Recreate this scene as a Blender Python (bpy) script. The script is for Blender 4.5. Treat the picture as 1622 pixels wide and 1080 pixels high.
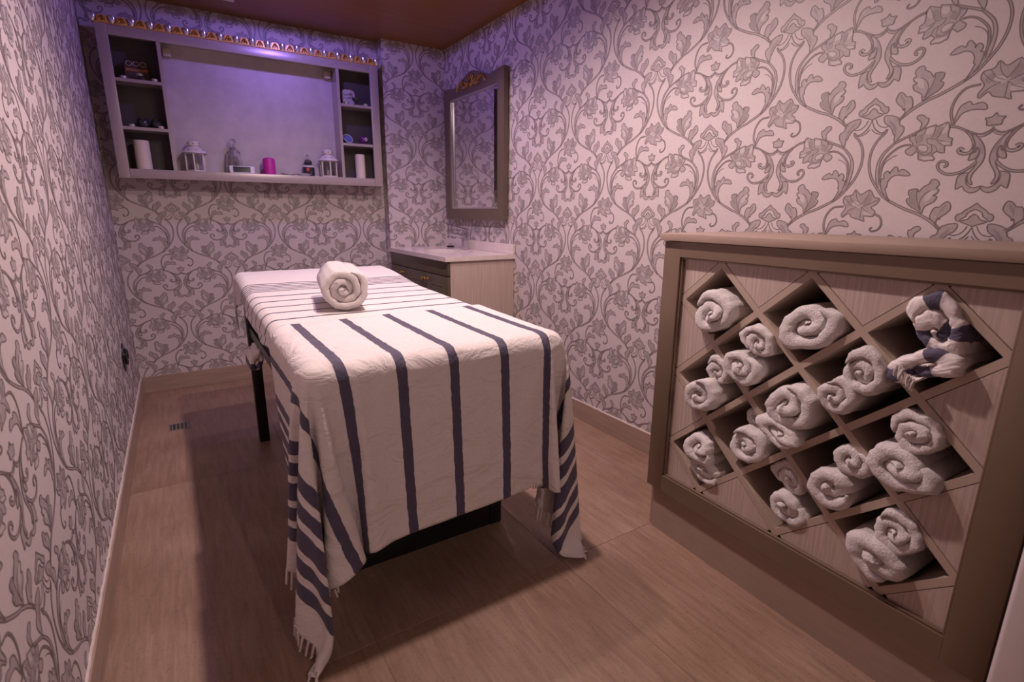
import bpy, bmesh, math, random
import numpy as np
from mathutils import Vector, Matrix, noise
from mathutils.geometry import tessellate_polygon

for _o in list(bpy.data.objects): bpy.data.objects.remove(_o, do_unlink=True)
SC = bpy.context.scene
COL = SC.collection
random.seed(7)

# ------------------------------------------------------------------ camera
CAM = Vector((0.325, -4.2898, 1.25)); YAW, PITCH, ROLL, FPX = 0.5696, -0.2427, 0.0078, 820.885
_fw = Vector((math.sin(YAW)*math.cos(PITCH), math.cos(YAW)*math.cos(PITCH), math.sin(PITCH)))
_rt = Vector((math.cos(YAW), -math.sin(YAW), 0)); _up = _rt.cross(_fw)
_r = _rt*math.cos(ROLL)+_up*math.sin(ROLL); _u = -_rt*math.sin(ROLL)+_up*math.cos(ROLL)
cd_ = bpy.data.cameras.new('camera'); cam = bpy.data.objects.new('camera', cd_); COL.objects.link(cam)
cd_.sensor_fit = 'HORIZONTAL'; cd_.sensor_width = 36; cd_.lens = 36*FPX/1622
cd_.clip_start = 0.02
cd_.dof.use_dof = True; cd_.dof.focus_distance = 2.2; cd_.dof.aperture_fstop = 3.5
M = Matrix((_r, _u, -_fw)).transposed().to_4x4(); M.translation = CAM; cam.matrix_world = M
SC.camera = cam

# ------------------------------------------------------------------ world, lamps, exposure
SC.view_settings.view_transform = 'Standard'; SC.view_settings.look = 'None'
SC.view_settings.exposure = 0.0; SC.view_settings.gamma = 1.0; SC.view_settings.use_curve_mapping = False
wd = bpy.data.worlds.new('world'); SC.world = wd; wd.use_nodes = True
wd.node_tree.nodes['Background'].inputs[0].default_value = (0.02, 0.018, 0.02, 1)
wd.node_tree.nodes['Background'].inputs[1].default_value = 0.2

W, H, YFRONT = 2.327, 2.513, -5.2          # right wall, ceiling, wall behind the camera
CX, CD = 1.811, 0.106                       # pier in the far right corner
WARM = (1.0, 0.775, 0.75); ROSE = (1.0, 0.74, 0.84); VIOLET = (0.34, 0.22, 1.0)
# (x, y, colour, watts, cone, blend): the ceiling downlights; the last is front fill, added in a made-up corridor
LAMPS = [(1.20, -1.95, WARM, 58, 165, .8), (1.20, -2.65, WARM, 112, 168, .7), (1.15, -.80, VIOLET, 23, 180, .04), (1.80, -1.12, ROSE, 26, 120, .9), (1.0, -6.15, WARM, 64, 170, .4)]
# ------------------------------------------------------------------ materials
MATS = {}
def nt(name):
    m = bpy.data.materials.new(name); m.use_nodes = True; MATS[name] = m
    n = m.node_tree.nodes; l = m.node_tree.links
    return m, n, l, n['Principled BSDF']
def noise_node(n, l, scale, vec=None, detail=4, rough=.6, mapscale=None, coord='Object'):
    tc = n.new('ShaderNodeTexCoord'); src = tc.outputs[coord]
    if mapscale:
        mp = n.new('ShaderNodeMapping'); mp.inputs['Scale'].default_value = mapscale; l.new(src, mp.inputs['Vector']); src = mp.outputs[0]
    t = n.new('ShaderNodeTexNoise'); t.inputs['Scale'].default_value = scale; t.inputs['Detail'].default_value = detail; t.inputs['Roughness'].default_value = rough
    l.new(src, t.inputs['Vector']); return t
def ramp(n, l, fac, stops):
    r = n.new('ShaderNodeValToRGB'); cr = r.color_ramp
    while len(cr.elements) < len(stops): cr.elements.new(0.5)
    for e, (p, c) in zip(cr.elements, stops): e.position = p; e.color = (*c, 1)
    l.new(fac, r.inputs[0]); return r
def bump(n, l, h, bs, strength=.3, dist=.002):
    b = n.new('ShaderNodeBump'); b.inputs['Strength'].default_value = strength; b.inputs['Distance'].default_value = dist
    l.new(h, b.inputs['Height']); l.new(b.outputs[0], bs.inputs['Normal']); return b
def simple(name, col, rough=.5, metal=0., var=.06, scale=30, bstr=0., bscale=200, mapscale=None, **kw):
    m, n, l, b = nt(name)
    t = noise_node(n, l, scale, mapscale=mapscale)
    lo = tuple(c*(1-var) for c in col); hi = tuple(min(1, c*(1+var)) for c in col)
    r = ramp(n, l, t.outputs[0], [(.3, lo), (.7, hi)]); l.new(r.outputs[0], b.inputs['Base Color'])
    b.inputs['Roughness'].default_value = rough; b.inputs['Metallic'].default_value = metal
    for k, v in kw.items(): b.inputs[k].default_value = v
    if bstr: bump(n, l, noise_node(n, l, bscale, detail=2).outputs[0], b, bstr, .001)
    return m
def glassmat(name, col=(1, 1, 1), rough=.02, tr=1.0):
    m, n, l, b = nt(name); b.inputs['Base Color'].default_value = (*col, 1); b.inputs['Roughness'].default_value = rough
    b.inputs['Transmission Weight'].default_value = tr; b.inputs['IOR'].default_value = 1.45; return m
def emit(name, col, s):
    m, n, l, b = nt(name); b.inputs['Base Color'].default_value = (*col, 1); b.inputs['Emission Color'].default_value = (*col, 1); b.inputs['Emission Strength'].default_value = s; return m

PAPER = (.575, .495, .49)
simple('paper', PAPER, .62, var=.03, scale=90, bstr=.25, bscale=420)
simple('paper_fill', (.39, .335, .328), .5, var=.10, scale=60)
simple('paper_dark', (.31, .262, .257), .5, var=.10, scale=60)
simple('paper_light', (.52, .46, .45), .5, var=.05, scale=60)
simple('paper_line', (.185, .142, .137), .5, var=.05)
simple('pewter', (.46, .39, .375), .36, .35, var=.04, scale=40)
simple('pewter_panel', (.52, .46, .45), .55, .25, var=.10, scale=9)
simple('taupe_paint', (.205, .142, .098), .36, .25, var=.03, scale=14)
simple('vanity_paint', (.105, .082, .052), .36, .2, var=.04, scale=14)
simple('mirror_paint', (.155, .112, .082), .36, .25, var=.03, scale=14)
simple('taupe_dark', (.12, .088, .060), .38, .2, var=.04, scale=14)
simple('plinth_wood', (.36, .262, .205), .5, var=.06, scale=12, mapscale=(1, 1, 6))
simple('black_vinyl', (.012, .011, .012), .45, var=.1)
simple('black_plastic', (.008, .008, .009), .3, var=.1)
simple('gold', (.62, .36, .10), .28, .85, var=.15, scale=50)
simple('gold_dull', (.75, .42, .13), .38, .25, var=.25, scale=60)
simple('silver', (.62, .60, .62), .22, .8, var=.1)
simple('chrome', (.55, .53, .58), .12, 1.0, var=.02)
simple('stone_top', (.70, .60, .57), .18, var=.07, scale=45)
simple('ceramic', (.78, .76, .75), .12, var=.02)
simple('wax', (.72, .62, .52), .5, var=.03, scale=10, **{'Subsurface Weight': .2, 'Subsurface Radius': (.02, .015, .01)})
simple('pink_wax', (.55, .02, .30), .45, var=.05)
simple('white_metal', (.70, .62, .58), .4, .05, var=.04)
simple('white_plastic', (.78, .74, .74), .35, var=.03)
simple('screen', (.02, .025, .03), .15, var=.1)
simple('card_dark', (.11, .075, .05), .5, var=.5, scale=55)
simple('card_light', (.55, .47, .43), .6, var=.06)
simple('card_orange', (.45, .20, .06), .5, var=.3, scale=50)
simple('ink', (.03, .025, .028), .6)
simple('smoke_glass', (.03, .028, .035), .08, var=.2, **{'Coat Weight': .5})
simple('violet_glaze', (.10, .01, .12), .15, var=.2); simple('blue_glaze', (.16, .20, .45), .18, var=.4, scale=60)
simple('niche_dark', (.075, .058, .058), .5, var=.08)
simple('beige_block', (.50, .42, .33), .6)
simple('door_white', (.72, .66, .64), .4, var=.02); simple('door_grey', (.28, .25, .25), .5)
simple('steel', (.32, .29, .27), .35, .8, var=.1)
simple('red', (.5, .06, .04), .5)
glassmat('glass', (.95, .95, .96)); glassmat('thin_glass', (.93, .93, .93), .03)
m_, n_, l_, b_ = nt('mirror'); b_.inputs['Base Color'].default_value = (.80, .78, .78, 1); b_.inputs['Metallic'].default_value = 1; b_.inputs['Roughness'].default_value = .02
for _k, _c in (('lamp_warm', WARM), ('lamp_violet', VIOLET)): emit(_k, _c, 3.0)

def wood_light():
    m, n, l, b = nt('light_wood')
    t = noise_node(n, l, 1.0, detail=3, mapscale=(260, 260, 5))
    r = ramp(n, l, t.outputs[0], [(.32, (.44, .335, .292)), (.68, (.58, .46, .41))]); l.new(r.outputs[0], b.inputs['Base Color']); b.inputs['Roughness'].default_value = .45
    bump(n, l, t.outputs[0], b, .15, .0005)
wood_light()
simple('lattice_wood', (.47, .365, .295), .42, var=.05, scale=6)

def ceiling_mat():
    m, n, l, b = nt('ceiling_wood')
    t = noise_node(n, l, 2.2, detail=5, mapscale=(1, 12, 1))
    r = ramp(n, l, t.outputs[0], [(.3, (.20, .075, .005)), (.7, (.27, .105, .008))]); l.new(r.outputs[0], b.inputs['Base Color']); b.inputs['Roughness'].default_value = .38
ceiling_mat()

def tile_mat():
    m, n, l, b = nt('travertine')
    oi = n.new('ShaderNodeObjectInfo'); tc = n.new('ShaderNodeTexCoord'); mp = n.new('ShaderNodeMapping'); mp.inputs['Scale'].default_value = (52, 5.0, 1)
    ad = n.new('ShaderNodeVectorMath'); ad.operation = 'ADD'; sc = n.new('ShaderNodeVectorMath'); sc.operation = 'SCALE'; sc.inputs['Scale'].default_value = 9.0
    cb = n.new('ShaderNodeCombineXYZ'); l.new(oi.outputs['Random'], cb.inputs[0]); l.new(oi.outputs['Random'], cb.inputs[1]); l.new(cb.outputs[0], sc.inputs[0])
    l.new(tc.outputs['Object'], ad.inputs[0]); l.new(sc.outputs[0], ad.inputs[1]); l.new(ad.outputs[0], mp.inputs['Vector'])
    t = n.new('ShaderNodeTexNoise'); t.inputs['Scale'].default_value = 1.0; t.inputs['Detail'].default_value = 9; t.inputs['Roughness'].default_value = .68; t.inputs['Distortion'].default_value = .35; l.new(mp.outputs[0], t.inputs['Vector'])
    t2 = n.new('ShaderNodeTexNoise'); t2.inputs['Scale'].default_value = 2.6; t2.inputs['Detail'].default_value = 4; l.new(ad.outputs[0], t2.inputs['Vector'])
    t3 = n.new('ShaderNodeTexNoise'); t3.inputs['Scale'].default_value = 120; t3.inputs['Detail'].default_value = 2; l.new(tc.outputs['Object'], t3.inputs['Vector'])
    r = ramp(n, l, t.outputs[0], [(.26, (.235, .143, .094)), (.50, (.315, .203, .142)), (.74, (.385, .268, .198))])
    r2 = ramp(n, l, t2.outputs[0], [(.32, (.78, .72, .68)), (.68, (1.0, 1.0, 1.0))])
    mx = n.new('ShaderNodeMix'); mx.data_type = 'RGBA'; mx.blend_type = 'MULTIPLY'; mx.inputs[0].default_value = 1
    l.new(r.outputs[0], mx.inputs[6]); l.new(r2.outputs[0], mx.inputs[7])
    r3 = ramp(n, l, t3.outputs[0], [(.30, (.80, .78, .76)), (.42, (1, 1, 1))])
    mx2 = n.new('ShaderNodeMix'); mx2.data_type = 'RGBA'; mx2.blend_type = 'MULTIPLY'; mx2.inputs[0].default_value = .9
    l.new(mx.outputs[2], mx2.inputs[6]); l.new(r3.outputs[0], mx2.inputs[7])
    l.new(mx2.outputs[2], b.inputs['Base Color']); b.inputs['Roughness'].default_value = .42
    bump(n, l, t.outputs[0], b, .12, .001)
tile_mat()
simple('grout', (.25, .172, .125), .8)
simple('skirting', (.34, .24, .185), .42, var=.16, scale=3, mapscale=(1, 1, 14))
simple('caulk', (.62, .53, .49), .6)

def terry(name, col, stripes=None):
    m, n, l, b = nt(name)
    t = noise_node(n, l, 210, detail=3, rough=.75); t2 = noise_node(n, l, 40, detail=4)
    lo = tuple(c*.88 for c in col)
    r = ramp(n, l, t.outputs[0], [(.3, lo), (.62, col)]); l.new(r.outputs[0], b.inputs['Base Color'])
    b.inputs['Roughness'].default_value = .95; b.inputs['Sheen Weight'].default_value = .35; b.inputs['Sheen Roughness'].default_value = .5
    a = n.new('ShaderNodeMath'); a.operation = 'MULTIPLY_ADD'; a.inputs[1].default_value = .5; l.new(t2.outputs[0], a.inputs[0]); l.new(t.outputs[0], a.inputs[2])
    bump(n, l, a.outputs[0], b, 1.0, .006)
terry('terry', (.87, .80, .77))

def striped(name, axis, bands, base=(.80, .725, .70), navy=(.062, .051, .086), wobble=.004, crease=1.0):
    """woven cotton; bands = [(centre, half width, strength)] in metres along UV axis"""
    m, n, l, b = nt(name)
    uv = n.new('ShaderNodeUVMap'); sp = n.new('ShaderNodeSeparateXYZ'); l.new(uv.outputs[0], sp.inputs[0])
    nz = n.new('ShaderNodeTexNoise'); nz.inputs['Scale'].default_value = 38; nz.inputs['Detail'].default_value = 3; l.new(uv.outputs[0], nz.inputs['Vector'])
    w = n.new('ShaderNodeMath'); w.operation = 'MULTIPLY_ADD'; w.inputs[1].default_value = wobble*2; l.new(nz.outputs[0], w.inputs[0]); l.new(sp.outputs[axis], w.inputs[2])
    sb = n.new('ShaderNodeMath'); sb.operation = 'SUBTRACT'; l.new(w.outputs[0], sb.inputs[0]); sb.inputs[1].default_value = wobble
    acc = None
    for c, hw, s in bands:
        k = n.new('ShaderNodeMath'); k.operation = 'COMPARE'; k.inputs[1].default_value = c; k.inputs[2].default_value = hw; l.new(sb.outputs[0], k.inputs[0])
        if s != 1:
            q = n.new('ShaderNodeMath'); q.operation = 'MULTIPLY'; q.inputs[1].default_value = s; l.new(k.outputs[0], q.inputs[0]); k = q
        if acc is None: acc = k
        else:
            mx = n.new('ShaderNodeMath'); mx.operation = 'MAXIMUM'; l.new(acc.outputs[0], mx.inputs[0]); l.new(k.outputs[0], mx.inputs[1]); acc = mx
    wv = n.new('ShaderNodeTexWave'); wv.inputs['Scale'].default_value = 190; wv.inputs['Distortion'].default_value = 1.5; wv.inputs['Detail'].default_value = 1; wv.bands_direction = 'DIAGONAL'; l.new(uv.outputs[0], wv.inputs['Vector'])
    nr = ramp(n, l, wv.outputs[0], [(.35, navy), (.95, tuple(c*1.7+.02 for c in navy))])
    t = noise_node(n, l, 300, detail=2); br = ramp(n, l, t.outputs[0], [(.3, tuple(c*.92 for c in base)), (.6, base)])
    mx = n.new('ShaderNodeMix'); mx.data_type = 'RGBA'; l.new(acc.outputs[0], mx.inputs[0]); l.new(br.outputs[0], mx.inputs[6]); l.new(nr.outputs[0], mx.inputs[7]); l.new(mx.outputs[2], b.inputs['Base Color'])
    b.inputs['Roughness'].default_value = .85; b.inputs['Sheen Weight'].default_value = .15
    c1 = noise_node(n, l, 7, detail=5, rough=.55, mapscale=(1, 1, 1.6)); c1.inputs['Distortion'].default_value = 1.2
    mpx = n.new('ShaderNodeMapping'); mpx.inputs['Scale'].default_value = (700, 700, 1); l.new(uv.outputs[0], mpx.inputs['Vector'])
    ck = n.new('ShaderNodeTexChecker'); ck.inputs['Scale'].default_value = 1; l.new(mpx.outputs[0], ck.inputs['Vector'])
    bb = n.new('ShaderNodeBump'); bb.inputs['Strength'].default_value = .25; bb.inputs['Distance'].default_value = .0006; l.new(ck.outputs['Fac'], bb.inputs['Height'])
    b2 = n.new('ShaderNodeBump'); b2.inputs['Strength'].default_value = crease; b2.inputs['Distance'].default_value = .02; l.new(c1.outputs[0], b2.inputs['Height']); l.new(bb.outputs[0], b2.inputs['Normal']); l.new(b2.outputs[0], b.inputs['Normal'])
    return m
_b = []
for c in (.65, .818, .984, 1.165, 1.335, .478, 1.51): _b.append((c, .0155, 1))
for k, (o, hw) in enumerate(((.225, .0205), (.287, .0195), (.354, .0265), (.420, .0195), (.482, .0205))): _b += [(.56-o, hw, 1), (1.435+o, hw, 1)]
striped('peshtemal', 0, _b)
striped('sheet_cotton', 1, [(-1.455-.030*k, .0065, 1) for k in range(6)]+[(-1.715-.127*k, .0085, 1) for k in range(6)]+[(-.93-.03*k, .003, .6) for k in range(2)], wobble=.003, crease=.35)
striped('striped_roll', 0, [(.04+.105*k, .016, 1) for k in range(16)], wobble=.006)
simple('fringe_thread', (.74, .665, .63), .9, var=.1)

# ------------------------------------------------------------------ mesh helpers
def setp(o, label=None, cat=None, group=None, kind=None):
    if label: o['label'] = label
    if cat: o['category'] = cat
    if group: o['group'] = group
    if kind: o['kind'] = kind
    return o
def empty(name, loc, label, cat, group=None):
    o = bpy.data.objects.new(name, None); o.empty_display_size = .05; COL.objects.link(o); o.location = loc
    return setp(o, label, cat, group)
def wloc(o):
    p = Vector(o.location)
    if o.parent: p = p+wloc(o.parent)
    return p
def finish(name, bm, mat, parent=None, origin=None, smooth=True, mats=None, angle=.6):
    """bm holds world coordinates; the object's origin is put at `origin` (or its base centre)"""
    me = bpy.data.meshes.new(name)
    if origin is None:
        xs = [v.co for v in bm.verts]
        origin = Vector(((min(v.x for v in xs)+max(v.x for v in xs))/2, (min(v.y for v in xs)+max(v.y for v in xs))/2, min(v.z for v in xs)))
    origin = Vector(origin); bmesh.ops.translate(bm, verts=bm.verts[:], vec=-origin)
    bm.normal_update(); bm.to_mesh(me); bm.free()
    for mm in (mats or [mat]): me.materials.append(MATS[mm])
    if smooth:
        for p in me.polygons: p.use_smooth = True
        try: me.set_sharp_from_angle(angle=angle)
        except Exception: pass
    o = bpy.data.objects.new(name, me); COL.objects.link(o)
    if parent: o.parent = parent; o.location = origin-wloc(parent)
    else: o.location = origin
    return o
def B(): return bmesh.new()
def box(bm, x0, x1, y0, y1, z0, z1, bev=0., seg=2, rot=None, mi=0):
    nb = bmesh.new()
    r = bmesh.ops.create_cube(nb, size=1)
    for v in nb.verts: v.co = Vector(((x0+x1)/2+v.co.x*(x1-x0), (y0+y1)/2+v.co.y*(y1-y0), (z0+z1)/2+v.co.z*(z1-z0)))
    if bev: bmesh.ops.bevel(nb, geom=nb.edges[:], offset=bev, segments=seg, affect='EDGES', profile=.5)
    if rot: bmesh.ops.transform(nb, verts=nb.verts[:], matrix=rot)
    merge(bm, nb, mi); return bm
def merge(bm, nb, mi=0):
    mp = {v: bm.verts.new(v.co) for v in nb.verts}
    for f in nb.faces:
        try: g = bm.faces.new([mp[v] for v in f.verts]); g.material_index = mi if mi else f.material_index
        except ValueError: pass
    nb.free()
def lathe(bm, prof, cx, cy, z0=0, seg=24, axis='z', mat=None, mi=0, squash=1.0):
    rings = []
    for r, z in prof:
        if r < 1e-5: rings.append([bm.verts.new((cx, cy, z0+z))])
        else: rings.append([bm.verts.new((cx+r*math.cos(2*math.pi*k/seg), cy+squash*r*math.sin(2*math.pi*k/seg), z0+z)) for k in range(seg)])
    new = [v for R_ in rings for v in R_]
    for a, b in zip(rings[:-1], rings[1:]):
        for k in range(seg):
            k2 = (k+1) % seg
            if len(a) == 1 and len(b) == 1: continue
            if len(a) == 1: f = bm.faces.new((a[0], b[k2], b[k]))
            elif len(b) == 1: f = bm.faces.new((a[k], a[k2], b[0]))
            else: f = bm.faces.new((a[k], a[k2], b[k2], b[k]))
            f.material_index = mi
    if mat is not None:
        for v in new: v.co = mat @ v.co
    return bm
def tube(bm, pts, r, seg=8, closed=False, r1=None, mi=0):
    pts = [Vector(p) for p in pts]; n = len(pts); rings = []; up = Vector((0, 0, 1))
    for i, p in enumerate(pts):
        d = (pts[min(i+1, n-1)]-pts[max(i-1, 0)]).normalized()
        a = d.cross(up); a = a.normalized() if a.length > 1e-4 else Vector((1, 0, 0)); c = d.cross(a)
        rr = r if r1 is None else r+(r1-r)*i/max(1, n-1)
        rings.append([bm.verts.new(p+rr*(math.cos(2*math.pi*k/seg)*a+math.sin(2*math.pi*k/seg)*c)) for k in range(seg)])
    for A, C in zip(rings[:-1], rings[1:]):
        for k in range(seg):
            f = bm.faces.new((A[k], A[(k+1) % seg], C[(k+1) % seg], C[k])); f.material_index = mi
    for R_ in (rings[0][::-1], rings[-1]): bm.faces.new(R_).material_index = mi
    return bm
def prism(bm, poly, T, h0, h1):
    """poly in 2D extruded between h0 and h1; T maps (a,b,h) to a world point"""
    lo = [bm.verts.new(T(a, b, h0)) for a, b in poly]; hi = [bm.verts.new(T(a, b, h1)) for a, b in poly]
    n = len(poly)
    bm.faces.new(lo[::-1]); bm.faces.new(hi)
    for k in range(n): bm.faces.new((lo[k], lo[(k+1) % n], hi[(k+1) % n], hi[k]))
    bmesh.ops.recalc_face_normals(bm, faces=bm.faces[:]); return bm
def catmull(P, sub=3, closed=False):
    P = [np.array(p, float) for p in P]; n = len(P); out = []
    rng = range(n) if closed else range(n-1)
    for i in rng:
        p0 = P[(i-1) % n] if closed or i > 0 else 2*P[0]-P[1]
        p1 = P[i]; p2 = P[(i+1) % n]
        p3 = P[(i+2) % n] if closed or i+2 < n else 2*P[-1]-P[-2]
        for k in range(sub):
            t = k/sub
            out.append(.5*((2*p1)+(-p0+p2)*t+(2*p0-5*p1+4*p2-p3)*t*t+(-p0+3*p1-3*p2+p3)*t**3))
    if not closed: out.append(P[-1])
    return out
# ------------------------------------------------------------------ wallpaper: one repeat of the scroll print, in 0.1 mm
HALF=[('leaf',0,0,[(0,71),(113,-41),(246,-138),(328,-235),(409,-257),(448,-342),(414,-433),(342,-450),(307,-396),(203,-317),(173,-224),(95,-158),(0,-108)]),
('leaf',0,0,[(0,-241),(100,-321),(146,-400),(309,-457),(247,-502),(148,-538),(0,-606),(0,-615)]),
('swag',35,14,[(115,-600),(177,-738),(277,-836),(420,-880),(528,-855)]),
('swag',56,28,[(6,-640),(76,-812),(190,-957),(357,-1040),(508,-953)]),
('swag',35,17,[(31,-894),(139,-1013),(293,-1074),(429,-1066)]),
('leaf',0,0,[(370,-533),(523,-536),(698,-596),(802,-683),(833,-852),(948,-922),(977,-1030),(937,-1155),(855,-1271),(782,-1406),(743,-1276),(743,-1139),(704,-1145),(642,-994),(546,-859),(422,-774),(357,-651)]),
('dark',0,0,[(507,-659),(659,-787),(758,-947),(763,-1159),(729,-1091),(649,-905),(550,-775)]),
('stem',49,70,[(497,-944),(447,-1070),(312,-1208),(200,-1400),(128,-1635),(117,-1918),(161,-2181),(260,-2454),(442,-2741),(676,-3034),(944,-3234),(1272,-3408),(1518,-3522),(1688,-3576),(1929,-3702),(2170,-3856),(2452,-4104)]),
('stem',49,118,[(797,-1394),(636,-1557),(492,-1743),(414,-1977),(408,-2227),(452,-2488),(541,-2774)]),
('stem',35,49,[(1252,-1497),(1058,-1498),(873,-1578),(696,-1739),(567,-1914),(518,-2122),(512,-2373),(540,-2694)]),
('line',24,24,[(903,-1782),(776,-1833),(640,-1944),(560,-2099),(539,-2315)]),
('stem',42,63,[(1472,-1068),(1209,-1204),(966,-1312),(797,-1394)]),
('leaf',0,0,[(1280,-722),(1315,-644),(1440,-648),(1532,-744),(1607,-778),(1589,-917),(1527,-1017),(1488,-1072),(1420,-1035),(1437,-937),(1407,-842),(1336,-780)]),
('leaf',0,0,[(1368,-2414),(1254,-2280),(1117,-2232),(1027,-2297),(992,-2168),(921,-2138),(864,-2204),(801,-2286),(801,-2357),(737,-2264),(655,-2289),(612,-2391),(654,-2493),(566,-2509),(589,-2766),(679,-2939),(811,-3135),(907,-3213),(790,-2989),(729,-2805),(768,-2764),(769,-2607),(866,-2453),(1025,-2399),(1228,-2436)]),
('leaf',0,0,[(2100,-934),(2159,-991),(2184,-1096),(2176,-1235),(2196,-1367),(2301,-1421),(2292,-1518),(2302,-1619),(2146,-1612),(2161,-1807),(2023,-1786),(1959,-1757),(1852,-1850),(1924,-1924),(1922,-2011),(1798,-2000),(1693,-2022),(1576,-1974),(1517,-1956),(1488,-1801),(1444,-1717),(1357,-1773),(1300,-1821),(1162,-1761),(1125,-1663),(1201,-1590),(1287,-1519),(1276,-1442),(1194,-1364),(1182,-1243),(1293,-1239),(1360,-1152),(1443,-1084),(1591,-1033),(1738,-998),(1824,-971),(1848,-1026),(1976,-987)]),
('hi',0,0,[(1451,-1556),(1544,-1548),(1675,-1592),(1734,-1678),(1647,-1718),(1514,-1659)]),
('hi',0,0,[(2016,-1054),(2109,-993),(2152,-1172),(2021,-1282)]),
('hi',0,0,[(1600,-1094),(1774,-1036),(1783,-1196),(1622,-1244)]),
('hi',0,0,[(1564,-1892),(1845,-1907),(1888,-1989),(1687,-1986)]),
('hi',0,0,[(2053,-1490),(2240,-1463),(2258,-1581),(2095,-1571)]),
('dark',0,0,[(1872,-1089),(2018,-1068),(1990,-1275),(1851,-1342)]),
('dark',0,0,[(1378,-1274),(1494,-1213),(1553,-1403),(1405,-1457)]),
('dark',0,0,[(1474,-1709),(1661,-1809),(1790,-1749),(1820,-1843),(1652,-1851),(1504,-1805)]),
('line',17,17,[(1825,-977),(1819,-1176),(1774,-1338),(1640,-1365)]),
('line',17,17,[(2105,-963),(2003,-1164),(1909,-1370),(1765,-1380)]),
('line',17,17,[(2292,-1518),(2080,-1474),(1921,-1407)]),
('line',17,17,[(2130,-1608),(1998,-1520),(1891,-1409)]),
('line',17,17,[(1790,-1545),(1838,-1701),(1800,-1809),(1650,-1842),(1478,-1740)]),
('line',17,17,[(1423,-1579),(1479,-1533),(1637,-1545),(1720,-1646),(1662,-1756),(1506,-1716),(1423,-1579)]),
('line',17,17,[(1360,-1152),(1338,-1323),(1409,-1488)]),
('line',17,17,[(1640,-1365),(1691,-1493),(1822,-1552)]),
('line',17,17,[(1287,-1519),(1390,-1572),(1444,-1717)]),
('line',17,17,[(1974,-1760),(1925,-1634),(1822,-1552)]),
('line',17,17,[(1591,-1033),(1554,-1199),(1443,-1289)]),
('stem',49,35,[(2170,-1064),(2375,-1116),(2560,-1213),(2743,-1308),(2876,-1366)]),
('stem',42,104,[(2560,-1213),(2710,-1366),(2824,-1559),(2851,-1732),(2787,-1856),(2665,-1885),(2560,-1847),(2512,-1780),(2552,-1741),(2616,-1790)]),
('leaf',0,0,[(2796,-1332),(2951,-1494),(3068,-1667),(3140,-1880),(3143,-2101),(3062,-2278),(2975,-2427),(2930,-2588),(2995,-2764),(2912,-2740),(2848,-2600),(2854,-2460),(2942,-2309),(3001,-2153),(2963,-2090),(3013,-1934),(2993,-1792),(2933,-1723),(2889,-1851),(2841,-1757),(2857,-1595),(2792,-1441)]),
('leaf',0,0,[(2850,-2431),(2698,-2457),(2613,-2555),(2613,-2872),(2676,-2869),(2768,-2813),(2860,-2944),(3010,-3005),(3129,-2964),(3210,-2874),(3210,-2823),(3044,-2864),(2907,-2796),(2833,-2683),(2824,-2539)]),
('leaf',0,0,[(2949,-1740),(2924,-1845),(2835,-1895),(2786,-2023),(2808,-2079),(2941,-2035),(2998,-1909),(2993,-1792)]),
('dark',0,0,[(2944,-1533),(3056,-1724),(3102,-1927),(3032,-1828),(2976,-1650)]),
('stem',63,49,[(2981,-2149),(2817,-2311),(2607,-2425),(2348,-2446),(2161,-2352),(2065,-2216),(2080,-2096),(2175,-2055),(2282,-2115),(2287,-2203),(2212,-2216)]),
('leaf',0,0,[(2054,-2580),(2152,-2628),(2199,-2740),(2140,-2847),(2213,-2889),(2178,-3002),(2081,-3060),(2192,-3093),(2153,-3236),(2028,-3322),(1917,-3411),(1880,-3588),(1830,-3566),(1707,-3487),(1531,-3384),(1433,-3277),(1400,-3163),(1491,-3116),(1425,-2998),(1440,-2877),(1644,-2851),(1690,-2950),(1794,-2802),(1935,-2707),(1966,-2609)]),
('hi',0,0,[(2165,-2911),(2001,-2942),(1909,-3047),(1889,-3224),(2009,-3198),(2083,-3075),(2145,-2982)]),
('dark',0,0,[(1461,-2912),(1616,-2877),(1681,-3100),(1751,-3355),(1735,-3460),(1524,-3337),(1445,-3201),(1526,-3137)]),
('line',21,21,[(1997,-2912),(1845,-3036),(1769,-3267),(1839,-3521)]),
('line',21,21,[(1644,-2851),(1665,-3098),(1806,-3516)]),
('leaf',0,0,[(2472,-3257),(2551,-3284),(2600,-3468),(2511,-3603),(2392,-3705),(2359,-3791),(2321,-3740),(2293,-3857),(2267,-3884),(2122,-3743),(2128,-3578),(2197,-3422),(2316,-3411),(2392,-3318)]),
('dark',0,0,[(2482,-3318),(2459,-3462),(2360,-3596),(2326,-3711),(2335,-3533),(2393,-3422)]),
('stem',35,42,[(2264,-3868),(2314,-3950),(2417,-4069)]),
('leaf',0,0,[(3210,-825),(3130,-930),(2985,-950),(3035,-1025),(3055,-1150),(3210,-1155)]),
('swag',70,84,[(3234,-1199),(3138,-1309),(2987,-1374),(2817,-1337)]),
('line',21,21,[(3249,-1257),(3149,-1379),(2985,-1447),(2855,-1407)])]
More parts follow.
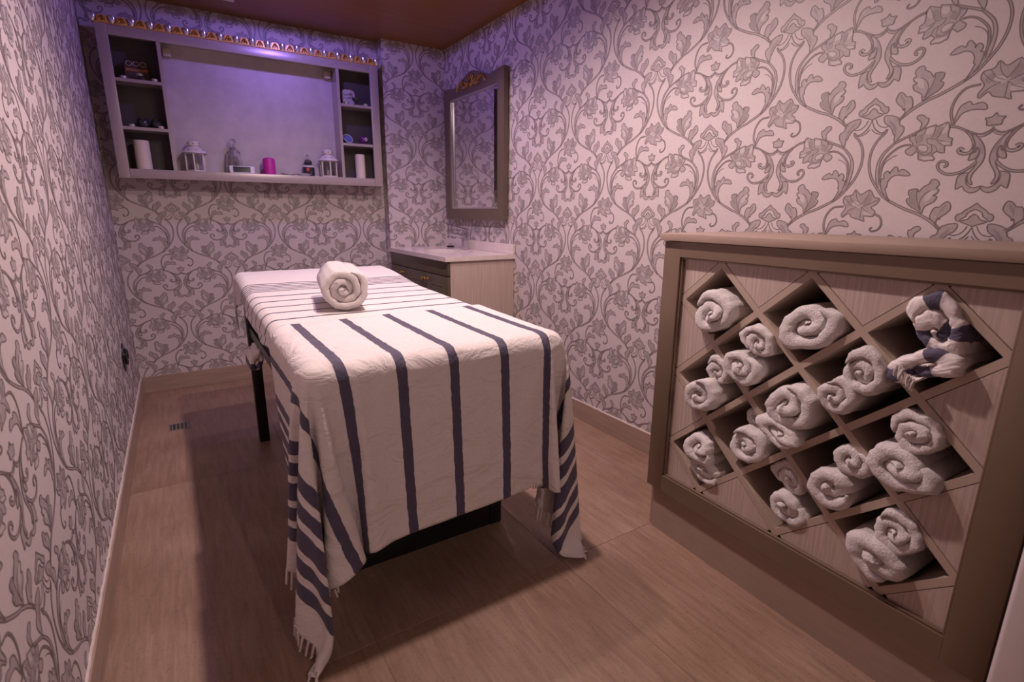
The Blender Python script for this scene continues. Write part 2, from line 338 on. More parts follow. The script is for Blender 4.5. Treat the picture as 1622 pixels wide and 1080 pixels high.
FULL=[('leaf',0,0,[(-160,-2824),(23,-2985),(288,-2839),(446,-3079),(626,-3134),(541,-3319),(399,-3412),(542,-3545),(503,-3711),(219,-3703),(256,-3881),(107,-3823),(-165,-3742),(-283,-3610),(-464,-3753),(-513,-3640),(-409,-3416),(-515,-3225),(-491,-3052),(-330,-3018),(-237,-2974)]),
('hi',0,0,[(-230,-3265),(-39,-3235),(80,-3396),(-77,-3432)]),
('hi',0,0,[(198,-3556),(451,-3561),(455,-3676),(226,-3664)]),
('dark',0,0,[(190,-3039),(370,-2982),(351,-3291),(133,-3317)]),
('dark',0,0,[(-399,-3241),(-251,-3117),(-197,-3270),(-345,-3396)]),
('line',17,17,[(290,-2857),(230,-3102),(68,-3308)]),
('line',17,17,[(609,-3149),(351,-3291),(141,-3376)]),
('line',17,17,[(-158,-2842),(-88,-3112),(68,-3308)]),
('line',17,17,[(-330,-3018),(-168,-3245),(43,-3362)]),
('line',17,17,[(-487,-3082),(-256,-3320),(-48,-3407)]),
('line',17,17,[(-471,-3705),(-265,-3495),(-48,-3407)]),
('line',17,17,[(104,-3805),(108,-3602),(113,-3400)]),
('line',17,17,[(527,-3657),(259,-3535),(113,-3400)]),
('stem',43,30,[(536,-3629),(724,-3739),(794,-3974),(708,-4147),(541,-4203),(469,-4137),(535,-4070)]),
('stem',37,55,[(-481,-3377),(-816,-3421),(-1024,-3697),(-1069,-4059),(-953,-4410)]),
('leaf',0,0,[(-256,-3956),(-382,-3864),(-581,-3901),(-662,-3801),(-857,-3899),(-932,-4135),(-969,-4390),(-880,-4263),(-782,-4102),(-528,-4039),(-253,-4075)])]

PU, PV = .642, .337            # repeat width, half-drop height
LW = .0028
def ribbon(pts, w0, w1, z, mi, V, F, Mi, taper=False, closed=False):
    n = len(pts); base = len(V)
    for i in range(n):
        if closed: d = pts[(i+1) % n]-pts[(i-1) % n]
        else: d = pts[min(i+1, n-1)]-pts[max(i-1, 0)]
        d = d/(np.hypot(*d)+1e-9); nn = np.array([-d[1], d[0]])
        w = w0+(w1-w0)*i/max(1, n-1)
        if taper: w *= max(.08, math.sin(math.pi*min(1, max(0, i/(n-1))))**.6)
        for s in (1, -1):
            p = pts[i]+nn*w*.5*s; V.append((p[0], p[1], z))
    for i in range(n if closed else n-1):
        a = base+2*i; b = base+2*((i+1) % n); F += [(a, a+1, b+1), (a, b+1, b)]; Mi += [mi, mi]
def fill(pts, z, mi, V, F, Mi):
    base = len(V); V += [(p[0], p[1], z) for p in pts]
    for t in tessellate_polygon([[Vector((p[0], p[1], 0)) for p in pts]]): F.append(tuple(base+i for i in t)); Mi.append(mi)
def motif(items):
    V, F, Mi = [], [], []           # material slots: 0 fill, 1 dark, 2 light, 3 line
    for el, (kind, w0, w1, P) in enumerate(items):
        n0 = len(V)
        w0 *= 1e-4; w1 *= 1e-4; P = [np.array(p)*1e-4 for p in P]
        if kind in ('leaf', 'dark', 'hi'):
            q = catmull(P, 3, True)
            fill(q, {'leaf': .0002, 'dark': .0004, 'hi': .0004}[kind], {'leaf': 0, 'dark': 1, 'hi': 2}[kind], V, F, Mi)
            if kind == 'leaf':
                def onax(p): return abs(p[0]) < .006 or abs(p[0]-PU/2) < .006
                if onax(P[0]) and onax(P[-1]): ribbon(catmull(P, 3), LW, LW, .0007+.00001*(len(F) % 7), 3, V, F, Mi)
                else: ribbon(q, LW, LW, .0007, 3, V, F, Mi, closed=True)
        elif kind in ('stem', 'swag'):
            q = catmull(P, 3); n = len(q)
            ribbon(q, w0, w1, .0003 if kind == 'stem' else .0004, 0 if kind == 'stem' else 1, V, F, Mi, taper=kind == 'swag')
            if kind == 'stem':
                for s in (1, -1):
                    e = []
                    for i in range(n):
                        d = q[min(i+1, n-1)]-q[max(i-1, 0)]; d = d/(np.hypot(*d)+1e-9); w = w0+(w1-w0)*i/(n-1)
                        e.append(q[i]+np.array([-d[1], d[0]])*w*.5*s)
                    ribbon(e, LW, LW, .0006, 3, V, F, Mi)
            else: ribbon(q, LW, LW, .0006, 3, V, F, Mi)
        else: ribbon(catmull(P, 3), max(w0, .0014), max(w1, .0014), .0006, 3, V, F, Mi)
        for k in range(n0, len(V)): V[k] = (V[k][0], V[k][1], V[k][2]+.000005*el)       # every printed shape at its own height
    return np.array(V), np.array(F), np.array(Mi)
_hv, _hf, _hm = motif(HALF); _fv, _ff, _fm = motif(FULL)
_mv = _hv*np.array([-1, 1, 1])+np.array([0, 0, .0000025])
CELL_V = np.concatenate([_hv, _mv, _fv]); CELL_F = np.concatenate([_hf, _hf[:, ::-1]+len(_hv), _ff+2*len(_hv)]); CELL_M = np.concatenate([_hm, _hm, _fm])
_c = CELL_V[CELL_F]; _n = np.cross(_c[:, 1]-_c[:, 0], _c[:, 2]-_c[:, 0])[:, 2] < 0
CELL_F[_n] = CELL_F[_n][:, ::-1]
def wallpaper(parent, origin, udir, vdir, nrm, u0, u1, v0, v1, pu, pv):
    """print laid on a wall rectangle; (pu,pv) is the palmette phase in wall coordinates"""
    VV, FF, MM = [], [], []; base = 0
    lo = CELL_V.min(0); hi = CELL_V.max(0)
    for j in range(int((v0-pv-hi[1])//PV)-1, int((v1-pv-lo[1])//PV)+2):
        for i in range(int((u0-pu-hi[0])//PU)-2, int((u1-pu-lo[0])//PU)+3):
            du = pu+i*PU+(PU/2 if j % 2 else 0); dv = pv+j*PV
            if du+hi[0] < u0 or du+lo[0] > u1 or dv+hi[1] < v0 or dv+lo[1] > v1: continue
            v = CELL_V+np.array([du, dv, 0]); f = CELL_F; m = CELL_M
            inside = (v[:, 0] >= u0) & (v[:, 0] <= u1) & (v[:, 1] >= v0) & (v[:, 1] <= v1)
            if not inside.all():
                k = inside[f].any(1); f = f[k]; m = m[k]
                v = v.copy(); v[:, 0] = v[:, 0].clip(u0, u1); v[:, 1] = v[:, 1].clip(v0, v1)
                used = np.unique(f); mp = np.zeros(len(v), int); mp[used] = np.arange(len(used)); f = mp[f]; v = v[used]
            VV.append(v); FF.append(f+base); MM.append(m); base += len(v)
    v = np.concatenate(VV); f = np.concatenate(FF); m = np.concatenate(MM)
    o3, u3, v3, n3 = (np.array(q, float) for q in (origin, udir, vdir, nrm))
    if np.dot(np.cross(u3, v3), n3) < 0: f = f[:, ::-1]
    P = o3+v[:, :1]*u3+v[:, 1:2]*v3+v[:, 2:3]*n3
    P = P-np.array(wloc(parent))
    me = bpy.data.meshes.new('wallpaper_print'); me.vertices.add(len(P)); me.vertices.foreach_set('co', P.ravel())
    me.loops.add(len(f)*3); me.loops.foreach_set('vertex_index', f.ravel().astype(np.int32))
    me.polygons.add(len(f)); me.polygons.foreach_set('loop_start', np.arange(0, len(f)*3, 3, dtype=np.int32)); me.polygons.foreach_set('material_index', m.astype(np.int32))
    for k in ('paper_fill', 'paper_dark', 'paper_light', 'paper_line'): me.materials.append(MATS[k])
    me.update(); me.validate()
    o = bpy.data.objects.new('wallpaper_print', me); COL.objects.link(o); o.parent = parent
    setp(o, 'grey-mauve printed scrolls, leaves and peony flowers', kind='stuff')
    return o
# ------------------------------------------------------------------ room shell
def struct(name, bm, mat, label, **k):
    o = finish(name, bm, mat, smooth=False, **k); setp(o, label, 'room', kind='structure'); return o
floor = struct('floor', box(B(), -.1, W+.1, YFRONT, .1, -.12, -.0015), 'grout', 'beige-brown travertine tiled floor with fine streaks', origin=(0, 0, 0))
wl = struct('wall_left', box(B(), -.1, 0, YFRONT, 0, 0, H), 'paper', 'left wall papered in grey scrolling flowers, seen edge-on', origin=(0, 0, 0))
wb = struct('wall_back', box(B(), -.1, W+.1, 0, .1, 0, H), 'paper', 'back wall papered in grey scrolling flowers behind the wall unit', origin=(0, 0, 0))
wr = struct('wall_right', box(B(), W, W+.1, YFRONT, 0, 0, H), 'paper', 'right wall papered in grey scrolling flowers above the towel cabinet', origin=(0, 0, 0))
bm = B(); box(bm, -.1, .50, YFRONT-.1, YFRONT, 0, H); box(bm, 1.50, W+.1, YFRONT-.1, YFRONT, 0, H); box(bm, .50, 1.50, YFRONT-.1, YFRONT, 2.10, H)  # opening added so the fill lamp reaches the front of the throw
wf = struct('wall_front', bm, 'paper', 'wall behind the camera with a doorway added for the fill lamp', origin=(0, 0, 0))
bm = B(); box(bm, -.2, -.1, YFRONT-2.1, YFRONT-.1, 0, H); box(bm, W+.1, W+.2, YFRONT-2.1, YFRONT-.1, 0, H); box(bm, -.2, W+.2, YFRONT-2.2, YFRONT-2.1, 0, H)  # unseen corridor, added to house the front fill lamp
struct('wall_added_corridor', bm, 'paper', 'added corridor walls around the fill lamp behind the camera', origin=(0, 0, 0))
struct('ceiling_added_corridor', box(B(), -.2, W+.2, YFRONT-2.2, YFRONT-.0005, H, H+.1), 'ceiling_wood', 'added corridor ceiling above the fill lamp behind the camera', origin=(0, 0, 0))
struct('floor_added_corridor', box(B(), -.2, W+.2, YFRONT-2.2, YFRONT-.0005, -.12, 0), 'travertine', 'added corridor floor below the fill lamp behind the camera', origin=(0, 0, 0))
wp = struct('wall_pier', box(B(), CX, W, -CD, 0, 0, H), 'paper', 'narrow papered pier in the far right corner beside the mirror', origin=(0, 0, 0))
ce = struct('ceiling', box(B(), -.1, W+.1, YFRONT, .1, H, H+.1), 'ceiling_wood', 'glossy orange-brown ceiling', origin=(0, 0, 0))
wallpaper(wr, (W, 0, 0), (0, -1, 0), (0, 0, 1), (-1, 0, 0), CD, 4.9, .115, H, 3.053, 1.955)
wallpaper(wb, (0, 0, 0), (1, 0, 0), (0, 0, 1), (0, -1, 0), 0, CX, .115, H, .331, 1.966)
wallpaper(wl, (0, 0, 0), (0, -1, 0), (0, 0, 1), (1, 0, 0), 0, 4.5, .115, H, .40, 1.90)
wallpaper(wp, (0, -CD, 0), (1, 0, 0), (0, 0, 1), (0, -1, 0), CX, W, .115, H, 2.075, 1.945)
wallpaper(wp, (CX, 0, 0), (0, -1, 0), (0, 0, 1), (-1, 0, 0), 0, CD, .115, H, -.05, 1.945)
# tiles: each laid separately with a hairline joint
tx = [-.0, .685, 1.385, 2.085, W]; ty = [0, -.19, -1.59, -2.99, -4.39, YFRONT]
for i in range(len(tx)-1):
    for j in range(len(ty)-1):
        g = .0007
        t = finish('tile', box(B(), tx[i]+g, tx[i+1]-g, ty[j+1]+g, ty[j]-g, -.012, 0, .0006, 1), 'travertine', floor, smooth=False)
# skirting
HB, TB = .1144, .012
def skirt(name, x0, x1, y0, y1, label):
    o = finish(name, box(B(), x0, x1, y0, y1, 0, HB, .0015, 1), 'skirting', smooth=False); setp(o, label, 'skirting', kind='structure'); return o
skirt('baseboard_left', 0, TB, YFRONT, -TB, 'brown stone baseboard along the left wall')
skirt('baseboard_back', 0, CX, -TB, 0, 'brown stone baseboard along the back wall')
skirt('baseboard_right', W-TB, W, -2.96, -1.19, 'brown stone baseboard along the right wall beside the towel cabinet')
# rough caulk bead on the left and right skirting
def bead(name, pts, r, parent):
    bm = B(); P = []
    for k in range(len(pts)-1):
        a, b = Vector(pts[k]), Vector(pts[k+1]); n = max(2, int((b-a).length/.03))
        for i in range(n): P.append(a.lerp(b, i/n)+Vector((random.uniform(-.0012, .0012), 0, random.uniform(-.0015, .0015))))
    P.append(Vector(pts[-1])); tube(bm, P, r, 6); return finish(name, bm, 'caulk', parent)
for nm, x in (('baseboard_left', .003), ('baseboard_right', W-.003)):
    p = bpy.data.objects[nm]; y1 = -.02 if x < 1 else -1.22; bead('caulk_bead', [(x, y1, HB+.001), (x, -4.5 if x < 1 else -2.95, HB+.001)], .0042, p)
# ceiling downlights, plus the added fill lamp in the corridor
for k, (x, y, c, p, cone, bl) in enumerate(LAMPS):
    vio = c is VIOLET
    e = empty('downlight', (x, y, H-.012), ('violet' if vio else ('rose white' if k == 3 else 'warm white'))+[' recessed ceiling downlight over the middle of the massage table', ' recessed ceiling downlight over the foot of the massage table', ' recessed ceiling downlight before the wall unit', ' recessed ceiling downlight over the vanity', ' fill lamp added in the made-up corridor behind the camera'][k], 'downlight', 'ceiling downlights')
    finish('rim', lathe(B(), [(.052, .012), (.052, .003), (.048, 0), (.040, .001), (.038, .012)], x, y, H-.012, 32), 'white_metal', e)
    finish('lens', lathe(B(), [(0, .006), (.038, .006), (.038, .011)], x, y, H-.012, 32), 'lamp_violet' if vio else 'lamp_warm', e)
    L = bpy.data.lights.new('downlight_lamp', 'SPOT'); L.energy = p; L.color = c; L.spot_size = math.radians(cone); L.spot_blend = bl; L.shadow_soft_size = .035
    lo_ = bpy.data.objects.new('downlight_lamp', L); COL.objects.link(lo_); lo_.parent = e; lo_.location = (0, 0, -.012)
# square ceiling vent whose corner shows at the top of the picture
e = empty('ceiling_vent', (.70, -.42, H-.014), 'white square ceiling vent in front of the wall unit', 'vent')
bm = B(); box(bm, .585, .81, -.535, -.515, H-.014, H-.0005, .002); box(bm, .585, .81, -.33, -.31, H-.014, H-.0005, .002); box(bm, .585, .605, -.515, -.33, H-.014, H-.0005, .002); box(bm, .79, .81, -.515, -.33, H-.014, H-.0005, .002)
finish('frame', bm, 'white_metal', e)
for k in range(6): finish('slat', box(B(), .607, .788, -.505+k*.031, -.487+k*.031, H-.010, H-.004, .001), 'white_metal', e)
# white door leaf standing open at the right edge of the picture
d = empty('door_1', (1.66, -4.5, 0), 'white door leaf standing open beside the towel cabinet', 'door'); d['kind'] = 'structure'
finish('leaf_core', box(B(), 1.645, 1.675, -4.82, -4.09, .01, 2.05, .004), 'door_grey', d)
finish('stile', box(B(), 1.628, 1.66, -4.16, -4.085, .01, 2.05, .010, 3), 'door_white', d)
finish('stile', box(B(), 1.628, 1.66, -4.82, -4.73, .01, 2.05, .010, 3), 'door_white', d)
finish('rail', box(B(), 1.63, 1.66, -4.74, -4.15, .01, .22, .006), 'door_white', d); finish('rail', box(B(), 1.63, 1.66, -4.74, -4.15, 1.9, 2.05, .006), 'door_white', d)
# floor drain
e = empty('floor_drain', (.212, -.807, 0), 'small square metal floor drain by the left wall', 'drain')
bm = B(); x0, x1, y0, y1 = .157, .267, -.866, -.752
for a in ((x0, x1, y0, y0+.008), (x0, x1, y1-.008, y1), (x0, x0+.008, y0+.008, y1-.008), (x1-.008, x1, y0+.008, y1-.008)): box(bm, *a, .0002, .003, .0006, 1)
finish('rim', bm, 'steel', e, smooth=False)
finish('well', box(B(), x0+.007, x1-.007, y0+.007, y1-.007, .0002, .0008), 'black_plastic', e, smooth=False)
for k in range(5): finish('bar', box(B(), x0+.012+k*.0195, x0+.020+k*.0195, y0+.008, y1-.008, .0009, .0024), 'steel', e, smooth=False)
# black socket on the left wall
e = empty('wall_socket', (.0, -.79, .455), 'black round power socket on the left wall near the floor', 'socket')
T = Matrix.Translation((0, -.79, .455)) @ Matrix.Rotation(math.pi/2, 4, 'Y')
finish('plate', lathe(B(), [(0, .010), (.055, .010), (.075, .007), (.078, .0009), (0, .0009)], 0, 0, 0, 32, mat=T), 'black_plastic', e)
finish('outlet', lathe(B(), [(.045, .009), (.045, .020), (.038, .022), (.034, .014), (0, .014)], 0, 0, 0, 28, mat=T), 'black_plastic', e)
# ------------------------------------------------------------------ vanity with basin
VX, VY, VZ = 1.787, -1.1984, .9655
van = empty('vanity_cabinet', ((VX+W)/2, -.65, 0), 'taupe vanity cabinet with a pale wood side below the mirror', 'cabinet')
bx0 = VX+.022
finish('body', box(B(), bx0+.02, W-.002, VY+.035, -CD-.002, .0, VZ-.215, 0), 'taupe_dark', van, smooth=False)
finish('side_panel', box(B(), bx0+.020, W-.002, VY+.016, VY+.034, .0, VZ-.0305, .001, 1), 'light_wood', van, smooth=False)
y0, y1 = VY+.016, -CD-.004
def raised_front(name, ya, yb, za, zb, parent, panel=True):
    o = finish(name, box(B(), bx0, bx0+.0195, ya, yb, za, zb, .003, 2), 'vanity_paint', parent)
    if panel:
        bm = B(); w = .062
        box(bm, bx0-.004, bx0+.002, ya+w, ya+w+.010, za+w, zb-w, .002); box(bm, bx0-.004, bx0+.002, yb-w-.010, yb-w, za+w, zb-w, .002)
        box(bm, bx0-.004, bx0+.002, ya+w+.010, yb-w-.010, za+w, za+w+.010, .002); box(bm, bx0-.004, bx0+.002, ya+w+.010, yb-w-.010, zb-w-.010, zb-w, .002)
        finish('bead_frame', bm, 'taupe_dark', o)
        finish('inset_panel', box(B(), bx0-.003, bx0+.001, ya+w+.012, yb-w-.012, za+w+.012, zb-w-.012, .002), 'vanity_paint', o)
    return o
raised_front('false_drawer', y0, y1, .836, VZ-.033, van, False)
mids = [y0+(y1-y0)*k/3 for k in range(4)]
for k in range(3):
    dr = raised_front('door', mids[k]+.0015, mids[k+1]-.0015, .05, .831, van)
    ky = (mids[1]+.028, mids[1]-.028, mids[2]+.095)[(1, 0, 2)[k]]
    finish('knob', lathe(B(), [(0, 0), (.007, 0), (.005, .008), (.011, .016), (.012, .021), (.008, .026), (0, .027)], 0, 0, 0, 16, mat=Matrix.Translation((bx0, ky, .79)) @ Matrix.Rotation(-math.pi/2, 4, 'Y')), 'gold', dr)
# stone worktop with an oval cut-out
wt = empty('stone_worktop', ((VX+W)/2, -.65, VZ-.03), 'pale pink-beige stone worktop with backsplash on the vanity', 'worktop')
BXc, BYc, BRX, BRY = 2.045, -.70, .165, .235
bm = B(); n = 48
ov = [(BXc+BRX*math.cos(2*math.pi*k/n), BYc+BRY*math.sin(2*math.pi*k/n)) for k in range(n)]
rx0, rx1, ry0, ry1 = VX, W-.0006, VY, -CD-.0006
def rectpt(k):
    a = 2*math.pi*k/n; c, s = math.cos(a), math.sin(a)
    tx_ = (rx1-BXc)/c if c > 1e-6 else ((rx0-BXc)/c if c < -1e-6 else 1e9); ty_ = (ry1-BYc)/s if s > 1e-6 else ((ry0-BYc)/s if s < -1e-6 else 1e9)
    t = min(tx_, ty_); return (BXc+t*c, BYc+t*s)
rp = [rectpt(k) for k in range(n)]
for cx_, cy_ in ((rx0, ry0), (rx1, ry0), (rx1, ry1), (rx0, ry1)):
    k = min(range(n), key=lambda q: (rp[q][0]-cx_)**2+(rp[q][1]-cy_)**2); rp[k] = (cx_, cy_)
zt_, zb_ = VZ, VZ-.030
it = [bm.verts.new((*p, zt_)) for p in ov]; ot = [bm.verts.new((*p, zt_)) for p in rp]; ib = [bm.verts.new((*p, zb_)) for p in ov]; ob = [bm.verts.new((*p, zb_)) for p in rp]
for k in range(n):
    q = (k+1) % n
    bm.faces.new((it[k], ot[k], ot[q], it[q])); bm.faces.new((ob[k], ib[k], ib[q], ob[q])); bm.faces.new((ot[k], ob[k], ob[q], ot[q])); bm.faces.new((ib[k], it[k], it[q], ib[q]))
finish('slab', bm, 'stone_top', wt, smooth=False)
finish('backsplash', box(B(), W-.021, W-.0006, VY, -CD-.0006, VZ+.0005, 1.034, .0015, 1), 'stone_top', wt, smooth=False)
bm = B(); prof = [(1.01, -.0301), (1.0, -.045), (.93, -.10), (.70, -.15), (.25, -.168), (.09, -.17)]
prof2 = [(s-.03 if s > .1 else s, z-.012) for s, z in prof[::-1]]
rings = [[bm.verts.new((BXc+BRX*s*math.cos(2*math.pi*k/40), BYc+BRY*s*math.sin(2*math.pi*k/40), VZ+z)) for k in range(40)] for s, z in prof]
for a, b in zip(rings[:-1], rings[1:]):
    for k in range(40): bm.faces.new((a[k], b[k], b[(k+1) % 40], a[(k+1) % 40]))
bm.faces.new(rings[-1])
bs_ = finish('basin', bm, 'ceramic'); setp(bs_, 'white oval undermount basin sunk in the stone worktop', 'basin')
finish('drain_cap', lathe(B(), [(0, .004), (.018, .004), (.022, 0), (0, 0)], BXc, BYc, VZ-.1695, 20), 'chrome', bs_)
# faucet
fc = empty('faucet', (2.225, -.63, VZ), 'chrome single-lever faucet behind the basin', 'faucet'); fx, fy = 2.225, -.63
finish('body', box(B(), fx-.022, fx+.022, fy-.020, fy+.020, VZ+.0006, VZ+.135, .006, 3), 'chrome', fc)
bm = B(); R_ = Matrix.Translation((fx, fy, VZ+.105)) @ Matrix.Rotation(math.radians(10), 4, 'Y') @ Matrix.Translation((-fx, -fy, -(VZ+.105)))
box(bm, fx-.145, fx-.01, fy-.018, fy+.018, VZ+.092, VZ+.116, .006, 3, rot=R_); finish('spout', bm, 'chrome', fc)
bm = B(); R_ = Matrix.Translation((fx, fy, VZ+.15)) @ Matrix.Rotation(math.radians(14), 4, 'Y') @ Matrix.Translation((-fx, -fy, -(VZ+.15)))
box(bm, fx-.10, fx+.022, fy-.019, fy+.019, VZ+.146, VZ+.164, .005, 3, rot=R_); finish('lever', bm, 'chrome', fc)
finish('cartridge', lathe(B(), [(.019, .13), (.019, .148), (0, .15)], fx, fy, VZ, 20), 'chrome', fc)
# small black stopper on the worktop
st = empty('basin_stopper', (2.262, -.30, VZ), 'small black rubber stopper lying on the stone worktop', 'stopper')
finish('plug', lathe(B(), [(0, .0006), (.030, .0006), (.033, .006), (.026, .014), (0, .016)], 2.262, -.30, VZ, 22), 'black_plastic', st)
finish('pull_ring', tube(B(), [(2.262+.013*math.cos(a*math.pi/8), -.30, VZ+.020+.010*math.sin(a*math.pi/8)) for a in range(17)], .0022, 6), 'black_plastic', st)

# ------------------------------------------------------------------ mirror on the right wall
MY0, MY1, MZ0, MZ1 = -.195, -1.114, 1.195, 2.190
mr = empty('wall_mirror', (W, (MY0+MY1)/2, MZ0), 'tall taupe framed mirror with gold crest above the basin', 'mirror')
def TM(a, b, h): return Vector((W-.0128-h, MY0-a, b))
wM = MY0-MY1; iy0, iy1, iz0, iz1 = .088, wM-.085, 1.278, 2.105
def crest(a):          # shaped top edge
    t = a/wM; up = .055*math.exp(-((t-.5)/.17)**2)
    return MZ1-.018*math.exp(-((t-.22)/.10)**2)-.018*math.exp(-((t-.78)/.10)**2)+up
bm = B(); prism(bm, [(0, MZ0), (iy0, MZ0), (iy0, MZ1-.03), (0, MZ1)], TM, 0, .034); finish('stile', bm, 'mirror_paint', mr, smooth=False)
bm = B(); prism(bm, [(iy1, MZ0), (wM, MZ0), (wM, MZ1), (iy1, MZ1-.03)], TM, 0, .034); finish('stile', bm, 'mirror_paint', mr, smooth=False)
bm = B(); prism(bm, [(iy0, MZ0), (iy1, MZ0), (iy1, iz0), (iy0, iz0)], TM, 0, .0338); finish('bottom_rail', bm, 'mirror_paint', mr, smooth=False)
top = [(wM*k/40, crest(wM*k/40)) for k in range(41)]
bm = B(); prism(bm, [(iy0, iz1), (iy1, iz1), (iy1, MZ1-.031), (wM, MZ1-.0005)]+top[::-1]+[(0, MZ1-.0005), (iy0, MZ1-.031)], TM, 0, .0342); finish('crest_rail', bm, 'mirror_paint', mr, smooth=False)
bm = B()
for a in ((iy0-.001, iy0+.010, iz0, iz1), (iy1-.010, iy1+.001, iz0, iz1), (iy0+.010, iy1-.010, iz0-.001, iz0+.010), (iy0+.010, iy1-.010, iz1-.010, iz1+.001)):
    prism(bm, [(a[0], a[2]), (a[1], a[2]), (a[1], a[3]), (a[0], a[3])], TM, .010, .026)
finish('inner_bead', bm, 'silver', mr, smooth=False)
bm = B(); prism(bm, [(iy0-.005, iz0-.005), (iy1+.005, iz0-.005), (iy1+.005, iz1+.005), (iy0-.005, iz1+.005)], TM, .004, .009); finish('glass', bm, 'mirror', mr, smooth=False)
bm = B(); prism(bm, [(.03, MZ0+.03), (wM-.03, MZ0+.03), (wM-.03, MZ1-.06), (.03, MZ1-.06)], TM, -.0122, -.0002); finish('backing_board', bm, 'taupe_dark', mr, smooth=False)
cm = wM/2
def leafpoly(p0, p1, w):
    p0, p1 = np.array(p0), np.array(p1); d = p1-p0; n_ = np.array([-d[1], d[0]])/np.hypot(*d)
    return [tuple(p0+d*t+n_*w*s*math.sin(math.pi*min(1, t*1.05+.02))**.8) for t, s in [(0, 0), (.2, 1), (.45, 1.1), (.75, .7), (1, 0), (.75, -.7), (.45, -1.1), (.2, -1)]]
for s in (-1, 1):
    for (a0, b0), (a1, b1), w in (((.0, 2.150), (.05, 2.212), .016), ((.02, 2.145), (.10, 2.190), .014), ((.05, 2.150), (.15, 2.150), .012), ((.0, 2.145), (.025, 2.228), .013)):
        bm = B(); prism(bm, leafpoly((cm+s*a0, b0), (cm+s*a1, b1), w), TM, .0343, .047); bmesh.ops.bevel(bm, geom=[e_ for e_ in bm.edges], offset=.002, segments=1, affect='EDGES'); finish('gold_leaf', bm, 'gold', mr)
    P = [(cm+s*(.10+.15*t)+s*.03*math.sin(4*t), 2.165+.022*math.sin(2*math.pi*t*.9)) for t in np.linspace(0, 1, 18)]
    finish('gold_scroll', tube(B(), [TM(a, b, .040) for a, b in P], .009, 8, r1=.004), 'gold', mr)
    P = [(cm+s*(.13+.028*math.cos(t)*(1-t/9)), 2.176+.024*math.sin(t)*(1-t/9)) for t in np.linspace(0, 6.2, 20)]
    finish('gold_scroll', tube(B(), [TM(a, b, .040) for a, b in P], .007, 8, r1=.003), 'gold', mr)
bm = B(); lathe(bm, [(0, 0), (.022, 0), (.018, .010), (0, .014)], 0, 0, 0, 18, mat=Matrix.Translation(TM(cm, 2.165, .0343)) @ Matrix.Rotation(-math.pi/2, 4, 'Y')); finish('gold_boss', bm, 'gold', mr)

# ------------------------------------------------------------------ massage table
TXL, TXR, TYF, TYB = .568, 1.422, -2.905, -1.08
def ztop(y):
    u = max(0, min(1, (y+1.75)/.6)); return .835+.05*(y-TYF)/(TYB-TYF)+.036*u*u*(3-2*u)
tb = empty('massage_table', ((TXL+TXR)/2, (TYF+TYB)/2, 0), 'black padded massage table draped with striped cotton cloths', 'table')
bm = B(); pr_ = .045; loops = []
def padloop(y, ins):
    P = []
    for cx_, sx in ((TXR-pr_, 1), (TXL+pr_, -1)):
        for k in range(7):
            a_ = (math.pi/2*k/6 if sx > 0 else math.pi/2+math.pi/2*k/6); P.append((cx_+(pr_-ins)*math.cos(a_), -pr_+(pr_-ins)*math.sin(a_)))
    for cx_, sx in ((TXL+pr_, -1), (TXR-pr_, 1)):
        for k in range(7):
            a_ = (math.pi if sx < 0 else 1.5*math.pi)+math.pi/2*k/6; P.append((cx_+(pr_-ins)*math.cos(a_), -.10+pr_+(pr_-ins)*math.sin(a_)))
    return [bm.verts.new((x, y, ztop(y)-.004+z)) for x, z in P]
for k in range(7): a_ = math.pi/2*k/6; loops.append(padloop(TYF+pr_*(1-math.sin(a_)), pr_*(1-math.cos(a_))*.98))
for y in np.linspace(TYF+.08, TYB-.08, 30): loops.append(padloop(y, 0))
for k in range(7): a_ = math.pi/2*(1-k/6); loops.append(padloop(TYB-pr_*(1-math.sin(a_)), pr_*(1-math.cos(a_))*.98))
for A_, C_ in zip(loops[:-1], loops[1:]):
    for k in range(28): bm.faces.new((A_[k], A_[(k+1) % 28], C_[(k+1) % 28], C_[k]))
bm.faces.new(loops[0][::-1]); bm.faces.new(loops[-1]); bmesh.ops.recalc_face_normals(bm, faces=bm.faces[:])
finish('padded_top', bm, 'black_vinyl', tb)
bm = B(); box(bm, TXL+.03, TXR-.03, TYF+.04, TYB-.04, 0, 1, 0)
for v in bm.verts: v.co.z = ztop(v.co.y)-(.17 if v.co.z < .5 else .10)
finish('frame', bm, 'black_plastic', tb, smooth=False)
LX = (.584, 1.276); LY = (-2.652, -1.302)
for x in LX:
    for y in LY: finish('leg', box(B(), x, x+.052, y, y+.052, .0006, ztop(y)-.15, .004), 'black_plastic', tb)
finish('foot_beam', box(B(), LX[0]+.0525, LX[1]-.0005, LY[0]+.004, LY[0]+.048, .0006, .15, .003), 'black_plastic', tb)
for x in LX: finish('side_beam', box(B(), x+.010, x+.042, LY[0]+.0525, LY[1]-.0005, ztop(-2)-.25, ztop(-2)-.20, .003), 'black_plastic', tb)
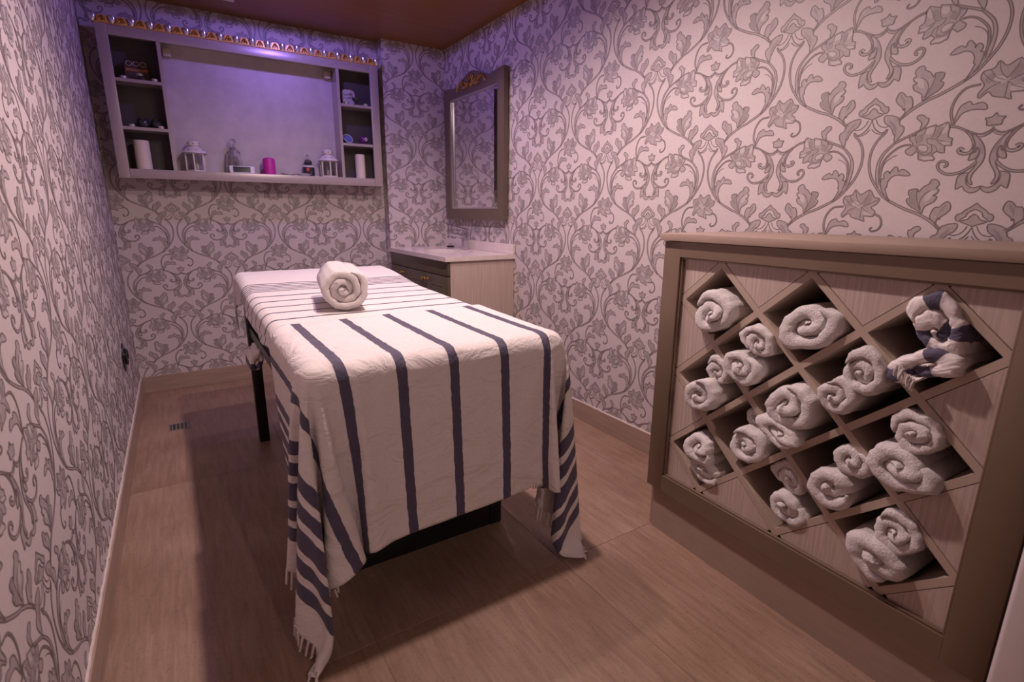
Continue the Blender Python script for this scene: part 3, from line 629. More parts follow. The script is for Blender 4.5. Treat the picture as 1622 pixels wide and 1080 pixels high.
# ------------------------------------------------------------------ towel cabinet with diagonal lattice
KX, KY, KA = 1.8224, -2.9818, .0426
_t = Vector((-math.sin(KA), -math.cos(KA), 0)); _nn = Vector((math.cos(KA), -math.sin(KA), 0)); _o = Vector((KX, KY, 0))
def TK(s, z, h): return _o+_t*s+_nn*h+Vector((0, 0, z))
kc = empty('towel_cabinet', TK(.535, 0, .25), 'low taupe cabinet with a diamond lattice front full of rolled towels', 'cabinet')
def kbox(name, s0, s1, z0, z1, h0, h1, mat, bev=.0, parent=None):
    bm = B(); nb = bmesh.new(); bmesh.ops.create_cube(nb, size=1)
    for v in nb.verts: v.co = Vector(((s0+s1)/2+v.co.x*(s1-s0), (z0+z1)/2+v.co.y*(z1-z0), (h0+h1)/2+v.co.z*(h1-h0)))
    if bev: bmesh.ops.bevel(nb, geom=nb.edges[:], offset=bev, segments=2, affect='EDGES', profile=.5)
    for v in nb.verts: v.co = TK(*v.co)
    bmesh.ops.recalc_face_normals(nb, faces=nb.faces[:]); merge(bm, nb)
    return finish(name, bm, mat, parent or kc, smooth=bool(bev))
S0, S1, ZB, ZT = -.004, 1.078, .188, 1.155
IS0, IS1, IZ0, IZ1 = .070, .992, .2545, 1.103
kbox('stile', S0, IS0, ZB, ZT, 0, .030, 'taupe_paint', .0015); kbox('stile', IS1, S1, ZB, ZT, 0, .030, 'taupe_paint', .0015)
kbox('top_rail', IS0+.0002, IS1-.0002, IZ1, ZT, .0002, .030, 'taupe_paint'); kbox('bottom_rail', IS0+.0002, IS1-.0002, ZB, IZ0, .0002, .030, 'taupe_paint')
for nm, a in (('bead', (IS0, IS0+.007, IZ0, IZ1)), ('bead', (IS1-.007, IS1, IZ0, IZ1)), ('bead', (IS0+.007, IS1-.007, IZ1-.007, IZ1)), ('bead', (IS0+.007, IS1-.007, IZ0, IZ0+.007))): kbox(nm, *a, .008, .0195, 'taupe_paint', .0022)
kbox('top_slab', S0-.014, S1+.01, ZT+.0025, 1.183, -.014, .50, 'plinth_wood', .002)
kbox('side_panel', S0+.002, S0+.020, 0, ZT, .0305, .49, 'plinth_wood'); kbox('side_panel', S1-.020, S1-.002, 0, ZT, .0305, .49, 'plinth_wood')
kbox('plinth', S0+.021, S1-.021, .0006, ZB-.001, .022, .040, 'plinth_wood'); kbox('back_panel', S0+.021, S1-.021, .05, ZT-.001, .44, .455, 'plinth_wood')
kbox('bottom_board', S0+.021, S1-.021, ZB+.002, ZB+.018, .041, .439, 'plinth_wood')
DS, DZ, NS, NZ = .151, .1375, .080, .267
def node(i, j): return np.array([NS+DS*i, NZ+DZ*j])
def board(p, q, h0, h1):
    d = q-p; L = np.hypot(*d); d = d/L; n_ = np.array([-d[1], d[0]])*.0098; p = p-d*.011; q = q+d*.011
    bm = B(); prism(bm, [tuple(p+n_), tuple(p-n_), tuple(q-n_), tuple(q+n_)], TK, h0, h1); finish('lattice_board', bm, 'lattice_wood', kc, smooth=False)
for c in (1, 3, 5, 7, 9, 11):
    a = (0, c) if c <= 6 else (c-6, 6); b = (c, 0) if c <= 6 else (6, c-6); board(node(*a), node(*b), .0200, .42)
for c in (-5, -3, -1, 1, 3, 5):
    a = (0, -c) if c < 0 else (c, 0); b = (6+c, 6) if c < 0 else (6, 6-c); board(node(*a), node(*b), .0206, .42)
def clip(poly, ax, val, keep):
    out = []
    for k in range(len(poly)):
        p, q = poly[k], poly[(k+1) % len(poly)]; ip = (p[ax]-val)*keep >= 0; iq = (q[ax]-val)*keep >= 0
        if ip: out.append(p)
        if ip != iq:
            t = (val-p[ax])/(q[ax]-p[ax]); out.append(tuple(np.array(p)+t*(np.array(q)-np.array(p))))
    return out
for i, j in [(0, 0), (0, 2), (0, 4), (0, 6), (2, 0), (4, 0), (2, 6), (4, 6), (6, 0), (6, 2), (6, 4), (6, 6)]:
    c = node(i, j); s = .885
    poly = [tuple(c+np.array(d)*s) for d in ((DS, 0), (0, DZ), (-DS, 0), (0, -DZ))]
    for ax, val, keep in ((0, IS0+.0005, 1), (0, IS1-.0005, -1), (1, IZ0+.0005, 1), (1, IZ1-.0005, -1)): poly = clip(poly, ax, val, keep)
    bm = B(); prism(bm, poly, TK, .0212, .029); finish('infill_panel', bm, 'light_wood', kc, smooth=False)

# ------------------------------------------------------------------ rolled towels
def roll_mesh(T, R, N, rx, rz, rot, length, seed, clampf=None, per=60, r_in=.08, lump=1.0, flat=0.):
    rnd = random.Random(seed); ph = [rnd.uniform(0, 6.28) for _ in range(6)]; off = Vector((rnd.uniform(0, 50), rnd.uniform(0, 50), 0))
    M_ = int(per*N); p = (1-r_in)/N; t = p*1.08; bm = B()
    uvl = None; tm = t*R
    hs = [0, .10*tm, .30*tm, .6*tm, 1.1*tm, 2.0*tm, 3.5*tm, length*.55, length]; tf = [.40, .70, .90, .99, 1, 1, 1, 1, 1]
    rows = []; arc = 0; arcs = []; prev = None
    cr, sr = math.cos(rot), math.sin(rot)
    for k in range(M_+1):
        th = 2*math.pi*N*k/M_; rc = r_in+p*(th/(2*math.pi))-p*.5*.0
        e = min(1, k/5, (M_-k)/7+.12)
        wob = 1+lump*(.05*math.sin(2*th+ph[0])+.035*math.sin(3*th+ph[1])+.03*math.sin(5.3*th+ph[2])+.02*math.sin(11*th+ph[5]))*min(1, rc*2)
        fx = 1+flat*(1-rc)*.8; fz = 1-flat*(1-rc)*.7
        hoff = .012*R/.075*math.sin(1.3*th+ph[3])*(1-rc)+.010*R/.075*(.5-rc)*math.sin(ph[4])
        row = []
        for h, f in zip(hs, tf):
            for sgn in (1, -1):
                rr = max(.004, (rc-p*.5)-t*.5*(1-e)*(1 if k > M_/2 else 0)+sgn*t*.5*f*e)*wob
                x = math.cos(th)*rr*rx*fx; z = math.sin(th)*rr*rz*fz
                x, z = x*cr-z*sr, x*sr+z*cr
                hh = h+hoff*(1-h/length)
                q = Vector((x*18, z*18, hh*9))+off
                nv = noise.noise_vector(q)*.0045*lump+noise.noise_vector(Vector((x*62, z*62, hh*62))+off)*.0026+noise.noise_vector(Vector((x*150, z*150, hh*150))+off)*.0013
                x += nv.x; z += nv.y; hh += nv.z*.7
                if clampf: x, z = clampf(x, z, hh)
                row.append(bm.verts.new(T(x, z, hh)))
        cen = (row[0].co+row[1].co)*.5
        if prev is not None: arc += (cen-prev).length
        prev = cen; arcs.append(arc); rows.append(row)
    uv = bm.loops.layers.uv.new('UVMap'); n = len(hs)
    def face(vs, us):
        f = bm.faces.new(vs)
        for lp, u in zip(f.loops, us): lp[uv].uv = u
    for k in range(M_):
        a, b = rows[k], rows[k+1]; u0, u1 = arcs[k], arcs[k+1]
        for i in range(n-1):
            face((a[2*i], b[2*i], b[2*i+2], a[2*i+2]), ((u0, hs[i]), (u1, hs[i]), (u1, hs[i+1]), (u0, hs[i+1])))
            face((a[2*i+3], b[2*i+3], b[2*i+1], a[2*i+1]), ((u0, hs[i+1]), (u1, hs[i+1]), (u1, hs[i]), (u0, hs[i])))
        face((a[1], b[1], b[0], a[0]), ((u0, 0), (u1, 0), (u1, 0), (u0, 0)))
        face((a[2*n-2], b[2*n-2], b[2*n-1], a[2*n-1]), ((u0, 0),)*4)
    for row in (rows[0], rows[-1]):
        for i in range(n-1): face((row[2*i], row[2*i+2], row[2*i+3], row[2*i+1]), ((0, 0),)*4)
    bmesh.ops.recalc_face_normals(bm, faces=bm.faces[:])
    return bm
# (cell i, j, ds, dz from cell centre, rx, rz, rotation, turns, forward, label)
TOW = [
 (1, 5, -.004, -.030, .080, .076, .5, 2.0, .034, 'single fat white towel roll in the topmost left lattice cell'),
 (2, 4, .022, .048, .052, .060, .9, 2.1, .020, 'upper white towel roll in the cell right of the single left roll'),
 (2, 4, -.028, -.040, .068, .062, -.6, 1.9, .030, 'lower white towel roll in the cell right of the single left roll'),
 (3, 5, .006, -.010, .096, .080, .35, 1.8, .012, 'large loosely rolled white towel alone in the top middle lattice cell'),
 (1, 3, .026, .050, .056, .054, 1.8, 1.8, .006, 'upper small towel roll in the middle left lattice cell'),
 (1, 3, -.020, -.045, .078, .066, .2, 1.9, .034, 'lower towel roll poking out of the middle left lattice cell'),
 (3, 3, -.004, .022, .082, .080, .9, 1.8, .040, 'big bulging white towel roll in the central lattice cell'),
 (3, 3, -.006, -.066, .086, .044, -.35, 1.6, .044, 'flattened folded towel under the bulging roll in the centre'),
 (4, 4, .026, .030, .060, .068, .4, 2.0, .028, 'upper white towel roll left of and below the striped bundle'),
 (4, 4, -.030, -.045, .050, .066, 1.2, 1.8, .032, 'drooping white towel roll below left of the striped bundle'),
 (2, 2, .018, .060, .050, .048, 1.2, 1.8, -.030, 'shaded towel roll tucked deep above another, left of centre'),
 (2, 2, .016, -.030, .078, .060, .1, 2.0, .012, 'plump towel roll below a shaded one, left of centre'),
 (1, 1, -.004, .034, .074, .064, .4, 1.6, .026, 'ring-shaped white towel roll in the lowest left lattice cell'),
 (1, 1, .020, -.050, .074, .048, -.2, 1.7, .010, 'squashed towel under the ring-shaped roll at lower left'),
 (3, 1, .014, .052, .050, .066, .8, 2.1, -.012, 'upper upright towel roll in the lowest middle lattice cell'),
 (3, 1, .024, -.032, .066, .056, -.4, 1.8, .010, 'lower towel roll in the lowest middle lattice cell'),
 (4, 2, .030, .060, .052, .056, 1.6, 1.6, .014, 'upper folded towel roll in the cell left of the lowest right pair'),
 (4, 2, .002, -.034, .076, .066, .5, 1.6, .024, 'lower folded towel roll resting in the cell below the drooping roll'),
 (5, 3, .014, .046, .062, .056, .3, 2.1, .016, 'upper white towel roll in the middle right lattice cell'),
 (5, 3, -.002, -.040, .086, .064, -.3, 1.8, .034, 'wide white towel roll at the bottom of the middle right lattice cell'),
 (5, 1, .012, .048, .062, .060, .2, 2.0, .016, 'upper white towel roll in the lowest right lattice cell'),
 (5, 1, -.004, -.040, .086, .066, -.5, 1.6, .036, 'wide folded white towel at the bottom of the lowest right cell'),
]
def cell_clamp(cs, cz):
    A_, B_ = DS-.0165, DZ-.0150; L = math.hypot(1/A_, 1/B_)
    def f(x, z, hh, fw=0):
        if hh < .012: k = max(0, min(1, (hh+.02)/.032))
        else: k = 1
        X, Z = x+cs, z+cz
        q = abs(X)/A_+abs(Z)/B_
        lim = 1+(1-k)*.35
        if q > lim:
            e = (q-lim)/L/L
            X -= math.copysign(e/A_, X); Z -= math.copysign(e/B_, Z)
        return X-cs, Z-cz
    return f
for k, (i, j, ds, dz, rx, rz, rot, N, fwd, lab) in enumerate(TOW):
    rx *= 1.14; rz *= 1.14; N *= 1.18
    c = node(i, j)+np.array([ds, dz]); cl = cell_clamp(ds, dz); h0 = .0195-fwd
    def T(x, z, h, c=c, h0=h0): return TK(c[0]+x, c[1]+z, h0+h)
    bm = roll_mesh(T, (rx+rz)/2, N, rx, rz, rot, .30, 100+k, clampf=lambda x, z, hh, cl=cl, h0=h0: cl(x, z, hh+h0-.02), flat=.25 if k % 3 == 0 else .05)
    o = finish('towel_roll', bm, 'terry', origin=TK(c[0], c[1]-rz, .02), angle=1.6); setp(o, lab, 'towel', 'white towels in the lattice cabinet')
# striped bundle in the top right cell
c = node(5, 5); sb = empty('striped_towel', TK(c[0]+.02, c[1]-.11, .1), 'navy and white striped cotton towel bundled in the top right lattice cell', 'towel')
for nm, ds, dz, rx, rz, rot, N, fwd, sd in (('upper_roll', .010, .040, .088, .080, 2.4, 2.1, .014, 301), ('lower_roll', .018, -.052, .098, .056, .25, 1.7, .030, 302)):
    cc = c+np.array([ds, dz]); cl = cell_clamp(ds, dz); h0 = .0195-fwd
    bm = roll_mesh(lambda x, z, h, cc=cc, h0=h0: TK(cc[0]+x, cc[1]+z, h0+h), .07, N, rx, rz, rot, .28, sd, clampf=lambda x, z, hh, cl=cl, h0=h0: cl(x, z, hh+h0-.02), lump=1.6, flat=.2)
    finish(nm, bm, 'striped_roll', sb, angle=1.6)
bm = B()
for k in range(26):
    s = c[0]-.040+.0016*k; p = TK(s, c[1]-.058-.0012*k+.006*random.random(), -.020-.006*random.random())
    P = [p+Vector((0, 0, -.008*q))+_nn*(-.002*q)+_t*random.uniform(-.003, .003) for q in range(4)]; tube(bm, P, .0022, 5, r1=.001)
fr = finish('fringe', bm, 'fringe_thread', sb); fr['kind'] = 'stuff'
# ------------------------------------------------------------------ wall unit
UF = -.17; UX0, UX1, UZ0, UZ1 = .080, 1.7515, 1.441, 2.302; IX0, IX1, IZa, IZb = .139, 1.6905, 1.498, 2.246
un = empty('wall_unit', ((UX0+UX1)/2, UF/2, UZ0), 'pewter framed wall unit with side shelves and egg-and-dart crown', 'shelf unit')
def ub(name, x0, x1, y0, y1, z0, z1, mat='pewter', bev=0., parent=None): return finish(name, box(B(), x0, x1, y0, y1, z0, z1, bev, 2), mat, parent or un, smooth=bool(bev))
ub('frame_stile', UX0, IX0, UF, UF+.022, UZ0, UZ1, bev=.003); ub('frame_stile', IX1, UX1, UF, UF+.022, UZ0, UZ1, bev=.003)
ub('frame_rail', IX0+.0002, IX1-.0002, UF+.0002, UF+.022, UZ0, IZa, bev=.003); ub('frame_rail', IX0+.0002, IX1-.0002, UF+.0002, UF+.022, IZb, UZ1, bev=.003)
ub('back_panel', UX0+.018, UX1-.018, -.018, -.0008, UZ0+.02, UZ1-.002, 'pewter_panel')
ub('side_board', UX0+.004, UX0+.020, UF+.0222, -.0185, UZ0+.004, UZ1-.004); ub('side_board', UX1-.020, UX1-.004, UF+.0222, -.0185, UZ0+.004, UZ1-.004)
ub('base_board', UX0+.0205, UX1-.0205, UF+.0222, -.0185, UZ0+.030, IZa-.0004); ub('top_board', UX0+.0205, UX1-.0205, UF+.0222, -.0185, UZ1-.030, UZ1-.004)
for x0 in (.372, 1.445): ub('divider', x0, x0+.020, UF+.006, -.0185, IZa, UZ1-.031)
for x0, x1 in ((UX0+.021, .3715), (1.4655, UX1-.021)):
    for z in (2.018, 1.746): ub('shelf', x0, x1, UF+.007, -.0185, z-.018, z)
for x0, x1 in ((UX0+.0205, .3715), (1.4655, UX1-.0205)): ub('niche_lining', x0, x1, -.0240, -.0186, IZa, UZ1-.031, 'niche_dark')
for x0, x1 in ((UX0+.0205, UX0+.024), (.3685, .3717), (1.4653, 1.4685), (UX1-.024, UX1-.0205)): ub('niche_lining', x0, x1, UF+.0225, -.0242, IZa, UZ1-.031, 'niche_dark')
for x in (.424, 1.411): ub('corner_block', x-.022, x+.022, -.060, -.0185, 2.196, 2.242, 'beige_block', .002)
# crown: cornice strip with alternating silver eggs and gold leaves
ub('crown_strip', UX0-.010, UX1+.008, UF-.006, UF+.03, UZ1+.0005, UZ1+.006, 'gold_dull', .001); ub('crown_back', UX0-.006, UX1+.004, UF+.004, UF+.03, UZ1+.011, UZ1+.042, 'pewter', .002)
NE = 19; cx0, cx1 = UX0-.004, UX1-.006
em = None; lm = None
for k in range(NE):
    x = cx0+(cx1-cx0)*k/(NE-1)+.0
    if em is None:
        bm = B(); lathe(bm, [(0, -.008), (.010, -.004), (.017, .008), (.0195, .022), (.018, .034), (0, .037)], x, UF-.002, UZ1+.010, 14, squash=.75); em = finish('egg', bm, 'silver', un); e0 = x
    else:
        c = em.copy(); COL.objects.link(c); c.location.x = em.location.x+(x-e0)
    if k < NE-1:
        xm = x+(cx1-cx0)/(NE-1)/2
        if lm is None:
            lm_root = finish('gold_leaf', prism(B(), [(xm-.029, UZ1+.0065), (xm-.026, UZ1+.020), (xm-.019, UZ1+.040), (xm-.006, UZ1+.043), (xm+.006, UZ1+.043), (xm+.019, UZ1+.040), (xm+.026, UZ1+.020), (xm+.029, UZ1+.0065)], lambda a, b, h: Vector((a, UF+.004-h, b)), 0, .010), 'gold_dull', un)
            bm = B()
            for s in (-1, 0, 1): tube(bm, [(xm+s*.004, UF-.008, UZ1+.038), (xm+s*.010, UF-.013, UZ1+.024), (xm+s*.016, UF-.012, UZ1+.0115)], .003, 6, r1=.0045)
            vein = finish('leaf_ribs', bm, 'gold', lm_root); lm = (lm_root, vein, xm)
        else:
            c = lm[0].copy(); COL.objects.link(c); c.location.x = lm[0].location.x+(xm-lm[2]); v = lm[1].copy(); COL.objects.link(v); v.parent = c
SH = IZa    # floor of the unit
def pillar(x, y, z, r, h, mat, name, label, dome=False):
    e = empty(name, (x, y, z), label, 'candle')
    pr = [(0, .0006), (r, .0006), (r, h-.012 if dome else h-.004)]+([(r*.92, h-.004), (r*.6, h+.002), (0, h+.004)] if dome else [(r-.003, h), (r*.6, h-.003), (0, h-.006)])
    finish('wax_body', lathe(B(), pr, x, y, z, 28), mat, e); finish('wick', tube(B(), [(x, y, z+h-.004), (x+.001, y, z+h+.004), (x+.003, y, z+h+.010)], .0012, 6), 'ink', e); return e
pillar(.217, -.095, SH, .043, .176, 'wax', 'pillar_candle', 'tall ivory pillar candle in the lower left niche of the wall unit')
pillar(1.602, -.098, SH, .037, .176, 'wax', 'pillar_candle', 'tall ivory pillar candle in the lower right niche of the wall unit')
pillar(.950, -.105, SH, .040, .112, 'pink_wax', 'pillar_candle', 'short magenta pillar candle in the middle of the wall unit', True)
def lantern(x, y, z, label, rot):
    e = empty('candle_lantern', (x, y, z), label, 'lantern', 'white candle lanterns'); R = .058; n = 6
    pt = [(x+R*math.cos(rot+k*math.pi/3), y+R*math.sin(rot+k*math.pi/3)) for k in range(n)]
    bm = B(); prism(bm, [(x+(R+.006)*math.cos(rot+k*math.pi/3), y+(R+.006)*math.sin(rot+k*math.pi/3)) for k in range(n)], lambda a, b, h: Vector((a, b, z+h)), .0006, .010); finish('base', bm, 'white_metal', e, smooth=False)
    for k in range(n):
        finish('post', box(B(), pt[k][0]-.004, pt[k][0]+.004, pt[k][1]-.004, pt[k][1]+.004, z+.0105, z+.108, .001), 'white_metal', e)
        a, b = Vector((*pt[k], 0)), Vector((*pt[(k+1) % n], 0)); m = (a+b)/2; d = (b-a).normalized(); L = (b-a).length/2-.005
        bm = B(); q = Vector((-d.y, d.x, 0))*.0006
        vs = [m-d*L-q, m+d*L-q, m+d*L+q, m-d*L+q]; prism(bm, [(v.x, v.y) for v in vs], lambda a_, b_, h: Vector((a_, b_, z+h)), .012, .106); finish('pane', bm, 'thin_glass', e, smooth=False)
    bm = B(); prism(bm, [(x+(R+.006)*math.cos(rot+k*math.pi/3), y+(R+.006)*math.sin(rot+k*math.pi/3)) for k in range(n)], lambda a, b, h: Vector((a, b, z+h)), .1085, .115); finish('upper_ring', bm, 'white_metal', e, smooth=False)
    rf = finish('roof', lathe(B(), [(.074, .1155), (.072, .120), (.062, .134), (.044, .148), (.030, .156), (.028, .160), (0, .1605)], x, y, z, 28), 'white_metal', e)
    cp = finish('cap', lathe(B(), [(.026, .1605), (.033, .166), (.036, .178), (.034, .188), (.024, .196), (.010, .199), (0, .1995)], x, y, z, 24), 'white_metal', e)
    for q in range(8):
        a = q*math.pi/4+.2; finish('star_hole', lathe(B(), [(0, .0), (.0042, .0), (.0042, .0012), (0, .0014)], 0, 0, 0, 8, mat=Matrix.Translation((x+.0600*math.cos(a), y+.0600*math.sin(a), z+.1360)) @ Matrix.Rotation(a, 4, 'Z') @ Matrix.Rotation(.75, 4, 'Y')), 'ink', rf)
    for q in range(5):
        a = q*2*math.pi/5+.9; finish('star_hole', lathe(B(), [(0, .0), (.004, .0), (.004, .0014), (0, .0016)], 0, 0, 0, 8, mat=Matrix.Translation((x+.0358*math.cos(a), y+.0358*math.sin(a), z+.178)) @ Matrix.Rotation(a, 4, 'Z') @ Matrix.Rotation(1.57, 4, 'Y')), 'ink', cp)
    finish('candle_cup', lathe(B(), [(0, .0105), (.024, .0105), (.027, .048), (.024, .048), (0, .040)], x, y, z, 20), 'silver', e)
lantern(.502, -.095, SH, 'white candle lantern beside the left divider of the wall unit', .35)
lantern(1.362, -.095, SH, 'white candle lantern beside the right divider of the wall unit', .52)
# glass decanter
e = empty('glass_decanter', (.735, -.075, SH), 'clear tapering glass decanter with stopper behind a white phone', 'decanter')
finish('bottle', lathe(B(), [(0, .0006), (.050, .0006), (.054, .006), (.052, .05), (.046, .11), (.038, .145), (.020, .160), (.015, .170), (.017, .178), (.012, .178), (.012, .166), (.034, .142), (.042, .108), (.048, .05), (.050, .010), (0, .008)], .735, -.075, SH, 36), 'thin_glass', e)
finish('stopper', lathe(B(), [(0, .166), (.010, .166), (.011, .182), (.008, .188), (.020, .200), (.022, .212), (.014, .226), (0, .230)], .735, -.075, SH, 24), 'glass', e)
finish('collar', tube(B(), [(.735+.0185*math.cos(a*math.pi/10), -.075+.0185*math.sin(a*math.pi/10), SH+.165) for a in range(21)], .003, 6), 'silver', e)
finish('charm', lathe(B(), [(0, 0), (.008, .003), (.010, .010), (0, .018)], .765, -.090, SH+.140, 12), 'silver', e)
# white phone propped on its long edge
e = empty('mobile_phone', (.772, -.140, SH), 'white phone propped on its long edge before the decanter', 'phone')
Rp = Matrix.Translation((.772, -.134, SH+.0008)) @ Matrix.Rotation(math.radians(-14), 4, 'X')
finish('case', box(B(), -.078, .078, -.004, .004, 0, .050, .0035, 3, rot=Rp), 'white_plastic', e); finish('screen', box(B(), -.056, .052, -.0048, -.0040, .006, .044, 0, rot=Rp), 'screen', e, smooth=False)
finish('home_button', lathe(B(), [(0, 0), (.006, 0), (.006, .0006), (0, .0008)], 0, 0, 0, 16, mat=Rp @ Matrix.Translation((.064, -.0042, .025)) @ Matrix.Rotation(math.pi/2, 4, 'X')), 'white_metal', e)
for x, lab in ((1.076, 'left of two small white saucers right of the magenta candle'), (1.182, 'right of two small white saucers, before the spice jar')):
    o = finish('saucer', lathe(B(), [(0, .002), (.030, .002), (.032, .0006), (.034, .0006), (.052, .014), (.053, .017), (.050, .016), (.033, .007), (0, .006)], x, -.088, SH, 32), 'ceramic'); setp(o, lab, 'saucer', 'small white saucers')
# jar with stopper
e = empty('glass_jar', (1.225, -.058, SH), 'squat dark glass jar with a clear stopper behind the saucers', 'jar')
finish('jar_body', lathe(B(), [(0, .0006), (.040, .0006), (.042, .006), (.042, .062), (.036, .078), (.026, .086), (.026, .096), (.030, .098), (.030, .104), (0, .104)], 1.225, -.058, SH, 28), 'smoke_glass', e)
finish('stopper', lathe(B(), [(.022, .1045), (.026, .110), (.018, .118), (.009, .124), (.013, .136), (.010, .150), (0, .160)], 1.225, -.058, SH, 20), 'glass', e)
finish('red_seal', lathe(B(), [(0, 0), (.012, 0), (.012, .002), (0, .003)], 0, 0, 0, 14, mat=Matrix.Translation((1.212, -.0986, SH+.050)) @ Matrix.Rotation(math.pi/2, 4, 'X')), 'red', e)
finish('neck_label', lathe(B(), [(.0425, .066), (.0425, .072), (.0375, .0785)], 1.225, -.058, SH, 28), 'white_metal', e)
# tea lights
def tealight(x, y, z, label):
    e = empty('tea_light', (x, y, z), label, 'tea light', 'tea lights on the side shelves')
    finish('cup', lathe(B(), [(0, .0006), (.0185, .0006), (.019, .015), (.0178, .015), (.0175, .003), (0, .003)], x, y, z, 20), 'silver', e); finish('wax_fill', lathe(B(), [(0, .0035), (.0172, .0035), (.0170, .012), (0, .0125)], x, y, z, 20), 'ceramic', e)
Z1, Z2 = 2.018, 1.746
tealight(.182, -.140, Z1, 'tea light left of the leaning picture on the top left shelf'); tealight(.338, -.145, Z1, 'tea light right of the leaning picture on the top left shelf')
tealight(.186, -.140, Z2, 'tea light before the dark bowls at the left, lower left shelf'); tealight(.336, -.145, Z2, 'tea light before the dark bowls at the right, lower left shelf')
tealight(1.512, -.142, Z1, 'tea light left of the small pot on the top right shelf'); tealight(1.655, -.140, Z1, 'tea light at the right end of the top right shelf')
# leaning picture, top left
e = empty('leaning_picture', (.252, -.05, Z1), 'small dark picture panel leaning on the top left shelf', 'picture')
Rp = Matrix.Translation((.252, -.095, Z1+.0008)) @ Matrix.Rotation(math.radians(-20), 4, 'X')
finish('board', box(B(), -.062, .062, -.004, .004, 0, .120, .002, 2, rot=Rp), 'card_dark', e); finish('orange_band', box(B(), -.055, .055, -.0049, -.0041, .062, .080, rot=Rp), 'card_orange', e, smooth=False)
finish('pale_motif', box(B(), -.005, .030, -.0049, -.0041, .034, .050, rot=Rp), 'card_light', e, smooth=False)
for k in range(3): finish('top_scroll', tube(B(), [Rp @ Vector((-.036+.036*k+.015*math.cos(a), -.004, .112+.015*math.sin(a))) for a in np.linspace(0, 6.28, 15)], .0022, 5), 'card_light', e)
e = empty('small_figurine', (.262, -.138, Z1), 'small dark pewter trinket before the leaning picture', 'trinket')
finish('foot', lathe(B(), [(0, .0006), (.018, .0006), (.010, .010), (.006, .018), (0, .02)], .262, -.138, Z1, 16), 'smoke_glass', e); finish('bowl', lathe(B(), [(0, .018), (.020, .024), (.026, .036), (.022, .036), (0, .026)], .262, -.138, Z1, 18), 'steel', e)
# dark glass bowls, lower left shelf
for x, lab in ((.246, 'left of two dark glass tea light bowls on the lower left shelf'), (.318, 'right of two dark glass tea light bowls on the lower left shelf')):
    e = empty('glass_bowl', (x, -.095, Z2), lab, 'bowl', 'dark glass tea light bowls')
    finish('bowl', lathe(B(), [(0, .0006), (.014, .0006), (.030, .012), (.036, .030), (.031, .050), (.020, .060), (.018, .058), (.028, .048), (.032, .030), (.026, .014), (0, .006)], x, -.095, Z2, 24), 'smoke_glass', e)
    finish('rim', tube(B(), [(x+.019*math.cos(a), -.095+.019*math.sin(a), Z2+.0600) for a in np.linspace(0, 6.28, 20)], .0018, 6), 'chrome', e)
# plaque and pot, top right shelf
e = empty('stone_plaque', (1.555, -.05, Z1), 'cream plaque with a dark ink drawing on the top right shelf', 'plaque')
Rp = Matrix.Translation((1.553, -.080, Z1+.0008)) @ Matrix.Rotation(math.radians(-14), 4, 'X')
pl = [(-.048, 0), (.048, 0), (.048, .095), (.040, .112), (.020, .120), (-.020, .120), (-.040, .112), (-.048, .095)]
bm = B(); prism(bm, pl, lambda a, b, h: Rp @ Vector((a, h-.005, b)), 0, .010); finish('slab', bm, 'card_light', e, smooth=False)
bm = B(); rq = random.Random(3)
for k in range(9):
    a = -.028+.056*rq.random(); b = .058+.035*rq.random(); P = [Rp @ Vector((a+.010*q*rq.uniform(-1, 1), -.0056, b+.008*q*rq.uniform(-.6, 1))) for q in range(4)]; tube(bm, P, .0014, 4)
tube(bm, [Rp @ Vector((-.035+.007*q, -.0056, .056+.002*math.sin(q*2))) for q in range(11)], .0014, 4); finish('ink_drawing', bm, 'ink', e)
e = empty('small_pot', (1.584, -.138, Z1), 'small dark footed pot before the cream plaque', 'pot')
finish('foot', lathe(B(), [(0, .0006), (.020, .0006), (.021, .004), (.007, .012), (.007, .022), (0, .022)], 1.584, -.138, Z1, 18), 'smoke_glass', e); finish('cup', lathe(B(), [(0, .0222), (.014, .024), (.026, .036), (.028, .050), (.024, .050), (.020, .036), (0, .030)], 1.584, -.138, Z1, 20), 'smoke_glass', e)
# lower right shelf: blue bowl on its side, violet ball candle
e = empty('blue_dish', (1.518, -.09, Z2), 'small blue patterned dish tilted up on the lower right shelf', 'dish')
T = Matrix.Translation((1.518, -.095, Z2+.034)) @ Matrix.Rotation(math.radians(60), 4, 'X') @ Matrix.Rotation(.2, 4, 'Y')
finish('bowl', lathe(B(), [(0, -.010), (.016, -.010), (.030, -.002), (.037, .010), (.034, .010), (.026, .001), (0, -.004)], 0, 0, 0, 28, mat=T), 'blue_glaze', e)
finish('white_rim', tube(B(), [T @ Vector((.0355*math.cos(a), .0355*math.sin(a), .0105)) for a in np.linspace(0, 6.2832, 30)], .0018, 6), 'ceramic', e)
e = empty('ball_candle', (1.638, -.105, Z2), 'round violet ball candle with a white curl on the lower right shelf', 'candle')
finish('ball', lathe(B(), [(0, .0006)]+[(.033*math.sin(a), .033-.033*math.cos(a)+.0006) for a in np.linspace(.25, 2.9, 14)]+[(0, .0664)], 1.638, -.105, Z2, 28), 'violet_glaze', e)
cc = Vector((1.638, -.105, Z2+.0336)); P = []
for a in np.linspace(0, 8.5, 34):
    r = .004+.0013*a; d = Vector((r*math.cos(a)+.008, -1*.033, r*math.sin(a)+.004)).normalized()*.0338; P.append(cc+d)
finish('white_curl', tube(B(), P, .0022, 6), 'ceramic', e)
rq = random.Random(5); bm = B()
for k in range(34):
    d = Vector((rq.uniform(-1, 1), -rq.random(), rq.uniform(-1, 1))).normalized()
    if (d.x-.25)**2+(d.z-.1)**2 < .14: continue
    lathe(bm, [(0, -.001), (.0014, 0), (0, .0014)], 0, 0, 0, 6, mat=Matrix.Translation(cc+d*.0332))
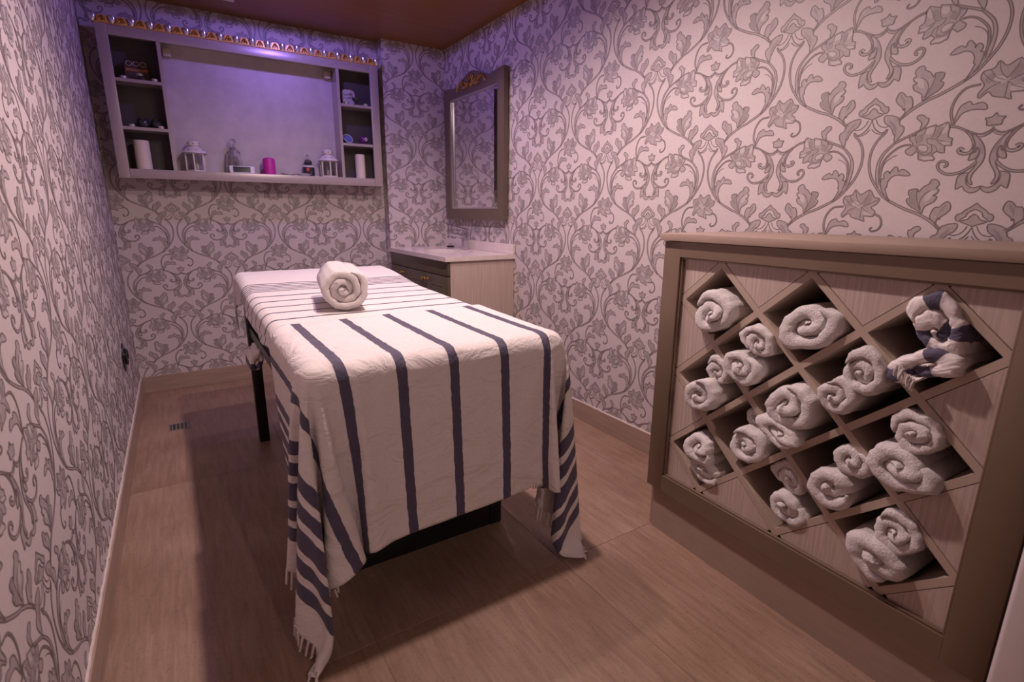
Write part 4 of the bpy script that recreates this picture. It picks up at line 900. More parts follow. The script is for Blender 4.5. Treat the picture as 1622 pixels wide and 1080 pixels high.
finish('white_specks', bm, 'ceramic', e)
# ------------------------------------------------------------------ cloths on the massage table
def sheet():
    """thin-striped cotton sheet: flat on the pad, rolled over the side edges"""
    r = .046; drop = .055; NY = 130
    prof = []                      # (x offset from edge outward, dz, arc)
    def sec(y):
        zc = ztop(y)+.001; e = .004; P = []
        back = max(0, (y-(TYB-.05))/.05); wv = .010*math.sin(y*9)+.006*math.sin(y*23+1)
        dl = drop+.07*max(0, min(1, (y+1.45)/.35))+wv; dr_ = drop+wv*.6
        L = []
        for k in range(8): L.append((TXL-e-.004-.006*math.sin(k*.9+y*14)*(1-k/8), zc-r-dl*(1-k/8)))
        for k in range(1, 9): a = math.pi/2*k/9; L.append((TXL-e+r-r*math.cos(a), zc-r+r*math.sin(a)))
        n = 34
        for k in range(n+1): L.append((TXL-e+r+(TXR-TXL+2*e-2*r)*k/n, zc))
        for k in range(1, 9): a = math.pi/2*k/9; L.append((TXR+e-r+r*math.sin(a), zc-r+r*math.cos(a)))
        for k in range(1, 9): L.append((TXR+e+.004, zc-r-dr_*k/8))
        return L
    bm = B(); uv = None; rows = []; us = []
    ys = list(np.linspace(-2.78, TYB-.012, NY)); arc = []
    for y in ys: rows.append([(x, y, z) for x, z in sec(y)]); arc.append(y)
    rr = .042; yb = TYB+.006
    base = sec(TYB)
    for k in range(1, 8):
        a = math.pi/2*k/7; rows.append([(x, yb-.038+rr*math.sin(a), z-rr*(1-math.cos(a))) for x, z in base]); arc.append(arc[-1]+.005)
    for k in range(1, 7): rows.append([(x, yb+.005+.003*math.sin(x*20), z-rr-.022*k) for x, z in base]); arc.append(arc[-1]+.022)
    V = [[bm.verts.new(p) for p in r_] for r_ in rows]; uv = bm.loops.layers.uv.new('UVMap')
    ar = [0]; b0 = rows[NY//2]
    for k in range(1, len(b0)): ar.append(ar[-1]+math.hypot(b0[k][0]-b0[k-1][0], b0[k][2]-b0[k-1][2]))
    for j in range(len(V)-1):
        for i in range(len(V[0])-1):
            f = bm.faces.new((V[j][i], V[j][i+1], V[j+1][i+1], V[j+1][i]))
            for lp, (jj, ii) in zip(f.loops, ((j, i), (j, i+1), (j+1, i+1), (j+1, i))): lp[uv].uv = (ar[ii], arc[jj])
    for v in bm.verts:
        q = noise.noise(v.co*6)*.0022+noise.noise(v.co*17)*.0008; v.co.z += q*.8+.001
    bmesh.ops.recalc_face_normals(bm, faces=bm.faces[:])
    o = finish('cotton_sheet', bm, 'sheet_cotton', origin=((TXL+TXR)/2, -1.9, ztop(-1.9)), angle=3.1)
    md = o.modifiers.new('thickness', 'SOLIDIFY'); md.thickness = .0022; md.offset = -1
    setp(o, 'white cotton sheet with thin navy cross stripes covering the table head', 'sheet')
sheet()
NA, NB = 113, 57
# settled shape of the throw in 0.5 mm steps, row by row, each value relative to its left neighbour
CLOTH = [1150,0,-4,2,-4,-3,-2,-3,-2,-2,-1,-2,-2,-1,-2,-1,-2,-1,-1,-1,-2,-1,0,-1,-1,-1,-2,-2,0,0,0,0,7,20,31,36,37,38,37,37,37,37,37,37,37,37,37,37,37,37,37,37,37,37,38,37,37,37,37,37,37,37,37,37,37,37,37,37,37,37,37,37,37,37,37,37,38,37,39,34,25,13,2,0,0,0,-1,-1,-1,-2,0,-2,0,-1,-1,-1,-2,-1,-1,-1,-1,0,-1,-1,-1,-2,-1,-4,1,-1,1,-5,-1,
1155,-6,-1,-3,-4,0,-2,-2,-2,-3,-3,-2,-1,-2,-1,-2,-1,-2,-2,-2,-1,-1,-1,-2,0,0,0,-1,0,0,0,0,7,21,31,36,38,37,37,37,37,37,37,37,37,37,37,37,37,38,37,37,37,37,37,37,37,37,37,37,37,37,37,37,37,37,37,37,37,37,37,37,37,37,37,38,37,37,38,34,26,12,2,0,0,0,1,-2,-1,-1,-2,1,-3,-2,-1,0,0,-2,-2,-1,-1,-2,-2,-3,1,0,-4,3,-5,-2,-4,1,-2,
1149,4,-8,-1,-2,-6,-1,-1,-1,-1,2,-6,-1,-1,-1,-2,-2,-1,-2,0,-2,0,-2,-1,-1,-1,-1,-2,0,0,0,-1,8,22,31,36,38,37,37,37,37,37,37,37,37,38,37,37,37,37,37,37,37,37,37,37,37,37,37,37,37,37,37,37,37,37,37,37,37,37,37,37,38,37,37,37,37,37,38,34,26,11,2,0,0,0,-1,-1,-1,-1,-1,-2,1,2,-4,-2,-2,-2,-1,-3,-1,-2,0,-1,-2,-3,1,-2,-2,-2,-3,-3,-3,
1146,0,-1,-2,0,-5,-1,-3,-3,-2,-2,0,-2,-3,1,-3,-1,-1,0,-2,0,-2,-1,-1,-1,-1,-2,0,-1,1,0,0,8,22,31,36,38,37,37,37,38,37,37,37,37,37,37,37,37,37,37,37,37,37,37,37,37,37,37,37,37,37,37,37,37,37,37,38,37,37,37,37,37,37,37,37,37,37,38,33,26,11,2,0,0,0,-1,-1,-1,0,4,-6,-1,-2,0,0,-2,-1,-1,-3,-3,-2,3,-6,-2,-2,-1,-2,-2,-3,-2,-2,-1,
1149,-1,-3,-2,-2,-2,-4,-1,-1,-3,-2,-1,-2,-1,-3,0,-1,0,-5,0,-5,3,-2,1,-1,-1,0,-2,0,0,0,0,9,21,32,37,37,37,38,37,37,37,37,37,37,37,37,37,37,37,37,37,37,37,37,37,37,37,37,37,37,37,37,38,37,37,37,37,37,37,37,37,37,37,37,37,37,37,38,33,26,11,1,0,0,0,-1,-1,-1,-2,-1,-1,-1,-2,-2,0,-1,-1,-1,0,-1,-3,-4,1,-2,0,-3,-2,-1,-2,0,-3,-5,
1146,-4,-1,-3,-2,-2,-1,-1,-3,-1,0,-2,1,-3,-1,-2,-2,-2,0,-2,0,-1,0,-2,-1,-1,-2,0,0,0,0,0,9,22,32,37,37,38,37,37,37,37,37,37,37,37,37,37,37,37,37,37,37,37,37,37,37,37,38,37,37,37,37,37,37,37,37,37,37,37,37,37,37,37,37,37,37,38,37,33,25,11,1,0,0,0,0,-1,-2,-1,-2,-1,-1,-1,-1,-1,-1,1,-3,-4,-1,1,-1,-3,-1,-5,1,-1,-5,0,0,-2,-2,
1140,-1,0,0,-3,-1,-4,-1,0,-6,2,-2,-2,-1,-1,-1,-1,-1,-1,-1,-1,-1,-1,-2,-1,3,-3,-1,-2,1,1,0,10,23,32,36,38,37,37,37,37,37,37,37,37,37,37,37,37,37,37,37,37,37,38,37,37,37,37,37,37,37,37,37,37,37,37,37,37,37,37,37,37,37,37,37,38,37,37,33,24,11,1,0,0,0,-4,1,0,-1,1,-3,-1,-1,-2,-1,-1,-3,-1,1,-5,-1,-1,-1,-1,-1,-5,-1,0,0,-5,-2,2,
1136,6,-2,-5,2,-5,0,-1,-3,-1,-3,-2,-2,0,-1,-2,-1,-3,-1,1,0,-1,0,-1,-1,-1,0,-1,0,0,0,0,10,23,32,37,38,37,37,37,37,37,37,37,37,37,37,37,37,38,37,37,37,37,37,37,37,37,37,37,37,37,37,37,37,37,37,37,37,37,37,37,37,37,37,38,37,37,38,32,24,10,1,0,0,0,3,-5,2,-2,-3,1,-3,-1,-1,-2,-1,-1,-2,-3,0,-1,-3,-1,-2,-3,1,-2,-2,-3,0,-3,0,
1138,-1,-3,0,-3,0,-2,-3,-3,1,0,-4,3,-2,-2,-1,-1,-1,-1,-1,-1,-1,0,-1,-1,0,-1,-1,0,0,0,0,10,24,32,38,37,37,37,37,37,37,37,37,38,37,37,37,37,37,37,37,37,37,37,37,37,37,37,37,37,37,37,37,37,37,37,37,37,37,37,37,38,37,37,37,37,37,38,32,23,11,0,0,0,0,-2,1,-2,-2,0,-2,-1,0,-4,1,-2,-3,1,1,-3,-3,1,-2,1,-4,-2,-2,-2,-1,-3,-2,-3,
1136,3,-3,-3,-2,-2,1,-2,-2,-1,0,0,-5,-1,0,0,-1,-2,-1,0,1,-3,1,-4,-1,0,-2,1,0,0,0,0,11,24,33,37,37,37,37,37,38,37,37,37,37,37,37,37,37,37,37,37,37,37,37,37,37,37,37,37,37,37,37,37,37,37,37,38,37,37,37,37,37,37,37,37,37,38,36,34,23,9,0,0,0,0,0,-2,-1,-1,-2,0,0,-1,0,-3,0,-1,-2,-5,1,0,-4,0,-1,0,-2,-2,-2,-5,1,-4,2,
1135,0,-2,-1,-1,0,-3,-2,-1,-1,-1,-1,-3,2,-6,1,-2,0,0,-2,0,0,-1,0,0,-1,1,-3,0,0,-1,2,11,24,33,37,37,37,38,37,37,37,37,37,37,37,37,37,37,37,37,37,37,37,37,37,37,37,37,37,37,37,38,37,37,37,37,37,37,37,37,37,37,37,37,37,37,38,37,33,22,9,0,1,-1,0,-2,1,-1,0,0,-2,-1,-2,-1,-1,-3,1,-1,0,-1,-2,-2,-2,-2,-2,-3,0,-1,-2,-4,0,-2,
1135,0,-4,-3,0,-1,-1,-1,-2,-1,-1,-3,3,-2,-1,-1,-2,-1,-1,3,-5,-1,0,-2,0,0,-2,1,0,0,0,2,11,25,33,37,37,38,37,37,37,37,37,37,37,37,37,37,37,37,37,37,37,37,37,37,37,37,38,37,37,37,37,37,37,37,37,37,37,37,37,37,37,37,37,37,37,38,37,33,21,11,-2,0,3,0,-2,-2,-1,-2,0,-1,0,-1,-1,0,0,-3,-1,-2,-1,-1,-1,-1,-1,-2,-3,-2,-1,-3,3,-6,1,
1131,3,-3,-2,-1,-1,-2,-2,2,-5,-2,2,-3,0,-2,-1,3,-3,0,-1,-1,-1,0,0,-3,1,0,-1,0,0,-1,2,12,25,33,37,38,37,37,37,37,37,37,37,37,37,37,37,37,37,37,37,37,38,37,37,37,37,37,37,37,37,37,37,37,37,37,37,37,37,37,37,37,37,37,37,37,38,37,32,21,10,-1,1,-1,0,0,0,0,1,-3,0,-1,-1,-2,-3,1,-2,0,-1,-4,0,0,-1,-1,-2,1,-3,-3,-2,-4,2,0,
1136,-4,-1,-1,-1,0,-1,-2,-3,-1,-1,-1,0,-1,-1,-1,-3,2,-2,0,-1,-1,-1,-1,1,-1,-1,-1,0,0,-1,2,12,26,33,38,37,37,37,37,37,37,37,37,37,37,37,37,37,38,37,37,37,37,37,37,37,37,37,37,37,37,37,37,37,37,37,37,37,37,37,37,37,37,37,37,38,37,37,32,20,10,-1,0,1,-1,0,-1,0,0,0,0,-1,-1,-1,-1,-1,-1,1,-4,0,1,-3,-4,0,0,0,-3,-1,-4,-1,-1,-4,
1133,2,-7,2,-1,-3,1,-5,1,-1,-2,-1,-2,0,0,-1,0,-1,-1,-1,-1,-1,0,-1,0,-1,0,-1,0,0,-1,2,12,27,33,38,37,37,37,37,37,37,37,37,38,37,37,37,37,37,37,37,37,37,37,37,37,37,37,37,37,37,37,37,37,37,37,37,37,37,37,38,37,37,37,37,37,37,37,31,21,9,-1,0,0,0,0,-2,-1,0,-1,-1,0,0,-1,0,-1,-1,-3,2,-1,-2,-2,3,-3,-2,-1,-2,-3,2,-2,-2,1,
1135,-5,1,-3,-1,-1,-2,-1,0,-1,-1,-1,-1,0,-2,-1,-2,-2,0,0,-1,-1,0,-1,-1,-1,-2,0,0,1,1,2,13,27,34,37,37,37,37,37,38,37,37,37,37,37,37,37,37,37,37,37,37,37,37,37,37,37,37,37,37,37,37,37,37,37,37,38,37,37,37,37,37,37,37,37,37,37,36,32,20,9,-1,1,2,-1,-1,0,-1,-1,-1,0,-1,0,0,-1,1,-3,0,-2,-1,-2,-2,-1,3,-4,-1,-2,0,-3,1,-4,2,
1133,3,-3,-2,1,-3,-3,-4,-1,0,0,-1,-1,-2,-2,0,-1,0,-1,-2,1,-1,-2,-1,1,0,-1,0,0,0,-1,3,13,27,34,37,38,37,37,37,37,37,37,37,37,37,37,37,37,37,37,37,37,37,37,37,37,37,37,37,37,37,38,37,37,37,37,37,37,37,37,37,37,37,37,37,37,37,36,31,20,8,0,0,0,0,0,0,0,-1,0,-1,-1,0,-1,-1,-2,1,0,-2,0,0,1,-6,-3,2,-1,0,-1,-1,-1,-2,1,
1138,0,-3,-1,-2,-3,1,-2,-2,1,-4,-3,-1,0,-2,-1,-1,-1,0,-1,-1,-1,0,0,0,-2,-2,-1,-1,3,0,1,15,27,34,38,37,37,37,37,37,37,37,37,37,37,37,37,37,37,37,37,37,37,37,37,37,37,38,37,37,37,37,37,37,37,37,37,37,37,37,37,37,37,37,37,37,37,36,31,20,7,0,0,1,1,0,-3,0,0,0,-1,0,-1,0,-2,1,0,-2,3,-5,-1,-1,-2,1,0,-2,-1,-1,-1,0,-1,0,
1141,-2,0,-2,-2,-1,-3,-1,-2,-3,-2,-1,0,-6,6,-8,0,-1,-1,-2,-3,1,0,-1,0,1,-1,1,-4,-1,0,7,16,26,34,38,37,37,37,37,37,37,37,37,37,37,37,37,37,37,37,37,37,38,37,37,37,37,37,37,37,37,37,37,37,37,37,37,37,37,37,37,37,37,37,37,37,38,35,31,19,7,0,0,0,0,0,-1,0,-1,0,0,-1,1,-1,1,-2,-1,-1,0,0,0,-2,-1,0,-4,-1,-1,2,1,-5,3,0,
1147,-1,-2,-1,-1,-1,-2,-2,-1,-3,0,-7,-2,0,-4,-2,-2,-3,-1,-2,-2,0,1,-1,-3,1,0,-2,3,1,-1,3,16,27,35,37,37,37,37,37,37,37,37,37,37,37,37,37,37,38,37,37,37,37,37,37,37,37,37,37,37,37,37,37,37,37,37,37,37,37,37,37,37,37,37,37,38,37,36,30,19,7,-1,0,0,0,0,-1,0,0,0,-1,1,-1,-1,-2,0,1,-1,-1,-1,-1,0,-2,-1,0,0,0,2,-2,0,1,-2,
1152,-1,-1,-1,-1,-1,0,-2,-2,-3,-2,-2,-3,-3,-2,-1,-2,-1,-5,-4,-3,-3,-2,-3,5,-3,1,0,1,0,-1,3,16,28,35,37,37,37,37,37,37,37,37,37,38,37,37,37,37,37,37,37,37,37,37,37,37,37,37,37,37,37,37,37,37,37,37,37,37,37,37,38,37,37,37,37,37,37,36,29,20,8,3,0,1,-1,-1,0,-2,-1,-1,0,-4,1,0,-1,1,-2,0,-1,-1,0,-2,0,4,-4,1,0,-1,1,1,0,-1,
1137,1,2,1,0,1,1,1,-1,-1,-1,-1,-2,-1,-2,-3,-3,-2,-3,-2,-3,-3,-3,-4,-3,-4,-1,-2,-1,1,2,8,18,27,35,38,37,37,37,37,38,37,37,37,37,37,37,37,37,37,37,37,37,37,37,37,37,37,37,37,37,37,37,37,37,37,37,38,37,37,37,37,37,37,37,37,37,37,36,29,20,5,0,-1,4,1,-2,-1,0,-1,-1,-1,1,-2,-1,0,0,-1,0,0,0,-1,4,-2,1,0,0,0,1,0,1,1,1,
1102,1,1,2,1,1,1,-2,2,2,2,2,1,2,1,2,0,1,0,0,0,-1,-1,-1,-2,-3,-2,-4,-4,-4,-4,15,16,27,36,37,38,37,38,37,37,37,37,37,37,37,37,37,37,37,37,37,37,37,37,37,37,37,37,37,37,37,38,37,37,37,37,37,37,37,37,37,37,37,37,37,38,37,36,29,18,6,0,3,-4,-2,0,-1,-2,0,0,0,-1,1,1,0,0,2,1,1,2,3,-3,3,-3,2,1,1,-1,6,-4,0,6,
1064,0,2,1,1,1,1,1,1,2,2,2,1,2,2,1,2,1,2,1,2,1,2,3,2,2,2,2,2,0,-2,-4,22,30,36,37,38,37,37,37,38,37,37,37,37,37,37,38,37,37,37,37,37,37,37,37,37,37,38,37,37,37,37,37,37,37,37,37,37,37,37,37,37,37,37,38,37,38,36,30,18,4,0,-2,-1,-1,-1,0,1,1,1,1,1,1,0,1,0,1,2,1,2,1,1,1,2,1,1,2,2,1,2,3,-2,
1025,1,1,1,1,1,1,2,2,2,1,2,1,2,2,1,2,1,2,1,2,0,3,2,2,2,3,2,4,8,9,20,15,27,37,40,37,37,37,38,37,37,38,37,37,37,38,37,37,37,37,37,37,37,37,38,37,37,37,37,37,37,37,37,37,37,37,38,37,37,37,37,38,37,37,37,38,38,35,31,13,3,0,2,3,4,2,3,2,2,2,1,2,1,2,2,1,1,1,1,1,0,1,1,2,1,1,2,2,1,2,2,1,
990,2,5,-4,1,0,1,3,3,2,2,3,2,3,2,3,4,3,3,4,5,4,6,6,6,7,7,6,18,7,4,-1,14,26,35,48,35,37,38,37,38,37,38,37,37,37,38,37,37,37,37,37,37,37,38,37,37,37,37,37,37,37,37,37,38,37,37,37,37,37,38,37,38,37,37,38,38,40,37,27,23,13,6,6,5,4,3,3,2,2,1,1,2,1,1,0,1,1,1,1,1,0,1,1,0,1,1,1,1,1,2,1,3,
958,4,4,6,6,9,15,-1,2,3,3,3,4,5,5,5,7,7,7,7,8,7,8,8,6,7,5,0,0,-8,7,1,13,24,36,49,36,38,37,38,37,37,38,37,37,38,37,37,37,37,37,37,38,37,37,37,37,37,37,37,37,37,37,38,37,37,37,37,37,38,37,37,38,37,38,37,36,45,38,23,14,21,8,9,8,8,9,5,6,4,4,3,3,2,2,1,2,1,1,1,0,1,1,0,1,0,1,1,0,0,2,2,4,
973,7,8,7,10,0,4,6,6,6,8,6,8,7,7,6,7,7,7,7,8,7,7,5,3,-1,-8,-10,-5,7,-9,16,10,22,37,42,40,38,37,37,38,37,37,37,38,37,37,37,37,37,37,37,37,38,37,37,37,37,37,37,37,38,37,37,37,37,37,37,37,38,37,37,38,37,38,37,33,49,40,23,11,-3,0,3,7,8,8,9,9,8,9,9,8,7,7,7,5,5,5,4,3,3,3,2,2,2,2,1,2,1,1,1,0,
1004,7,8,6,8,7,7,7,6,7,7,6,7,6,8,7,5,9,7,6,5,3,1,-2,-3,-5,-7,-9,-9,-18,22,6,15,29,33,38,38,37,37,37,37,37,37,37,37,37,37,37,37,37,37,38,37,37,37,37,37,37,37,38,37,37,37,37,37,37,37,37,37,37,38,37,37,37,38,37,33,48,37,22,12,0,2,5,-7,-7,0,5,10,10,9,8,6,7,8,8,8,8,8,8,8,7,7,7,5,6,5,5,4,5,4,4,4,
1043,7,7,7,6,7,7,6,7,7,6,6,7,8,8,8,6,4,3,0,-3,-5,-7,-10,-12,-12,-14,-9,-5,16,12,29,5,27,31,37,37,36,37,36,36,37,37,36,38,37,37,36,38,37,37,37,37,37,37,37,37,38,37,37,37,37,37,37,37,37,37,37,37,37,37,37,37,37,36,37,35,43,34,25,5,5,21,-11,-6,-7,-7,-4,-1,4,7,9,9,10,8,7,5,7,7,7,7,8,8,8,8,7,8,7,7,5,6,-1,10,
1080,7,7,6,7,6,6,7,7,7,8,7,7,5,4,2,-2,-4,-6,-10,-11,-13,-13,-13,-12,-10,-4,5,16,17,24,-7,32,13,33,37,37,36,37,34,34,37,37,37,37,37,37,37,37,37,37,37,37,37,37,37,38,37,37,37,37,37,37,37,37,37,37,37,37,37,37,36,37,37,34,34,37,39,31,24,24,6,3,19,-5,-13,-12,-11,-8,-7,-2,1,5,7,8,10,9,9,7,7,7,6,7,7,9,3,6,7,6,8,8,8,10,
1117,6,6,7,7,7,7,7,7,7,4,2,0,-2,-6,-8,-10,-13,-13,-14,-14,-13,-12,-9,-4,3,11,17,20,20,-16,25,15,25,27,37,36,37,37,31,33,37,37,37,37,37,37,37,37,37,37,37,37,37,38,37,37,37,37,37,37,37,37,37,37,37,37,37,37,37,37,37,37,35,35,33,29,37,36,30,1,29,8,7,15,-1,-10,-13,-15,-11,-11,-9,-6,-2,1,5,7,9,9,10,8,8,8,4,4,7,7,9,6,9,8,4,8,
1154,6,7,8,7,5,5,2,-1,-11,7,-5,-9,-11,-14,-14,-14,-13,-14,-13,-12,-8,-4,2,8,14,17,23,13,-18,14,27,8,33,19,36,37,36,37,29,32,37,37,37,37,37,37,37,37,37,37,37,37,38,37,37,37,37,37,37,37,37,37,37,37,37,37,37,37,37,37,37,37,36,35,23,30,34,37,26,24,-10,26,15,11,13,4,-6,-11,-14,-15,-14,-12,-11,-9,-5,-2,2,4,7,9,9,9,9,8,6,3,6,11,8,6,8,6,
1192,6,7,5,2,0,-4,-5,-8,-10,-14,-15,-14,-14,-14,-14,-14,-13,-11,-9,-5,2,7,12,15,17,25,7,-19,5,32,6,19,35,11,36,37,37,36,27,32,36,37,37,37,37,37,37,37,37,37,38,37,37,37,37,37,37,37,37,37,37,37,37,37,38,37,36,37,37,37,37,36,37,36,16,37,22,35,31,32,0,-15,24,19,15,14,9,-1,-7,-13,-15,-15,-15,-13,-13,-11,-8,-4,-2,1,5,6,9,10,8,8,4,8,8,10,7,7,
1226,3,-2,-5,-8,-10,-12,-14,-15,-14,-14,-15,-13,-15,-14,-13,-11,-9,-6,1,6,12,13,15,20,24,2,-20,-1,27,23,-1,28,32,6,37,36,37,36,24,32,36,37,37,37,37,37,38,37,37,37,37,37,37,37,37,37,37,37,37,38,36,37,37,38,37,37,37,37,36,37,38,36,35,38,11,36,14,36,31,31,25,-19,-14,23,22,17,16,13,4,-3,-10,-13,-15,-15,-15,-15,-14,-13,-10,-8,-4,-2,2,4,6,8,10,10,9,7,8,8,
1238,-11,-13,-14,-14,-15,-15,-13,-16,-14,-14,-15,-13,-13,-11,-9,-5,-1,4,10,13,14,15,22,23,-4,-19,-6,22,31,-1,11,33,29,1,37,37,36,35,23,32,35,38,37,37,37,37,37,37,37,37,37,37,37,37,37,37,37,38,37,37,37,37,37,37,37,37,37,37,37,37,37,36,36,36,8,35,7,34,32,29,34,6,-27,-13,23,22,20,18,15,10,1,-6,-10,-14,-15,-16,-15,-16,-15,-13,-13,-9,-8,-4,-2,2,5,6,9,9,10,10,
1209,-14,-15,-16,-14,-14,-15,-14,-15,-15,-14,-13,-10,-9,-6,-2,3,8,13,15,14,16,23,19,-7,-19,-9,17,31,17,-6,19,36,23,-1,36,37,37,32,22,33,35,37,37,37,37,37,37,37,37,37,37,37,37,37,37,38,37,37,37,37,37,37,37,37,37,37,37,37,37,37,37,37,35,36,4,33,8,24,33,30,35,25,-12,-30,-12,23,23,21,19,18,13,6,-1,-8,-11,-14,-15,-16,-16,-15,-16,-16,-12,-12,-10,-6,-4,-1,2,3,8,9,
1174,-15,-15,-14,-15,-15,-15,-14,-14,-13,-11,-8,-6,-3,1,7,12,15,15,13,17,24,14,-9,-19,-12,12,30,27,3,-5,28,35,17,-1,36,37,36,31,20,36,32,37,37,37,37,37,37,37,37,37,37,38,37,37,37,37,37,37,37,37,37,37,37,37,37,37,37,37,37,37,37,37,35,35,3,30,19,4,32,31,35,32,10,-23,-30,-10,22,23,22,21,19,16,11,3,-5,-8,-12,-15,-15,-16,-15,-16,-16,-16,-14,-14,-12,-7,-6,4,-7,2,
1138,-15,-14,-15,-15,-15,-14,-14,-11,-6,-7,-4,1,5,11,14,18,15,11,17,25,8,-10,-18,-15,8,26,31,15,-12,10,33,34,11,-2,36,37,37,29,19,35,33,36,37,37,37,37,37,37,37,38,37,37,37,37,37,37,37,37,37,37,37,37,37,37,37,37,37,37,37,37,37,36,36,34,1,28,24,-2,23,32,35,34,26,-6,-29,-29,-10,22,23,23,22,20,19,13,8,0,-6,-9,-14,-14,-16,-15,-16,-16,-16,-16,-16,-15,-13,-12,-6,-6,
1102,-14,-16,-14,-14,-13,-12,-9,1,-9,-2,4,10,14,17,18,13,10,18,24,3,-10,-18,-15,2,24,31,25,-1,-12,21,36,31,-1,5,36,36,37,26,20,34,33,36,37,37,37,37,38,37,37,37,37,37,37,37,37,37,37,37,37,37,37,37,38,36,37,38,37,37,37,36,37,36,37,32,0,25,28,-2,12,31,33,36,32,12,-18,-30,-29,-8,21,23,24,22,21,20,17,11,5,-3,-7,-10,-14,-15,-15,-16,-16,-16,-16,-16,-16,-16,-15,-15,
1067,-15,-14,-13,-12,-10,-6,-1,-4,3,9,13,17,19,16,11,9,20,22,-1,-12,-17,-16,-1,20,30,30,11,-15,1,29,35,29,-8,7,36,37,35,24,20,34,33,37,37,37,37,37,37,37,37,37,37,37,37,37,37,37,37,37,37,38,37,37,37,37,37,37,37,37,37,37,36,36,37,31,-1,22,32,-3,6,25,33,35,35,26,-2,-27,-29,-28,-7,20,24,23,22,22,22,19,14,9,2,-4,-9,-11,-14,-16,-16,-15,-15,-17,-17,-17,-15,-17,
1032,-13,-13,-9,-8,-3,4,-4,8,13,15,18,20,14,7,11,22,18,-5,-11,-17,-15,-6,16,29,32,20,-3,-17,13,34,34,26,-13,9,36,36,34,18,24,35,33,36,37,37,37,37,37,37,37,37,37,37,37,37,37,37,38,37,37,37,37,37,37,37,37,37,37,37,37,37,37,36,37,29,-2,20,34,4,-6,19,32,35,35,32,15,-14,-29,-30,-26,-6,18,24,23,21,23,23,21,17,12,6,0,-6,-10,-12,-14,-16,-16,-16,-17,-16,-16,-17,
1000,-10,-3,-10,-1,2,5,13,15,18,20,18,11,4,13,24,13,-8,-10,-17,-16,-8,12,28,31,28,7,-18,-6,24,36,30,24,-17,11,35,36,33,16,25,35,32,37,36,37,37,37,37,37,37,37,37,37,37,38,37,37,37,37,37,37,37,37,37,37,37,37,37,37,37,37,37,36,37,27,-2,17,36,9,-9,9,29,34,35,35,26,3,-23,-30,-29,-26,-5,17,24,23,22,23,22,22,20,15,10,3,-2,-7,-11,-13,-15,-16,-17,-15,-17,-17,
972,-5,-1,2,6,11,16,17,20,19,15,8,3,15,25,9,-10,-8,-19,-16,-9,7,25,31,31,18,-8,-20,6,31,36,24,27,-22,11,35,37,30,14,26,36,31,37,36,37,37,37,37,37,37,37,38,37,37,37,37,37,37,37,37,37,37,37,37,37,37,37,37,37,37,37,37,36,37,25,-1,14,37,11,-4,-4,24,33,36,35,32,18,-10,-28,-29,-29,-25,-4,15,24,23,22,22,23,23,22,18,14,7,0,-4,-8,-12,-14,-16,-16,-16,-17,
959,7,-1,10,15,18,20,18,18,12,4,4,19,24,4,-11,-11,-18,-14,-11,4,22,31,31,26,3,-17,-17,20,34,35,28,17,-22,11,35,36,28,12,28,35,32,36,37,36,38,37,37,37,37,37,37,37,37,37,37,37,37,37,37,37,37,37,37,38,37,36,38,37,37,36,37,37,37,22,-1,13,37,14,-7,-6,17,31,35,36,34,27,7,-20,-29,-29,-29,-24,-4,15,23,23,22,22,23,23,24,19,17,11,5,-2,-5,-9,-13,-17,-15,-17,
956,8,15,18,19,19,19,16,8,2,6,21,23,-1,-11,-12,-15,-17,-10,0,18,30,32,30,12,-14,-23,3,28,35,34,28,12,-24,11,35,36,26,10,29,35,32,36,37,37,37,37,37,37,37,37,37,37,37,37,37,37,37,37,37,37,37,38,37,37,37,37,37,37,37,37,36,37,37,20,-1,11,37,18,-9,-7,9,28,36,34,35,32,21,-6,-26,-29,-29,-29,-22,-4,13,23,23,22,22,23,22,24,22,19,15,9,2,-2,-7,-11,-16,-16,
969,18,19,16,20,18,15,6,1,7,22,21,-4,-12,-13,-13,-16,-14,-1,15,28,31,31,23,-6,-23,-14,15,32,36,33,29,6,-25,10,36,34,23,11,29,36,32,35,37,37,37,37,37,37,37,37,37,37,37,37,37,38,37,37,37,37,37,37,37,37,37,37,37,37,37,37,36,37,37,18,0,10,35,21,-5,-13,4,23,34,35,34,35,29,9,-16,-29,-28,-28,-30,-21,-4,13,22,24,22,20,24,23,23,23,21,17,14,5,0,-2,-11,-14,
996,18,17,19,17,13,4,0,7,25,17,-6,-14,-13,-11,-16,-15,-4,11,27,31,32,28,6,-22,-20,-2,24,34,33,35,29,0,-24,9,35,34,21,9,30,36,33,35,36,37,37,37,37,37,37,37,37,37,38,37,37,37,37,37,37,37,37,37,37,37,37,37,37,37,37,37,36,37,37,15,0,10,34,23,-2,-14,-3,17,32,36,34,34,34,21,-1,-23,-30,-28,-28,-29,-20,-4,11,22,24,21,21,23,23,24,23,22,20,17,9,-3,6,-7,
1021,13,20,17,14,5,-2,6,26,13,-5,-14,-12,-13,-18,-14,-7,6,26,31,31,31,20,-22,-20,-12,9,30,36,34,32,28,-5,-23,7,36,32,18,9,32,36,32,35,36,37,37,37,37,37,37,38,37,37,37,37,37,37,37,37,37,37,37,37,37,37,37,37,37,37,37,37,36,37,37,11,2,10,32,25,0,-13,-8,10,29,35,34,35,34,30,12,-11,-28,-30,-27,-28,-28,-20,-2,9,21,24,22,20,22,24,23,24,23,21,20,14,5,4,
